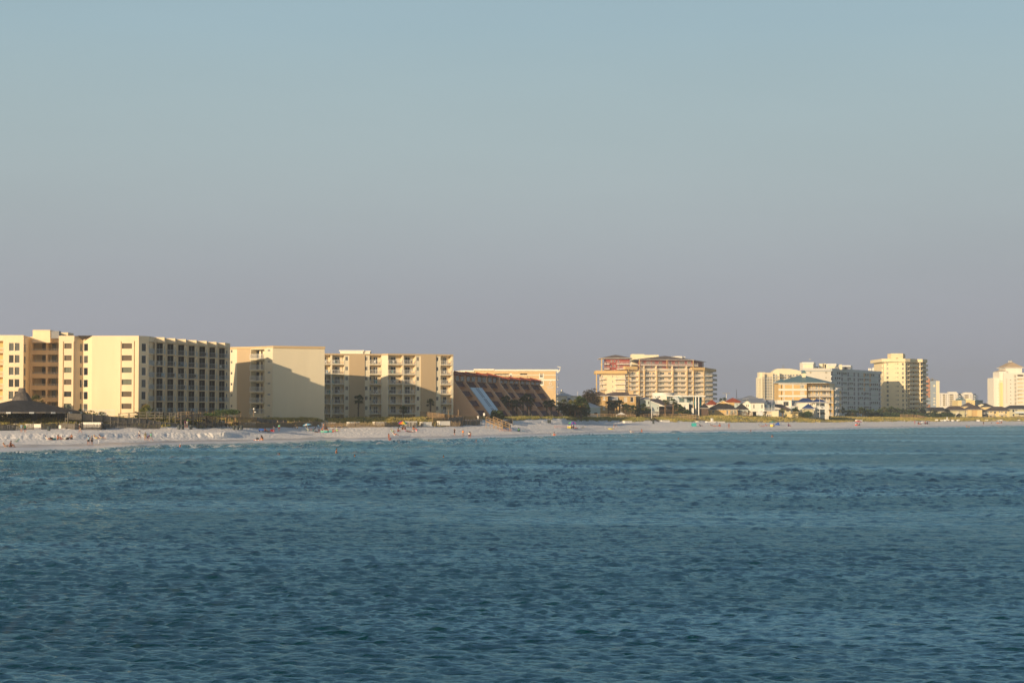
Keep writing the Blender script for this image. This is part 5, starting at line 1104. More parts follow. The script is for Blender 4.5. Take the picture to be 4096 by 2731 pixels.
def teal_condo():
    b = bthing('ochre and white four-storey condominium with teal metal roof and little cupola', 3240, 990); b.name = 'condominium'; W_, T = MB(), MB()
    f = Fr(XY(zx(VM, 680), 985), XY(zx(VM, 1418), 985)); zt = f.Z(3170, zy(VM, 600)); ops = []; Pm = 165 / 6.533 * 985 / FP
    z0 = f.Z(3170, zy(VM, 742)); z1 = f.Z(3170, zy(VM, 645))
    for k in range(5):
        for (a, c, nu) in ((803, 840, 1), (1040, 1075, 1), (1245, 1358, 3)): u0, u1 = f.U(zx(VM, a)), f.U(zx(VM, c)); ops.append((u0, u1, z0 - k * Pm, z1 - k * Pm, .12, 'curtain')); window(b, f, u0, u1, z0 - k * Pm, z1 - k * Pm, .12, nu, 2, 'white', 'glass_grey' if (k + nu) % 3 == 0 else 'curtain', True, t=.2)
        u0, u1 = f.U(zx(VM, 750)), f.U(zx(VM, 772)); ops.append((u0, u1, z0 - k * Pm, z1 - k * Pm, 1.5, 'door_shade_dark'))
        T.box(f, 0, f.L, .003, .22, z0 - k * Pm - 1.05 , z0 - k * Pm - .15, 'white')
    T.box(f, 0, f.L, .003, .22, zt - .8, zt, 'white')
    body(W_, back(f, 16), 3.2, zt, 'ochre_pale', {0: ops})
    g = Fr(XY(zx(VM, 1420), 988), XY(zx(VM, 2015), 990)); ops = []
    for k in range(5):
        for (a, c, nu, q) in ((1562, 1602, 1, 0), (1645, 1718, 3, 1), (1742, 1780, 1, 0), (1822, 1935, 3, 0), (1945, 2000, 2, 0)): u0, u1 = g.U(zx(VM, a)), g.U(zx(VM, c)); za = z0 - k * Pm - (.6 if q else 0); ops.append((u0, u1, za, z1 - k * Pm, .12, 'door_shade_dark')); window(b, g, u0, u1, za, z1 - k * Pm, .12, nu, 1, 'white', 'glass' if nu > 1 else 'glass_green', True, t=.18)
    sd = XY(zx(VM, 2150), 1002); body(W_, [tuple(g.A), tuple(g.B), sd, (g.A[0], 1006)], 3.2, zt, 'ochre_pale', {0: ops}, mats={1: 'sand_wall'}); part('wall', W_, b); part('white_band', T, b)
    for k in range(5):
        zf = z0 - k * Pm - .65; s_ = MB(); s_.box(g, 0.02, g.L + .8, .01, 2.6, zf - .3, zf, 'white'); s_.box(Fr(tuple(g.B), sd), 0, 15, .01, 3.2, zf - .3, zf, 'white_cool'); s = part('balcony', s_, b)  # side slabs in cool white: shade carried by the colour
        h = Fr(tuple(g.B), sd); r_ = MB(); rail(r_, g.pt(0, 2.5, zf), g.pt(g.L + .8, 2.5, zf), 1.2, 'rail_white', .2, .05); rail(r_, h.pt(0, 3.1, zf), h.pt(15, 3.1, zf), 1.2, 'rail_white', .25, .05); part('railing', r_, s)
    for x in (2055,): c_ = MB(); u = g.U(zx(VM, x)); c_.box(g, u - .4, u + .4, 1.6, 2.4, 3.2, zt - 3.2, 'ochre_pale'); part('column', c_, b)
    c_ = MB(); h = Fr(tuple(g.B), sd); c_.box(h, 13.6, 14.4, 2.2, 3.0, 3.2, zt - 3.3, 'sand_wall'); part('column', c_, b)
    R = MB(); zr = f.Z(3200, zy(VM, 415)); q = [f.pt(-.8, .8, 0)[:2], XY(zx(VM, 1905), 983), XY(zx(VM, 2150), 1002), (f.A[0], 1008)]; R.hip(q, zt + .2, zr - zt, 20, 'teal_roof', .6, .2, 'white')
    R.hip([XY(zx(VM, 650), 984), XY(zx(VM, 960), 984), (XY(zx(VM, 960), 984)[0], 998), (XY(zx(VM, 650), 984)[0], 998)], zt + .2, 1.9, 5, 'teal_roof', .2); part('roof', R, b)
    cp = MB(); h = Fr(XY(zx(VM, 1305), 992), XY(zx(VM, 1395), 992)); za, zb, zc = h.Z(3215, zy(VM, 415)), h.Z(3215, zy(VM, 340)), h.Z(3215, zy(VM, 270)); cp.box(h, 0, h.L, -h.L, 0, za - 2, zb, 'cream_pale'); cp.hip(back(h, h.L - .02), zb + .1, zc - zb, h.L / 2 - .02, 'teal_roof', .35, .1); part('cupola', cp, b)
teal_condo()
def curved_hotel():
    b = bthing('distant cream tower block with curved arched roofline and stacked balconies', 3100, 2000, 'hotel', 'hotel'); W_ = MB(); d = 2000; Pm = 73.2 / 6.533 * 2000 / FP
    secs = [(150, 265, 450, 0), (185, 330, 318, 6), (265, 535, 330, 4), (535, 705, 325, 2), (705, 1310, 345, 8)]
    for (x0, x1, y, dd) in secs:
        f = Fr(XY(zx(VM, x0), d + dd), XY(zx(VM, x1), d + dd)); body(W_, back(f, 18), 3, f.Z(3100, zy(VM, y)), 'cream_pale' if x0 != 265 else 'sand_wall')
    f = Fr(XY(zx(VM, 535), d + 10), XY(zx(VM, 1310), d + 10)); prof = [(0, 345), (0, 300), (.05, 270), (.14, 225), (.35, 222), (.6, 228), (.8, 255), (.95, 290), (1, 345)]
    fr = Fr(tuple(f.A - f.n * 18), tuple(f.A)); W_.cross(fr, 0, 18, [(-f.L * a, f.Z(3100, zy(VM, y))) for a, y in prof], 'cream_pale'); part('wall', W_, b)
    for k in range(9):
        y = 470 + 73.2 * k
        for (x0, x1, dd, w) in ((125, 185, 0, 1.6), (255, 520, 4, 2.4), (540, 665, 2, 2.2), (705, 900, 8, 2), (905, 1110, 8, 2), (1115, 1300, 8, 2)):
            if k > 1 and x0 > 700: continue
            yy = y - (55 if x0 > 530 else 0) if x0 != 125 else y + 15
            if k > 7 and x0 < 530: continue
            f = Fr(XY(zx(VM, x0), d + dd), XY(zx(VM, x1), d + dd)); z = f.Z(3050, zy(VM, yy + 18)); s_ = MB(); s_.box(f, 0, f.L, .01, w, z - .3, z, 'cream_pale'); s_.box(f, 0, f.L, w - .12, w, z + .1, z + .95, 'rail_grey' if x0 > 200 else 'cream_pale'); part('balcony', s_, b)
            if x0 > 200:
                n = max(2, int((x1 - x0) / 65))
                for i in range(n): u = f.L * (i + .25) / n; window(b, f, u, u + f.L * .5 / n, z + .05, z + 2.1, -.02, 2, 1, 'rail_grey', rng.choice(['glass', 'glass', 'glass_brown']), True)
    for x in (300, 525, 700, 905, 1120): c_ = MB(); h = Fr(XY(zx(VM, x), d - .8), XY(zx(VM, x + 14), d - .8)); c_.box(h, 0, h.L, -3, 0, 3, h.Z(3100, zy(VM, 345)), 'cream_pale'); part('column', c_, b)
    a_ = MB(); 
    for x in (775, 800, 825): p = P(zx(VM, x), zy(VM, 125), 2012); a_.bar((p[0], p[1], 46), p, .12, 'metal')
    for y in (165, 200): p, q = P(zx(VM, 775), zy(VM, y), 2012), P(zx(VM, 825), zy(VM, y), 2012); a_.bar(p, q, .12, 'metal')
    part('roof_antenna', a_, b)
curved_hotel()
def long_white():
    b = bthing('long nine-storey white block with louvred seaward side, its shade toned grey-blue, and roof boxes', 3420, 1120); b.name = 'apartment_building'; W_, T = MB(), MB()
    A, B, Cc = XY(zx(VN, 150), 1086), XY(zx(VN, 843), 1090), XY(zx(VN, 2088), 1172)
    f = Fr(A, B); g = Fr(B, Cc); zt = f.Z(3320, zy(VN, 268)); ops = []
    for (a, c, e, h_) in ((305, 348, 355, 400), (695, 348, 748, 400), (700, 485, 735, 525)): u0, u1, z0, z1 = f.rect(VN, a, c, e, h_); window(b, f, u0, u1, z0, z1, -.02, 1, 1, 'white', 'curtain', True)
    Pm = (783 - 375) / 6 / 3.36 * 1092 / FP; og = []
    zr0 = g.Z(zx(VN, 860), zy(VN, 450)); zr1 = g.Z(zx(VN, 860), zy(VN, 350)); Pm = 120.5 / 6.271 * 1100 / FP
    r2 = random.Random(3)
    dark = {0: [1000, 1050, 1157, 1205, 1705, 1755, 1853, 1900], 1: [945, 998, 1048, 1308, 1562, 1610, 1706, 1755], 2: [998, 1048, 1157, 1205, 1310, 1358, 1562, 1610, 1706, 1755, 1853, 1900, 1945, 1992], 3: [1310, 1358, 1562, 1610, 1853, 1900, 1945, 1992], 4: [1157, 1205, 1610, 1706, 1755], 5: [1157, 1205, 1310, 1358, 1562, 1610, 1706, 1755], 6: [1157, 1205, 1853, 1900, 1945, 1992], 7: [1310, 1358, 1706, 1755], 8: [1157]}
    for k in range(9):
        za, zb = zr0 - k * Pm, zr1 - k * Pm
        for x in dark[k]: u0, u1 = g.U(zx(VN, x)), g.U(zx(VN, x + 34)); og.append((u0, u1, za + .85, zb - .1, .15, 'door_shade_dark'))
        for x, m_ in ((847, 'grey_panel'), (1102, 'grey_panel'), (1258, 'grey_panel'), (1408, 'grey_panel'), (1512, 'grey_panel'), (1660, 'tan_lit' if k < 4 else 'grey_panel'), (1806, 'tan_lit' if k < 3 else 'grey_panel'), (2040, 'grey_panel')):
            u0, u1 = g.U(zx(VN, x)), g.U(zx(VN, x + 38)); T_ = MB(); T_.box(g, u0, u1, .004, .06, za, zb, m_); part('louvre_panel', T_, b)
        s_ = MB(); s_.box(g, 0, g.L, .003, .5, za - .75, za - .05, 'white_cool'); part('floor_band', s_, b)
        for (x0, x1) in ((885, 990), (1160, 1250), (1310, 1400), (1562, 1650), (1706, 1800), (1850, 2030)):
            u0, u1 = g.U(zx(VN, x0)), g.U(zx(VN, x1)); s_ = MB(); s_.box(g, u0, u1, .004, .09, za + .02, za + .8, 'greenish_white'); part('balcony_front', s_, b)
    body(W_, [A, B, Cc, (Cc[0] - 22, 1180)], 3.2, zt - 1.6, 'white_cool', {1: og}, mats={0: 'white_wall'}); part('wall', W_, b)  # seaward wall uses the cool white, so its shade is in the colour
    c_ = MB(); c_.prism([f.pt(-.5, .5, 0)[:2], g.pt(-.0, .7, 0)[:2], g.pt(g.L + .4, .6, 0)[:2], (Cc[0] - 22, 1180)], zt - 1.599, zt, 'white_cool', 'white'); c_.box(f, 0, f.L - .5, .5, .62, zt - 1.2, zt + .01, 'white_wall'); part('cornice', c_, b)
    for (x0, x1, x2, y, d) in ((140, 400, 458, 118, 1092), (755, 968, 1028, 155, 1115), (1105, 1330, 1385, 195, 1135)):
        h = Fr(XY(zx(VN, x0), d), XY(zx(VN, x1), d)); r_ = MB(); z1 = h.Z(zx(VN, x0), zy(VN, y)); body(r_, [tuple(h.A), tuple(h.B), XY(zx(VN, x2), d + 12), (h.A[0], d + 12)], zt - 1, z1, 'white_wall'); r_.box(h, -.4, h.L + .2, 0, .4, z1 - .9, z1 + .05, 'white'); r_.box(h, h.L * .12, h.L * .95, .004, .08, zt + .5, z1 - 1.6, 'cream_pale'); part('roof_penthouse', r_, b)
    for (x, y, r) in ((597, 152, 1.2), (668, 148, .9), (712, 170, .9), (1080, 175, .7)): p = P(zx(VN, x), zy(VN, y), 1102); t_ = MB(); t_.box(gfr(p[0], p[1]), -r, r, -.8, .8, zt - .5, p[2], 'cream_pale'); part('roof_flue', t_, b)
    for (x, y) in ((1795, 265), (1830, 270), (1895, 255)):
        p = P(zx(VN, x), zy(VN, y), 1165); t_ = MB(); t_.bar((p[0], p[1], zt - 1), p, .12, 'metal'); t_.box(gfr(p[0], p[1]), -.5, .5, -.3, .3, p[2] - 2.2, p[2], 'white'); t_.box(gfr(p[0], p[1]), -.9, -.6, -.3, .3, p[2] - 5, p[2] - 3.4, 'white'); part('roof_antenna', t_, b)
    for x in (440, 1010, 1140, 1250): p = P(zx(VN, x), zy(VN, 262), 1108); t_ = MB(); t_.box(gfr(p[0], p[1]), -1.6, 1.6, -1, 1, zt - .3, zt + 1.3, 'metal'); part('roof_vent', t_, b)
long_white()
def yellow_tower():
    b = bthing('tall pale yellow tower with angled balcony side and square rooftop box', 3600, 1192, name='apartment_tower'); W_ = MB(); d = 1190
    p = [XY(zx(VI, 315), 1195), XY(zx(VI, 628), d), XY(zx(VI, 662), 1192.5), XY(zx(VI, 800), 1203), XY(zx(VI, 848), 1202), XY(zx(VI, 930), 1214)]
    E = [Fr(p[i], p[i + 1]) for i in range(5)]; oo = [[] for _ in E]; zt = E[0].Z(3580, zy(VI, 208)); Pm = 65.6 / 3.641 * 1192 / FP
    n = 12
    for (x0, x1, e, nu, nz, y0, y1) in ((352, 383, 0, 2, 2, 258, 297), (486, 495, 0, 1, 1, 262, 283), (510, 527, 0, 1, 1, 262, 283), (577, 606, 0, 2, 2, 258, 297), (638, 654, 1, 1, 2, 258, 297), (818, 836, 3, 1, 2, 262, 303)):
        f = E[e]; u0, u1, z0, z1 = f.rect(VI, x0, y0, x1, y1)
        for k in range(n if nu > 1 or e > 0 else n - 1): oo[e].append((u0, u1, z0 - k * Pm, z1 - k * Pm, .15, 'door_shade_dark')); window(b, f, u0, u1, z0 - k * Pm, z1 - k * Pm, .15, nu, nz, 'cream_pale', rng.choice(['glass', 'glass', 'glass_grey', 'glass_green']) if x0 != 352 or k in (3, 4, 6, 7) else 'glass_green', True)
    for e, (x0, x1) in ((2, (664, 798)), (4, (850, 928))):
        f = E[e]; zf = f.Z(zx(VI, (x0 + x1) / 2), zy(VI, 308))
        for k in range(n):
            z = zf - k * Pm; u0, u1 = f.U(zx(VI, x0)), f.U(zx(VI, x1)); oo[e].append((u0, u1, z, z + Pm - .45, 1.4, 'sand_wall'))
            for q in (.1, .45, .75): window(b, f, u0 + (u1 - u0) * q, u0 + (u1 - u0) * (q + .14), z + .05, z + 2.1, 1.38, 1, 1, 'rail_grey', 'glass', True, 'door')
            s_ = MB(); s_.box(f, u0 - .3, u1 + .3, .004, 1.3, z - .35, z, 'cream_pale'); s = part('balcony', s_, b); r_ = MB(); r_.box(f, u0 - .3, u1 + .3, 1.2, 1.28, z + .1, z + 1.15, 'pale_wall'); part('parapet', r_, s)
    f = E[0]
    for k in range(3):
        h = Fr(XY(zx(VI, 285), 1199), XY(zx(VI, 316), 1199)); z = h.Z(3530, zy(VI, 314)) - k * Pm; s_ = MB(); s_.box(h, 0, h.L, -3, 0, z - .3, z, 'cream_pale'); s_.box(h, 0, h.L, -.1, 0, z, z + 1.3, 'cream_pale'); part('balcony', s_, b)
    pl = p + [(p[5][0] - 4, 1232), (p[0][0], 1228)]; body(W_, pl, 3, zt - 1.5, 'tower_cream', {i: oo[i] for i in range(5)}); part('wall', W_, b)
    c_ = MB(); cp = [XY(zx(VI, 283), 1193), XY(zx(VI, 628), d - .5), XY(zx(VI, 700), 1192), XY(zx(VI, 803), 1201), XY(zx(VI, 880), 1200), XY(zx(VI, 950), 1212), (p[5][0] - 3, 1234), (p[0][0] - 2, 1229)]; c_.prism(cp, zt - 1.499, zt + .4, 'tower_cream'); part('parapet', c_, b)
    h = Fr(XY(zx(VI, 423), 1199), XY(zx(VI, 594), 1199)); z1 = h.Z(3590, zy(VI, 122)); r_ = MB(); u0, u1, za, zb = h.rect(VI, 490, 190, 527, 207); body(r_, [tuple(h.A), tuple(h.B), XY(zx(VI, 628), 1211), (h.A[0], 1211)], zt, z1, 'tower_cream', {0: [(u0, u1, max(za, zt + .1), zb, .5, 'door_shade_dark')]}); part('roof_penthouse', r_, b)
yellow_tower()
def far_blocks():
    # narrow white sliver behind
    b = bthing('narrow white apartment block showing between the long white block and the yellow tower', 3532, 1420, name='apartment_building'); W_ = MB(); f = Fr(XY(zx(VI, 262), 1420), XY(zx(VI, 345), 1420)); ops = []
    for k in range(7): u0, u1, z0, z1 = f.rect(VI, 287, 545 + 43 * 1.5 * k, 318, 572 + 43 * 1.5 * k); ops.append((u0, u1, z0, z1, 1.0, 'door_shade_dark'))
    body(W_, back(f, 14), 3, f.Z(3535, zy(VI, 497)), 'white_wall', {0: ops}); part('wall', W_, b)
    # pink-brown tower with curved base wall
    b = bthing('pinkish tan tower with stacked balconies and flared foot beside the yellow tower', 3712, 1700, name='apartment_tower'); W_ = MB(); f = Fr(XY(3700, 1700), XY(zx(VO, 168), 1700)); zt = f.Z(3710, zy(VO, 290)); ops = []
    for k, m_ in enumerate(['door_shade_dark', 'pink_wall', 'pink_wall', 'pink_wall', 'door_shade_dark', 'door_shade_dark']):
        u0, u1, z0, z1 = f.rect(VO, 50, 435 + 112 * k, 160, 500 + 112 * k); ops.append((0.3, f.L - .5, z0, z1, 1.5, m_)); s_ = MB(); s_.box(f, 0, f.L, .004, 1.2, z0 - 3.2, z0 - .1, 'pink_wall' if k < 4 else 'slab_blue'); part('balcony', s_, b)
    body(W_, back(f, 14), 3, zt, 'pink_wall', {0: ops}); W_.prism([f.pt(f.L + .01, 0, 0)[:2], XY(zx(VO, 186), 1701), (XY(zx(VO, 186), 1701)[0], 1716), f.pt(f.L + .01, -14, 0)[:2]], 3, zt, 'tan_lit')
    W_.face([P(zx(VO, 50), zy(VO, 1150), 1698.5), P(zx(VO, 180), zy(VO, 1300), 1698.5), P(zx(VO, 50), zy(VO, 1300), 1698.5)], 'pink_wall'); part('wall', W_, b); v_ = MB(); g = Fr(XY(zx(VO, 70), 1705), XY(zx(VO, 125), 1705)); v_.box(g, 0, g.L, -2, 0, zt, g.Z(3708, zy(VO, 235)), 'tan_lit'); part('roof_vent', v_, b)
    # slab tower
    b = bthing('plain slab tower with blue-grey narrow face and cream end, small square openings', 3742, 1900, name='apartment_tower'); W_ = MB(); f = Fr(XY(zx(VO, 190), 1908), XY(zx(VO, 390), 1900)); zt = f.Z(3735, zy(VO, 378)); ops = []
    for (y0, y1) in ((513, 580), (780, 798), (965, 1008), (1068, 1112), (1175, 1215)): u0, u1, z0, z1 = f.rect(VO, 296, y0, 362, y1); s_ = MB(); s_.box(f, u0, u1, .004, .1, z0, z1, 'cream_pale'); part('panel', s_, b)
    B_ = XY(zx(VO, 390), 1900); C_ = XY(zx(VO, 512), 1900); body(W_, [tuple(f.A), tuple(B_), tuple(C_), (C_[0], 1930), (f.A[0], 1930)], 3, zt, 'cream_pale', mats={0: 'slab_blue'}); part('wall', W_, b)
    v_ = MB(); g = Fr(XY(zx(VO, 200), 1905), XY(zx(VO, 460), 1905)); v_.box(g, 0, g.L, -3, -1, zt + .5, zt + 1.2, 'metal'); v_.box(g, 1, 3, -3, -1, zt, zt + 2.8, 'metal'); part('roof_vent', v_, b)
    # white twin condos
    for (label, x0, xm, xs, yt, yt2, bx, d) in (('white mid-rise block with two recessed balcony stacks, left of the far white pair', 515, 1160, 1250, 800, 755, [(625, 705), (862, 995)], 2560), ('white mid-rise block, right of the far white pair, partly behind the teal-roofed hall', 1250, 1680, 1780, 820, 775, [(1390, 1520)], 2570)):
        b = bthing(label, zx(VO, (x0 + xm) / 2), d, group='pair of far white blocks'); W_ = MB(); f = Fr(XY(zx(VO, x0), d), XY(zx(VO, xm), d)); zt = f.Z(3790, zy(VO, yt)); ops = []
        for k in range(6):
            for (a, c) in bx:
                u0, u1, z0, z1 = f.rect(VO, a, (845 if d == 2560 else 862) + 68 * k, c, (890 if d == 2560 else 905) + 68 * k); ops.append((u0, u1, z0, z1, 1.8, 'glass_brown', 'sand_wall')); s_ = MB(); s_.box(f, u0, u1, 0.0, .4, z0 - 1.3, z0 + .3, 'sand_wall'); part('balcony_parapet', s_, b)
            for a in ((538, 735, 825, 1070, 1120) if d == 2560 else (1262, 1355, 1590, 1640)):
                u0, u1, z0, z1 = f.rect(VO, a, (848 if d == 2560 else 865) + 68 * k, a + 20, (888 if d == 2560 else 902) + 68 * k); ops.append((u0, u1, z0, z1, .15, 'door_shade_dark')); window(b, f, u0, u1, z0, z1, .15, 1, 1, 'white', 'glass', True)
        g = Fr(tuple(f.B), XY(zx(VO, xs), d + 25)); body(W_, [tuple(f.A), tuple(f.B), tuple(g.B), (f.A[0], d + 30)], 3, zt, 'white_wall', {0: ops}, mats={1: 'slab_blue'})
        h = Fr(XY(zx(VO, bx[-1][0] - 35), d + 1), XY(zx(VO, bx[-1][1] + 120), d + 1)); W_.box(h, 0, h.L, -8, 0, zt, h.Z(3800, zy(VO, yt2)), 'white_wall')
        for k in range(6): z = g.Z(zx(VO, xs - 40), zy(VO, 905 + 68 * k - (0 if d == 2560 else 5))); s_ = MB(); s_.box(g, 2, g.L + 2, .01, 2.5, z - .5, z + .7, 'white_cool'); part('balcony', s_, b)
        part('wall', W_, b)
    # teal-roofed hall
    b = bthing('boxy cream hall with teal roofs and glazed teal end before the far white blocks', 3880, 1560, 'building', 'hall'); W_, R = MB(), MB(); d = 1560
    f = Fr(XY(zx(VO, 1145), d), XY(zx(VO, 1740), d)); zt = f.Z(3860, zy(VO, 1050)); ops = []
    for a in (1440, 1535, 1620): u0, u1, z0, z1 = f.rect(VO, a, 1135, a + 28, 1160); ops.append((u0, u1, z0, z1, .2, 'door_shade_dark')); window(b, f, u0, u1, z0, z1, .2, 1, 1, 'tan', 'glass_brown', True)
    body(W_, back(f, 20), 3, zt, 'yellow_wall', {0: ops}); u = f.U(zx(VO, 1350)); W_.box(f, u - 1.6, u + 1.6, .003, .2, 3, zt - .1, 'slab_blue')
    g = Fr(XY(zx(VO, 1432), d + 5), XY(zx(VO, 1625), d + 5)); W_.box(g, 0, g.L, -8, 0, zt, g.Z(3870, zy(VO, 985)), 'cream_pale')
    h = Fr(XY(zx(VO, 1160), d + 3), XY(zx(VO, 1430), d + 3)); za, zb = zt + .05, h.Z(3850, zy(VO, 978)); R.hexa([h.pt(0, 0, za), h.pt(h.L, 0, za), h.pt(h.L, -10, za), h.pt(0, -10, za), h.pt(.5, -3, zb), h.pt(h.L * .7, -3, zb), h.pt(h.L * .7, -7, zb), h.pt(.5, -7, zb)], 'teal_roof'); part('roof', R, b)
    k = Fr(XY(zx(VO, 1742), d + 1), XY(zx(VO, 2005), d + 12)); body(W_, back(k, 12), 3, k.Z(3910, zy(VO, 1070)), 'glass_teal'); W_.box(k, 0, k.L, -12, .4, k.Z(3910, zy(VO, 1070)) + .004, k.Z(3910, zy(VO, 1045)), 'teal_metal')
    for q in range(7): u = k.L * q / 6; W_.box(k, u - .15, u + .15, .01, .2, 3, k.Z(3910, zy(VO, 1070)), 'greenish_white')
    part('wall', W_, b)
    # far right white tower
    b = bthing('white stepped tower with tan pyramid roofs at the right edge of the photo', 4050, 1520, name='apartment_tower'); W_, R = MB(), MB(); d = 1520; Pm = 115 / 7.466 * d / FP
    for (x0, x1, y, dd, m_) in ((190, 362, 605, 6, 'white_wall'), (358, 580, 420, 4, 'white_wall'), (495, 1500, 455, 0, 'white_wall')):
        f = Fr(XY(zx(VQ, x0), d + dd), XY(zx(VQ, x1), d + dd)); z1 = f.Z(4020, zy(VQ, y)); ops = []
        if x0 == 495:
            for (a, c, y0, y1, nu, n) in ((820, 842, 508, 605, 1, 8), (852, 866, 508, 605, 1, 8), (795, 804, 508, 605, 1, 8), (678, 714, 655, 685, 1, 7), (568, 590, 632, 658, 1, 13)):
                u0, u1, za, zb = f.rect(VQ, a, y0, c, y1); pp = Pm if n < 10 else Pm / 2
                for k in range(n): ops.append((u0, u1, za - k * pp, zb - k * pp, .15, 'door_shade_dark')); window(b, f, u0, u1, za - k * pp, zb - k * pp, .15, 1, 1, 'cream_pale', rng.choice(['glass_brown', 'glass_grey']), True)
            for (q0, q1, y0, y1) in ((902, 1075, 508, 605), (1090, 1260, 508, 605)):
                u0, u1, za, zb = f.rect(VQ, q0, y0, q1, y1)
                for k in range(8): ops.append((u0, u1, za - k * Pm, zb - k * Pm, 1.2 if k in (1, 4, 5, 6) else .3, 'sand_wall' if k else 'glass_brown')); s_ = MB(); s_.box(f, u0, u1, .0, .12, za - k * Pm - .1, za - k * Pm + 1.1, 'white_wall'); part('balcony_front', s_, b)
        if x0 == 190:
            u0, u1, za, zb = f.rect(VQ, 318, 788, 338, 818)
            for k in range(7): ops.append((u0, u1, za - k * Pm * .83, zb - k * Pm * .83, .15, 'door_shade_dark')); window(b, f, u0, u1, za - k * Pm * .83, zb - k * Pm * .83, .15, 1, 1, 'cream_pale', 'glass_brown', True)
        body(W_, back(f, 20), 3, z1, m_, {0: ops})
    f = Fr(XY(zx(VQ, 362), d + 3.9), XY(zx(VQ, 568), d + 3.9)); t_ = MB(); t_.box(f, 0, f.L, -.02, .2, 3, f.Z(4010, zy(VQ, 740)), 'yellow_wall'); t_.box(f, 0, f.L, .0, .4, f.Z(4010, zy(VQ, 708)), f.Z(4010, zy(VQ, 695)), 'tan_lit'); part('wall_panel', t_, b)
    f = Fr(XY(zx(VQ, 552), d + 6), XY(zx(VQ, 1038), d + 6)); za, zb = f.Z(4050, zy(VQ, 300)), f.Z(4050, zy(VQ, 138)); body(W_, back(f, 22), 20, za, 'white_wall'); R.hip(back(f, 22), za + .2, zb - za, f.L / 2 - 1, 'tan_roof', 1.2, .4, 'white'); part('wall', W_, b)
    f = Fr(XY(zx(VQ, 355), d + 5), XY(zx(VQ, 565), d + 5)); za, zb = f.Z(4010, zy(VQ, 418)), f.Z(4010, zy(VQ, 370)); R.hip(back(f, 12), za + .2, zb - za, f.L / 2 - .5, 'tan_roof', .6, .3, 'white'); part('roof', R, b)
    v_ = MB(); g = Fr(XY(zx(VQ, 655), d + 20), XY(zx(VQ, 750), d + 20)); v_.box(g, 0, g.L, -2, 0, zb, g.Z(4045, zy(VQ, 178)), 'white')
    for q in range(6): u = g.L * q / 5; v_.box(g, u - .25, u + .25, -1, -.4, g.Z(4045, zy(VQ, 178)), g.Z(4045, zy(VQ, 92)), 'metal' if q % 2 else 'white')
    part('roof_antenna', v_, b)
far_blocks()
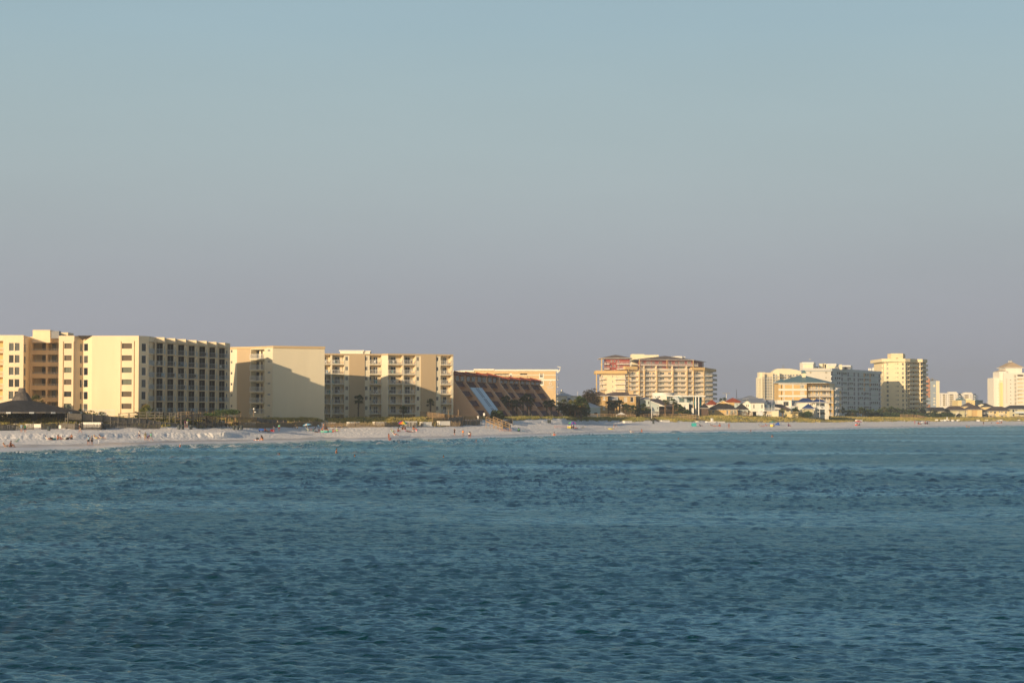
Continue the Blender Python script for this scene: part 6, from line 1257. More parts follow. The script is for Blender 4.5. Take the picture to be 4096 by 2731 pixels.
def yellow_villas():
    defs = [  # label, V, x0,x1, eave, depth pos, roof h, inset, wall, windows, extra
     ('long low olive-walled building with dark hip roof behind the palms', VO, 10, 760, 1440, 1335, 10, 'olive_wall', 'dark_roof', 2.7, 3, [(1, 1)]),
     ('olive building with umber hip roof and crossed outside stairs', VO, 770, 1400, 1405, 1345, 9, 'olive_wall', 'umber_roof', 2.9, 4, []),
     ('yellow villa with dark pyramid roof and three plain projecting bays', VS, 278, 800, 350, 1375, 9, 'yellow_wall', 'umber_roof', 2.9, 4.6, [(455, 385, 480, 425, 1, 'curtain'), (510, 385, 535, 425, 1, 'curtain'), (320, 525, 405, 590, 1, 'curtain'), (635, 535, 745, 610, 1, 'curtain')]),
     ('yellow villa with umber hip roof and two white balconies facing the beach', VS, 1060, 1810, 400, 1380, 10, 'yellow_wall', 'umber_roof', 3.0, 5, [(1100, 410, 1180, 455, 2, 'glass'), (1250, 410, 1325, 495, 2, 'glass'), (1425, 410, 1480, 455, 2, 'glass_grey'), (1510, 410, 1570, 455, 2, 'glass_grey'), (1655, 410, 1725, 495, 2, 'glass_grey'), (1095, 575, 1180, 615, 3, 'glass'), (1250, 575, 1325, 615, 2, 'glass_grey'), (1500, 570, 1590, 615, 3, 'glass_grey'), (1655, 580, 1725, 630, 2, 'glass_grey')]),
     ('shaded grey-green villa with dark hip roof at the right edge behind the dunes', VS, 1720, 2600, 335, 1420, 11, 'olive_wall', 'dark_roof', 2.7, 5, [(1925, 345, 2000, 445, 1, 'glass'), (1930, 500, 2000, 590, 1, 'glass'), (2150, 480, 2400, 550, 4, 'glass'), (2025, 345, 2115, 400, 3, 'glass_grey')])]
    for i, (lab, V, x0, x1, ye, d, dep, wm, rm, h, ins, wins) in enumerate(defs):
        b = bthing(lab, zx(V, (x0 + x1) / 2), d, 'house', 'villa', 'villas in a row behind the far dunes'); W_, R = MB(), MB()
        wins = [w for w in wins if len(w) > 2]
        if i == 0: wins = [(560, 1460, 590, 1500, 2, 'glass'), (300, 1480, 340, 1520, 2, 'glass'), (130, 1470, 170, 1520, 2, 'glass')]
        if i == 1: wins = [(1180, 1425, 1215, 1470, 2, 'glass_green')]
        f, zt = hipbox(b, V, x0, x1, ye, d, dep, wm, rm, h, ins, wins, W_=W_, R=R, z0=2.6, over=1.3)
        if i == 2:
            for (a, c, m_) in ((278, 420, 'yellow_wall'), (420, 600, 'ochre_pale'), (622, 800, 'yellow_wall')): u0, u1 = f.U(zx(V, a)), f.U(zx(V, c)); W_.box(f, u0, u1, .003, .9 if m_ == 'yellow_wall' else .3, 2.6, zt - .2, m_)
            for (a, c) in ((200, 276), (805, 930)):
                for y in (490, 595 + 60): g = Fr(XY(zx(V, a), d + 1), XY(zx(V, c), d + 1)); z = g.Z(3870, zy(V, y)); s_ = MB(); s_.box(g, 0, g.L, -4, 0, z - .3, z, 'white'); s = part('balcony', s_, b); r_ = MB(); rail(r_, g.pt(0, 0, z), g.pt(g.L, 0, z), 1.1, 'rail_white', .3, .06, 3); part('railing', r_, s)
                g = Fr(XY(zx(V, a), d + 5), XY(zx(V, c), d + 5)); W_.box(g, 0, g.L, -6, 0, 2.6, zt, 'door_shade_dark')
        if i == 3:
            for (a, c) in ((1040, 1240), (1420, 1650)): g = Fr(XY(zx(V, a), d - 1.6), XY(zx(V, c), d - 1.6)); z = g.Z(3970, zy(V, 535)); s_ = MB(); s_.box(g, 0, g.L, -1.55, 0, z - .3, z, 'white'); s = part('balcony', s_, b); r_ = MB(); rail(r_, g.pt(0, -.05, z), g.pt(g.L, -.05, z), 1.3, 'white', .25, .07, 3); part('railing', r_, s)
            g = Fr(XY(zx(V, 940), d + 1), XY(zx(V, 1058), d + 1)); W_.box(g, 0, g.L, -6, 0, g.Z(3950, zy(V, 500)), g.Z(3950, zy(V, 425)), 'white_cool'); W_.box(g, 0, g.L, -6, -3, 2.6, zt, 'white_cool')
        if i == 4:
            g = Fr(XY(zx(V, 2020), d - 1.6), XY(zx(V, 2600), d - 1.6)); z = g.Z(4060, zy(V, 470)); s_ = MB(); s_.box(g, 0, g.L, -1.55, 0, z - .3, z + 1.1, 'white_cool'); part('balcony', s_, b)
        if i == 1:
            for (xa, ya, xc, yc) in ((850, 1500, 960, 1570), (1170, 1500, 1060, 1570)):
                s_ = MB(); a, c = P(zx(VO, xa), zy(VO, ya), d - 2), P(zx(VO, xc), zy(VO, yc), d - 2); s_.bar(a, c, .35, 'white'); s_.bar((a[0], a[1], a[2] + 1.2), (c[0], c[1], c[2] + 1.2), .1, 'white'); part('stair', s_, b)
        part('wall', W_, b); part('roof', R, b)
    for (lab, x0, x1, ye, d, h, rm) in (('dark-roofed house with a purple-brown pyramid roof behind the pyramid-roofed villa', 150, 560, 235, 1450, 3.8, 'umber_roof'), ('dark hipped roof with a cream gable, behind the balcony villa', 640, 1240, 255, 1460, 3.6, 'dark_roof')):
        b = bthing(lab, zx(VS, (x0 + x1) / 2), d, 'house', 'villa', 'villas in a row behind the far dunes'); W_, R = MB(), MB(); f, zt = hipbox(b, VS, x0, x1, ye, d, 10, 'yellow_wall', rm, h * .75, 5, [], W_=W_, R=R, z0=2.6); 
        if rm == 'dark_roof': R.face([P(zx(VS, 645), zy(VS, 195), 1457), P(zx(VS, 730), zy(VS, 238), 1457), P(zx(VS, 885), zy(VS, 178), 1457), P(zx(VS, 800), zy(VS, 138), 1457)], 'cream_pale')
        part('wall', W_, b); part('roof', R, b)
yellow_villas()
# ------------------------------------------------------------------ dune grass (nobody could count it)
def grass():
    r = np.random.RandomState(4); V, F, MI = [], [], []; n = 0
    N = 46000; px = r.uniform(-300, 4400, N); t = r.uniform(0, 1, N); nearw = r.uniform(0, 1, N)
    gs = np.interp(px, [-1500, 0, 900, 1000, 1780, 1850, 2230, 2300, 2450, 2600, 2750, 2900, 9000], [4.4, 4.28, 4.25, 4.08, 4.05, 4.72, 4.72, 4.55, 4.4, 4.2, 4.1, 4.06, 4.06])
    for i in range(N):
        zn = gs[i] + (5.25 - gs[i]) * t[i]
        D, Z = (GD, GZ); f = np.interp(px[i], cols, np.arange(len(cols))); k = int(f)
        rr = np.interp(zn, GT, np.arange(len(GT))); a = int(rr); q = rr - a
        d = D[a, k] * (1 - q) + D[a + 1, k] * q; z = Z[a, k] * (1 - q) + Z[a + 1, k] * q; x = (px[i] - 2048) / FP * d
        cl = sin(x * .9 + 3 * sin(d * .11)) * cos(d * .23 + x * .2) + .6 * sin(x * .31 + 1)
        if zn < gs[i] + .18 and cl < .35: continue
        if cl < -.75: continue
        h = r.uniform(.35, .75) * (1.15 if px[i] > 2400 else .95) * (1 + .15 * cl); g_ = 1 if (x * .13 + d * .05) % 3 < (.3 if 1000 < px[i] < 1850 else 1.1) or (px[i] < 1000 and r.rand() < .75) or 1850 < px[i] < 2650 else 0
        if r.rand() < .2: g_ = 1 - g_
        for b in range(4):
            an = r.uniform(0, 6.28); dx, dy = cos(an) * .10, sin(an) * .10; lx, ly = r.uniform(-.35, .35) + .08, r.uniform(-.3, .3); ox, oy = r.uniform(-.5, .5), r.uniform(-.5, .5); hh = h * r.uniform(.6, 1.1)
            V += [(x + ox - dx, d + oy - dy, z - .05), (x + ox + dx, d + oy + dy, z - .05), (x + ox + lx * .5 + dx * .7, d + oy + ly * .5, z + hh * .6), (x + ox + lx, d + oy + ly, z + hh)]
            F += [(n, n + 1, n + 2), (n, n + 2, n + 3)]; MI += [g_, g_]; n += 4
    me = bpy.data.meshes.new('dune_grass'); me.from_pydata(V, [], F); me.materials.append(MATS['grass']); me.materials.append(MATS['grass_green']); me.polygons.foreach_set('material_index', MI); me.update()
    o = bpy.data.objects.new('dune_grass', me); C.objects.link(o); tag(o, 'golden green sea oats and grass growing over the dunes', 'dune grass', kind='stuff')
grass()
# ------------------------------------------------------------------ palms and shrubs
def palm_crown(seed, R=1.25, n=46, m='palm', dry=.12):
    r = random.Random(seed); mb = MB(); m2 = 'palm_dry'
    for i in range(n):
        az = r.uniform(0, 2 * pi); el = r.uniform(-.75, 1.35); L = R * r.uniform(.55, .8); d = np.array((cos(az) * cos(el), sin(az) * cos(el), sin(el)))
        st = np.array((0, 0, 0.)); c = d * L + np.array((0, 0, -.10 * L)); mm = m2 if (el < -.45 and r.random() < .8) or r.random() < dry else m
        mb.bar(st, c, .025, mm, .015); side = np.cross(d, (0, 0, 1)); side = side / (np.linalg.norm(side) + 1e-6); up = np.cross(side, d); fl = R * r.uniform(.42, .6)
        for k in range(9):   # the fan: pleated fingers
            a = (k - 4) * .36; q = d * cos(a) + side * sin(a); tip = c + q * fl * (1 - .04 * abs(k - 4)) + np.array((0, 0, -.22 * fl * (abs(k - 4) / 4 + .4))); w = (side * cos(a) - d * sin(a)) * .085 * R; mid = c + q * fl * .5 + up * .03
            mb.face([c, mid - w, tip, mid + w], mm)
    return mb
def shaft(seed, h, r0=.2, m='trunk', boots=True):
    r = random.Random(seed); mb = MB(); bx, by = r.uniform(-.25, .25), r.uniform(-.2, .2); k = 9; pts = [(bx * (i / k) ** 2, by * (i / k) ** 2, h * i / k - (.4 if i == 0 else 0)) for i in range(k + 1)]
    rs = [r0 * (1.15 - .2 * i / k) * (1.35 if (boots and i > 5) else 1) * r.uniform(.92, 1.1) for i in range(k + 1)]; mb.tube(pts, rs, m, 8)
    if boots:
        for i in range(34): t = r.uniform(.45, 1.0); a = r.uniform(0, 6.28); x, y, z = bx * t * t, by * t * t, h * t; mb.bar((x + cos(a) * r0 * .8, y + sin(a) * r0 * .8, z), (x + cos(a) * r0 * 2, y + sin(a) * r0 * 2, z + .3), .05, m, .02)
    return mb, (bx, by, h)
PALM = []
for i, (m, tm) in enumerate((('palm', 'trunk'), ('palm', 'trunk'), ('palm_yel', 'trunk_light'), ('palm', 'trunk_light'))):
    h = 4.0; s_, top = shaft(40 + i, h, .17, tm); c = palm_crown(60 + i, 1.5, 40, m, .10)
    ms = s_.mesh('trunk'); mc = c.mesh('crown'); PALM.append((ms, mc, top))
palm_n = [0]
def palm(px, py_top, py_base, d, kind, label, group, wide=1.0):
    """py_top = top of the crown, py_base = foot"""
    x, y, z0 = P(px, py_base, d); zt = P(px, py_top, d)[2]; z0 = min(z0, gz(x, y) + .1) if d < 1300 else z0; hh = zt - z0; rc = 1.25 * wide; ht = max(.6, hh - rc * .95)
    ms, mc, top = PALM[kind]; rz = rng.uniform(0, 6.28)
    o = thing('palm_tree', label, 'palm tree', (x, y, z0), rz, group)
    for nm, me, loc, sc_ in (('trunk', ms, (0, 0, 0), (1, 1, ht / 4.0)), ('crown', mc, (top[0], top[1], ht), (rc / 1.5 * 1.05,) * 3)):
        q = bpy.data.objects.new(nm, me); C.objects.link(q); q.parent = o; q.location = loc; q.scale = sc_
    return o
def bushmb(seed, rx, rz, n, m, leaf=.16):
    r = random.Random(seed); mb = MB(); cs = [(r.uniform(-.55, .55) * rx, r.uniform(-.55, .55) * rx, rz * r.uniform(.35, .75), r.uniform(.35, .55)) for _ in range(9)]
    for i in range(n):
        cx, cy, cz, cr = r.choice(cs); a, b = r.uniform(0, 6.28), math.acos(r.uniform(-1, 1)); q = r.uniform(.6, 1.0) * cr
        p = np.array((cx + rx * q * sin(b) * cos(a), cy + rx * q * sin(b) * sin(a), max(.02, cz + rz * q * cos(b)))); u = np.array((r.uniform(-1, 1), r.uniform(-1, 1), r.uniform(-.6, .9))); u /= np.linalg.norm(u); w = np.cross(u, (r.uniform(-1, 1), r.uniform(-1, 1), .3)); w /= np.linalg.norm(w) + 1e-6
        l = leaf * r.uniform(.7, 1.6); mb.face([p - w * l * .45, p + u * l, p + w * l * .45, p - u * l], m)
    return mb
def shrub(px, py_base, d, w, h, m, label, group=None, name='shrub', n=900, leaf=None):
    x, y, z = P(px, py_base, d); o = thing(name, label, 'shrub' if name == 'shrub' else 'tree', (x, y, z), 0, group); mb = bushmb(int(px), w / 1.5, h * .8, n, m, leaf or .08 + .05 * w); q = part('foliage', mb, o, (0, 0, 0))
    t = MB(); 
    for k in range(3): t.tube([(0, 0, -.3), (w * .12 * (k - 1), .05 * k, h * .35), (w * .2 * (k - 1), .1, h * .7)], [.09, .06, .03], 'trunk', 6)
    part('stem', t, o, (0, 0, 0)); return o
G1 = 'palms in front of the long balcony condominium'
for px, yt, yb, d, k, w, lab in ((1433, 1578, 1668, 574, 0, 1.15, 'lone palm before the left tan panel of the balcony condominium'), (1613, 1622, 1668, 574, 0, 1.0, 'short palm before the middle balconies of the balcony condominium'), (1722, 1595, 1655, 574, 1, .95, 'slim palm before the right tan panel of the balcony condominium')):
    palm(px, yt, yb, d, k, lab, G1, w)
G2 = 'palms standing before the stepped terracotta building'
E_ = [(1838, 1593, 1, 'first'), (1850, 1598, 1, 'second'), (1872, 1604, 0, 'third'), (1880, 1600, 1, 'fourth'), (1891, 1612, 0, 'fifth'), (1974, 1606, 1, 'sixth'), (1990, 1602, 0, 'seventh'), (2010, 1588, 1, 'eighth'), (2024, 1581, 0, 'ninth'), (2052, 1598, 0, 'tenth'), (2068, 1599, 1, 'eleventh'), (2093, 1587, 0, 'twelfth'), (2110, 1573, 0, 'thirteenth'), (2122, 1590, 1, 'fourteenth'), (2188, 1600, 0, 'fifteenth'), (2205, 1597, 0, 'sixteenth')]
for px, yt, k, o_ in E_: palm(px, yt, 1664, 622 + (px - 1838) * .05, k, o_ + ' palm from the left before the stepped terracotta building', G2, 1.25 if px in (1838, 2110) else 1.05)
G3 = 'palms between the stepped building and the ochre villa'
for i, (px, yt, yb, k, w) in enumerate(((2234, 1609, 1664, 2, 1.2), (2254, 1598, 1668, 2, 1.1), (2262, 1625, 1664, 0, 1.2), (2280, 1603, 1664, 2, 1.5), (2300, 1602, 1664, 2, 1.4), (2324, 1583, 1660, 0, 1.7), (2312, 1608, 1664, 1, 1.4))):
    palm(px, yt, yb, 655, k, ('yellow-green' if k == 2 else 'dark') + ' palm, ' + ['leftmost', 'second', 'third', 'fourth', 'fifth', 'tallest', 'sixth'][i] + ' of the clump right of the stepped building', G3, w)
G4 = 'palms in front of the ochre villa'
VP = [(2433, 1601), (2448, 1613), (2455, 1604), (2468, 1600), (2478, 1598), (2496, 1615), (2505, 1613), (2522, 1619), (2530, 1618)]
for i, (px, yt) in enumerate(VP): palm(px, yt, 1660, 772, 3 if i % 2 else 0, ['first', 'second', 'third', 'fourth', 'fifth', 'sixth', 'seventh', 'eighth', 'ninth'][i] + ' palm from the left in front of the ochre villa', G4, 1.2)
for px, yt, yb, lab, k, w in ((2556, 1630, 1663, 'bushy low palm at the right corner of the ochre villa', 3, 1.6), (2572, 1613, 1658, 'dark palm between the ochre villa and the weatherboard house', 0, 1.1), (2592, 1631, 1662, 'palm before the weatherboard house balcony', 0, 1.3), (2692, 1592, 1640, 'palm behind the brown roof beside the white drum', 3, 1.2), (2660, 1597, 1640, 'palm just over the brown shed roof', 3, 1.0), (2713, 1613, 1662, 'dark palm before the modern white house', 0, 1.3), (2727, 1622, 1662, 'second dark palm before the modern white house', 0, 1.5), (2742, 1636, 1662, 'lowest dark palm before the modern white house', 0, 1.4)):
    palm(px, yt, yb, 782, k, lab, 'palms among the middle beach houses', w)
G5 = 'palms before the long white block and yellow tower'
RP = [(3366, 1627, 'first'), (3390, 1638, 'second'), (3412, 1636, 'third'), (3424, 1638, 'fourth'), (3440, 1627, 'fifth'), (3450, 1628, 'sixth'), (3463, 1636, 'seventh'), (3475, 1634, 'eighth'), (3494, 1636, 'ninth'), (3510, 1640, 'tenth'), (3520, 1634, 'eleventh'), (3535, 1628, 'twelfth'), (3552, 1632, 'thirteenth'), (3566, 1625, 'fourteenth'), (3578, 1632, 'fifteenth'), (3590, 1630, 'sixteenth'), (3606, 1634, 'seventeenth'), (3622, 1636, 'eighteenth'), (3636, 1637, 'nineteenth'), (3650, 1638, 'twentieth'), (3664, 1637, 'twenty-first'), (3692, 1634, 'twenty-second'), (3714, 1648, 'twenty-third'), (3731, 1638, 'twenty-fourth'), (3744, 1640, 'twenty-fifth'), (3770, 1646, 'twenty-sixth'), (3789, 1636, 'twenty-seventh'), (3800, 1650, 'twenty-eighth'), (3838, 1653, 'twenty-ninth')]
for i, (px, yt, o_) in enumerate(RP): palm(px, yt, 1672, 1045 + (px - 3366) * .45, (0, 0, 1, 0, 3, 2)[i % 6] if px > 3480 else 0, o_ + ' palm from the left in the far row before the white block and towers', G5, 1.55)
for px, yt, d, lab in ((2886, 1591, 1000, 'left of two tiny palms over the red roof'), (2896, 1588, 1000, 'right of two tiny palms over the red roof')): palm(px, yt, 1650, d, 0, lab, 'pair of palms over the red roof', .9)
palm(579, 1625, 1662, 452, 2, 'bushy palm at the foot of the cream condominium corner', G1, 1.9)
palm(140, 1582, 1640, 447, 2, 'palm top showing behind the shingled shelter roof', 'palms by the shingled shelter', 1.3); palm(307, 1634, 1664, 447, 0, 'low dark palm beside the shelter eave', 'palms by the shingled shelter', 1.3)
palm(3130, 1632, 1668, 842, 3, 'small palm before the stilt house deck', 'palms among the far beach houses', .9); palm(3175, 1628, 1664, 868, 0, 'dark palm under the cube house roof deck', 'palms among the far beach houses', 1.6); palm(2993, 1640, 1668, 840, 0, 'small palm left of the stilt house', 'palms among the far beach houses', .8)
shrub(1990, 1682, 585, 3.4, 3.4, 'bush', 'large dark yucca-like shrub above the beach stairs', n=1500, leaf=.3)
shrub(2290, 1666, 660, 8, 4.4, 'bush', 'dense dark thicket under the palms right of the stepped building', n=2600, leaf=.3); shrub(2325, 1664, 668, 5, 6.0, 'bush', 'tall dark thicket left of the white cottage', n=2200, leaf=.3)
shrub(2350, 1640, 790, 7, 9.5, 'tree_brown', 'brownish round-headed tree behind the dark thicket', name='tree', n=2400, leaf=.35)
shrub(905, 1660, 460, 5.5, 1.5, 'bush_green', 'bright green bush on the dune left of the timber deck', n=1500, leaf=.14); shrub(845, 1664, 458, 4, .9, 'bush_green', 'lower green bush on the dune beside the bright one', n=800, leaf=.14)
shrub(2735, 1664, 790, 6, 3.2, 'bush', 'dark shrub before the modern white house', n=1500, leaf=.25); shrub(3212, 1668, 858, 4, 2.6, 'bush', 'dark shrub beside the blue-roofed house', n=900, leaf=.22); shrub(3230, 1668, 858, 4, 2.9, 'bush_green', 'green shrub right beside the blue-roofed house wall', n=900, leaf=.22)
for i, px in enumerate((3500, 3556, 3600, 3640, 3670, 3745, 3780)): shrub(px, 1673, 1060 + i * 20, 9, 3.6, 'bush', ['first', 'second', 'third', 'fourth', 'fifth', 'sixth', 'seventh'][i] + ' dark bush from the left under the far palm row', 'bushes under the far palm row', n=900, leaf=.4)
for i, (px, w) in enumerate(((20, 13), (110, 13), (200, 13), (290, 12))): shrub(px, 1686, 447, w, 2.9, 'bush_green', ['leftmost', 'second', 'third', 'rightmost'][i] + ' green scrub clump behind the shingled shelter posts', 'scrub behind the shelter', n=2400, leaf=.2)
# ------------------------------------------------------------------ shingled shelter at the left edge
def shelter():
    d = 434; b = bthing('dark shingled beach shelter with low hipped roof and raised shaggy cap at left', 90, d, 'shelter', 'beach_shelter'); k = d / FP
    cx = XY(78, d)[0]; zt = P(78, 1601, d)[2]; ze = P(78, 1647, d)[2]; zb = P(78, 1652, d)[2]
    rad = (325 - 78) * k; cy = d + rad * .15
    def ring(r, z, n=16, sq=.85): return [(cx + r * cos(2 * pi * (i + .5) / n), cy + r * sq * sin(2 * pi * (i + .5) / n), z) for i in range(n)]
    R = MB(); prof = [(rad, ze), (rad * .62, ze + (zt - ze) * .42), (rad * .33, ze + (zt - ze) * .8), (rad * .155, zt + .05)]
    rg = [ring(r, z) for r, z in prof]
    for a in range(3):
        for i in range(16): j = (i + 1) % 16; R.face([rg[a][i], rg[a][j], rg[a + 1][j], rg[a + 1][i]], 'shingle')
    lo = ring(rad, ze - .3)
    for i in range(16): j = (i + 1) % 16; R.face([lo[i], lo[j], rg[0][j], rg[0][i]], 'fascia')
    R.face(ring(rad - .05, ze - .28)[::-1], 'post_dark'); part('roof', R, b)
    Cp = MB(); z1 = P(80, 1551, d)[2]; z2 = P(80, 1570, d)[2]; cr = [(rad * .16, zt), (rad * .14, zt + (z2 - zt) * .35), (rad * .095, z2 - .1), (rad * .066, z2 + .1), (rad * .05, z1)]
    rg = [ring(r, z, 14, 1) for r, z in cr]
    for a in range(4):
        for i in range(14): j = (i + 1) % 14; Cp.face([rg[a][i], rg[a][j], rg[a + 1][j], rg[a + 1][i]], 'shingle_brown')
    Cp.face(rg[-1], 'shingle'); part('roof_cap', Cp, b)
    for i in range(9):   # pale blocks along the eave
        a = -pi / 2 + (i - 4) * .36; x, y = cx + (rad + .02) * cos(a), cy + rad * .85 * sin(a) - .04; f = MB(); f.box(gfr(x, y, a + pi / 2), -.5, .5, -.05, .06, ze - .36, ze - .02, 'rail_grey'); part('eave_block', f, b)
    for (x0, x1, dd, m) in ((125, 146, 1, 'post_dark'), (149, 166, 3, 'brown_wood'), (229, 244, 1, 'post_dark'), (245, 258, 2.4, 'wood_grey'), (-60, -40, 1, 'post_dark')):
        h = Fr(XY(x0, d + dd), XY(x1, d + dd)); p = MB(); p.box(h, 0, h.L, -h.L, 0, 3.0, ze - .2, m); part('post', p, b)
shelter()
# ------------------------------------------------------------------ timber walkways
def walkway(label, pts, m='wood_grey', w=2.0, post=2.4, rails=3, solid=False, foot=True, name='boardwalk', pick=0):
    """pts: (px, py of deck, d); deck, handrails, posts"""
    pts = [(a, b, max(c, float(np.interp(a, cols, ctl[4][0])) + 3.5)) for a, b, c in pts]
    q = [P(*p) for p in pts]; o = thing(name, label, 'boardwalk', (q[0][0], q[0][1], q[0][2]), 0, 'timber walkways over the dunes'); dk, rl, ps = MB(), MB(), MB()
    for a, c in zip(q[:-1], q[1:]):
        v = np.array((c[0] - a[0], c[1] - a[1])); L = np.linalg.norm(v); fr = Fr(a[:2], c[:2]); L = fr.L; sz = (c[2] - a[2]) / L
        dk.hexa([fr.pt(0, 0, a[2] - .2), fr.pt(L, 0, c[2] - .2), fr.pt(L, -w, c[2] - .2), fr.pt(0, -w, a[2] - .2), fr.pt(0, 0, a[2]), fr.pt(L, 0, c[2]), fr.pt(L, -w, c[2]), fr.pt(0, -w, a[2])], m)
        for s in (.0, -w):
            for k in range(rails): h = 1.1 * (k + 1) / rails; rl.hexa([fr.pt(0, s - .03, a[2] + h - .09), fr.pt(L, s - .03, c[2] + h - .09), fr.pt(L, s + .03, c[2] + h - .09), fr.pt(0, s + .03, a[2] + h - .09), fr.pt(0, s - .03, a[2] + h + .03), fr.pt(L, s - .03, c[2] + h + .03), fr.pt(L, s + .03, c[2] + h + .03), fr.pt(0, s + .03, a[2] + h + .03)], m)
            n = max(1, int(round(L / post)))
            for i in range(n + 1):
                u = L * i / n; z = a[2] + sz * u; x, y, _ = fr.pt(u, s, 0); g_ = gz(x, y) - .4 if foot else z - .8; ps = MB(); ps.bar((x, y, min(g_, z - .3)), (x, y, z + 1.15), .075, m); part('post', ps, o)
            if pick and s == 0:
                for i in range(int(L / pick)): u = (i + .5) * pick; z = a[2] + sz * u; x, y, _ = fr.pt(u, s, 0); rl.bar((x, y, z + .05), (x, y, z + 1.05), .022, m)
            if solid and s == 0: rl.hexa([fr.pt(0, -.02, a[2] + .1), fr.pt(L, -.02, c[2] + .1), fr.pt(L, .02, c[2] + .1), fr.pt(0, .02, a[2] + .1), fr.pt(0, -.02, a[2] + 1.05), fr.pt(L, -.02, c[2] + 1.05), fr.pt(L, .02, c[2] + 1.05), fr.pt(0, .02, a[2] + 1.05)], m)
    part('deck', dk, o); part('handrail', rl, o); return o
def s2p(V, x, y, d): return (zx(V, x), zy(V, y), d)
walkway('long grey boarded walkway sloping down from the shelter past the cream condominium', [s2p(S2, -350, 230, 426), s2p(S2, 60, 255, 427), s2p(S2, 650, 300, 428), s2p(S2, 1300, 365, 430), s2p(S2, 1900, 405, 431), s2p(S2, 2230, 490, 430)], 'wood_grey', 2.0, 2.2, 3, True, pick=.16)
walkway('grey board-sided ramp coming down onto the sand beside the dark bins', [s2p(S2, 1900, 400, 433), s2p(S3, 0, 470, 431), s2p(S3, 300, 500, 428), s2p(S3, 640, 545, 426)], 'wood_grey', 1.8, 1.8, 3, True, pick=.16)
walkway('thin upper walkway rail running along the foot of the cream condominium', [s2p(S2, 1100, 240, 446), s2p(S2, 1650, 205, 446), s2p(S3, 100, 200, 447), s2p(S3, 600, 205, 448)], 'wood_grey', 1.5, 1.8, 2)
walkway('sunlit timber walkway rail below the sawtooth balconies', [s2p(S3, 600, 190, 452), s2p(S3, 900, 178, 453), s2p(S3, 1700, 180, 456), s2p(S3, 2300, 175, 460)], 'wood', 1.5, 2.4, 2)
walkway('zigzag dark timber ramp with sloping rails above the white-shirted walkers', [s2p(S3, 620, 290, 444), s2p(S3, 1100, 235, 446), s2p(S3, 1330, 240, 446), s2p(S3, 1700, 400, 441)], 'wood_grey', 1.8, 1.8, 3, pick=.2)
walkway('lower dark timber landing between the ramp and the grey bins', [s2p(S3, 1060, 480, 434), s2p(S3, 1600, 490, 434), s2p(S3, 1900, 520, 433)], 'wood_grey', 3.0, 1.7, 3, pick=.2)
walkway('dark handrail steps beside the three bins at the sand', [s2p(S3, 1650, 545, 431), s2p(S3, 2100, 545, 431)], 'wood_dark', 1.5, 1.3, 1)
walkway('square timber deck with pickets in front of the blank-walled condominium', [s2p(S4, -60, 340, 462), s2p(S4, 470, 335, 462)], 'wood', 3.5, 1.9, 3, pick=.13)
walkway('dark ramp running down right from the square timber deck', [s2p(S4, 480, 330, 463), s2p(S4, 740, 390, 463), s2p(S4, 1330, 420, 466)], 'wood_grey', 1.8, 2.0, 3, True)
walkway('sunlit timber walkway leading to the big beach stairs', [s2p(S7, -700, 150, 556), s2p(S7, 0, 225, 556), s2p(S7, 560, 290, 556), s2p(S7, 1050, 300, 557)], 'wood', 2.2, 1.6, 3, pick=.13)
walkway('lower timber platform with rails left of the beach stairs', [s2p(S7, -350, 330, 548), s2p(S7, 340, 350, 548)], 'wood', 2.5, 1.6, 3, pick=.2)
walkway('dark ramp under the big beach stairs walkway', [s2p(S7, 440, 440, 546), s2p(S7, 800, 420, 547), s2p(S7, 1000, 400, 548)], 'wood_grey', 2.0, 1.4, 3, True)
walkway('dark covered handrail block behind the timber walkway', [s2p(S7, 100, 330, 553), s2p(S7, 520, 300, 553)], 'wood_grey', 2.0, 1.4, 3, True)
def stairs():
    a, c = P(*s2p(S7, 1170, 300, 556)), P(*s2p(S7, 1640, 490, 549)); o = thing('beach_stairs', 'broad sunlit timber stairs descending from the walkway to the sand', 'stairs', (c[0], c[1], c[2])); A, B_ = np.array(a), np.array(c); n = 15
    st = MB(); v = (B_ - A)[:2]; L = np.linalg.norm(v); fr = Fr(a[:2], c[:2])
    for i in range(n): t = (i + .5) / n; z = A[2] + (B_[2] - A[2]) * t; st.box(fr, L * t - .17, L * t + .17, -2.4, 0, z - .05, z, 'wood')
    part('steps', st, o)
    for s in (0, -2.4):
        sg = MB(); sg.bar(fr.pt(0, s, a[2] - .1), fr.pt(L, s, c[2] - .1), .14, 'wood'); sg.bar(fr.pt(0, s, a[2] + 1.1), fr.pt(L, s, c[2] + 1.1), .07, 'wood'); sg.bar(fr.pt(0, s, a[2] + .6), fr.pt(L, s, c[2] + .6), .05, 'wood')
        for i in range(5): t = i / 4; z = A[2] + (B_[2] - A[2]) * t; sg.bar(fr.pt(L * t, s, gz(*fr.pt(L * t, s, 0)[:2]) - .3), fr.pt(L * t, s, z + 1.15), .08, 'wood')
        part('stair_rail', sg, o)
    t_ = MB(); p = P(*s2p(S7, 935, 200, 555.5)); t_.face([(p[0] - .28, p[1], p[2] + .3), (p[0] + .28, p[1], p[2] + .3), (p[0] + .1, p[1] - .03, p[2] - .65)], 'white_cloth'); t_.face([(p[0] - .28, p[1] + .12, p[2] + .3), (p[0] + .28, p[1] + .12, p[2] + .3), (p[0] + .28, p[1], p[2] + .3), (p[0] - .28, p[1], p[2] + .3)], 'white_cloth')
    solo('towel', t_, 'white towel hanging over the walkway rail near the stairs', 'towel', (p[0], p[1], p[2]))
stairs()
walkway('brown post-and-rail boardwalk behind the dune, before the white cottage and villa', [s2p(VJ, 760, 840, 742), s2p(VJ, 1100, 840, 742), s2p(VJ, 1800, 845, 742), s2p(VJ, 2500, 865, 740)], 'wood', 2.0, 2.9, 2)
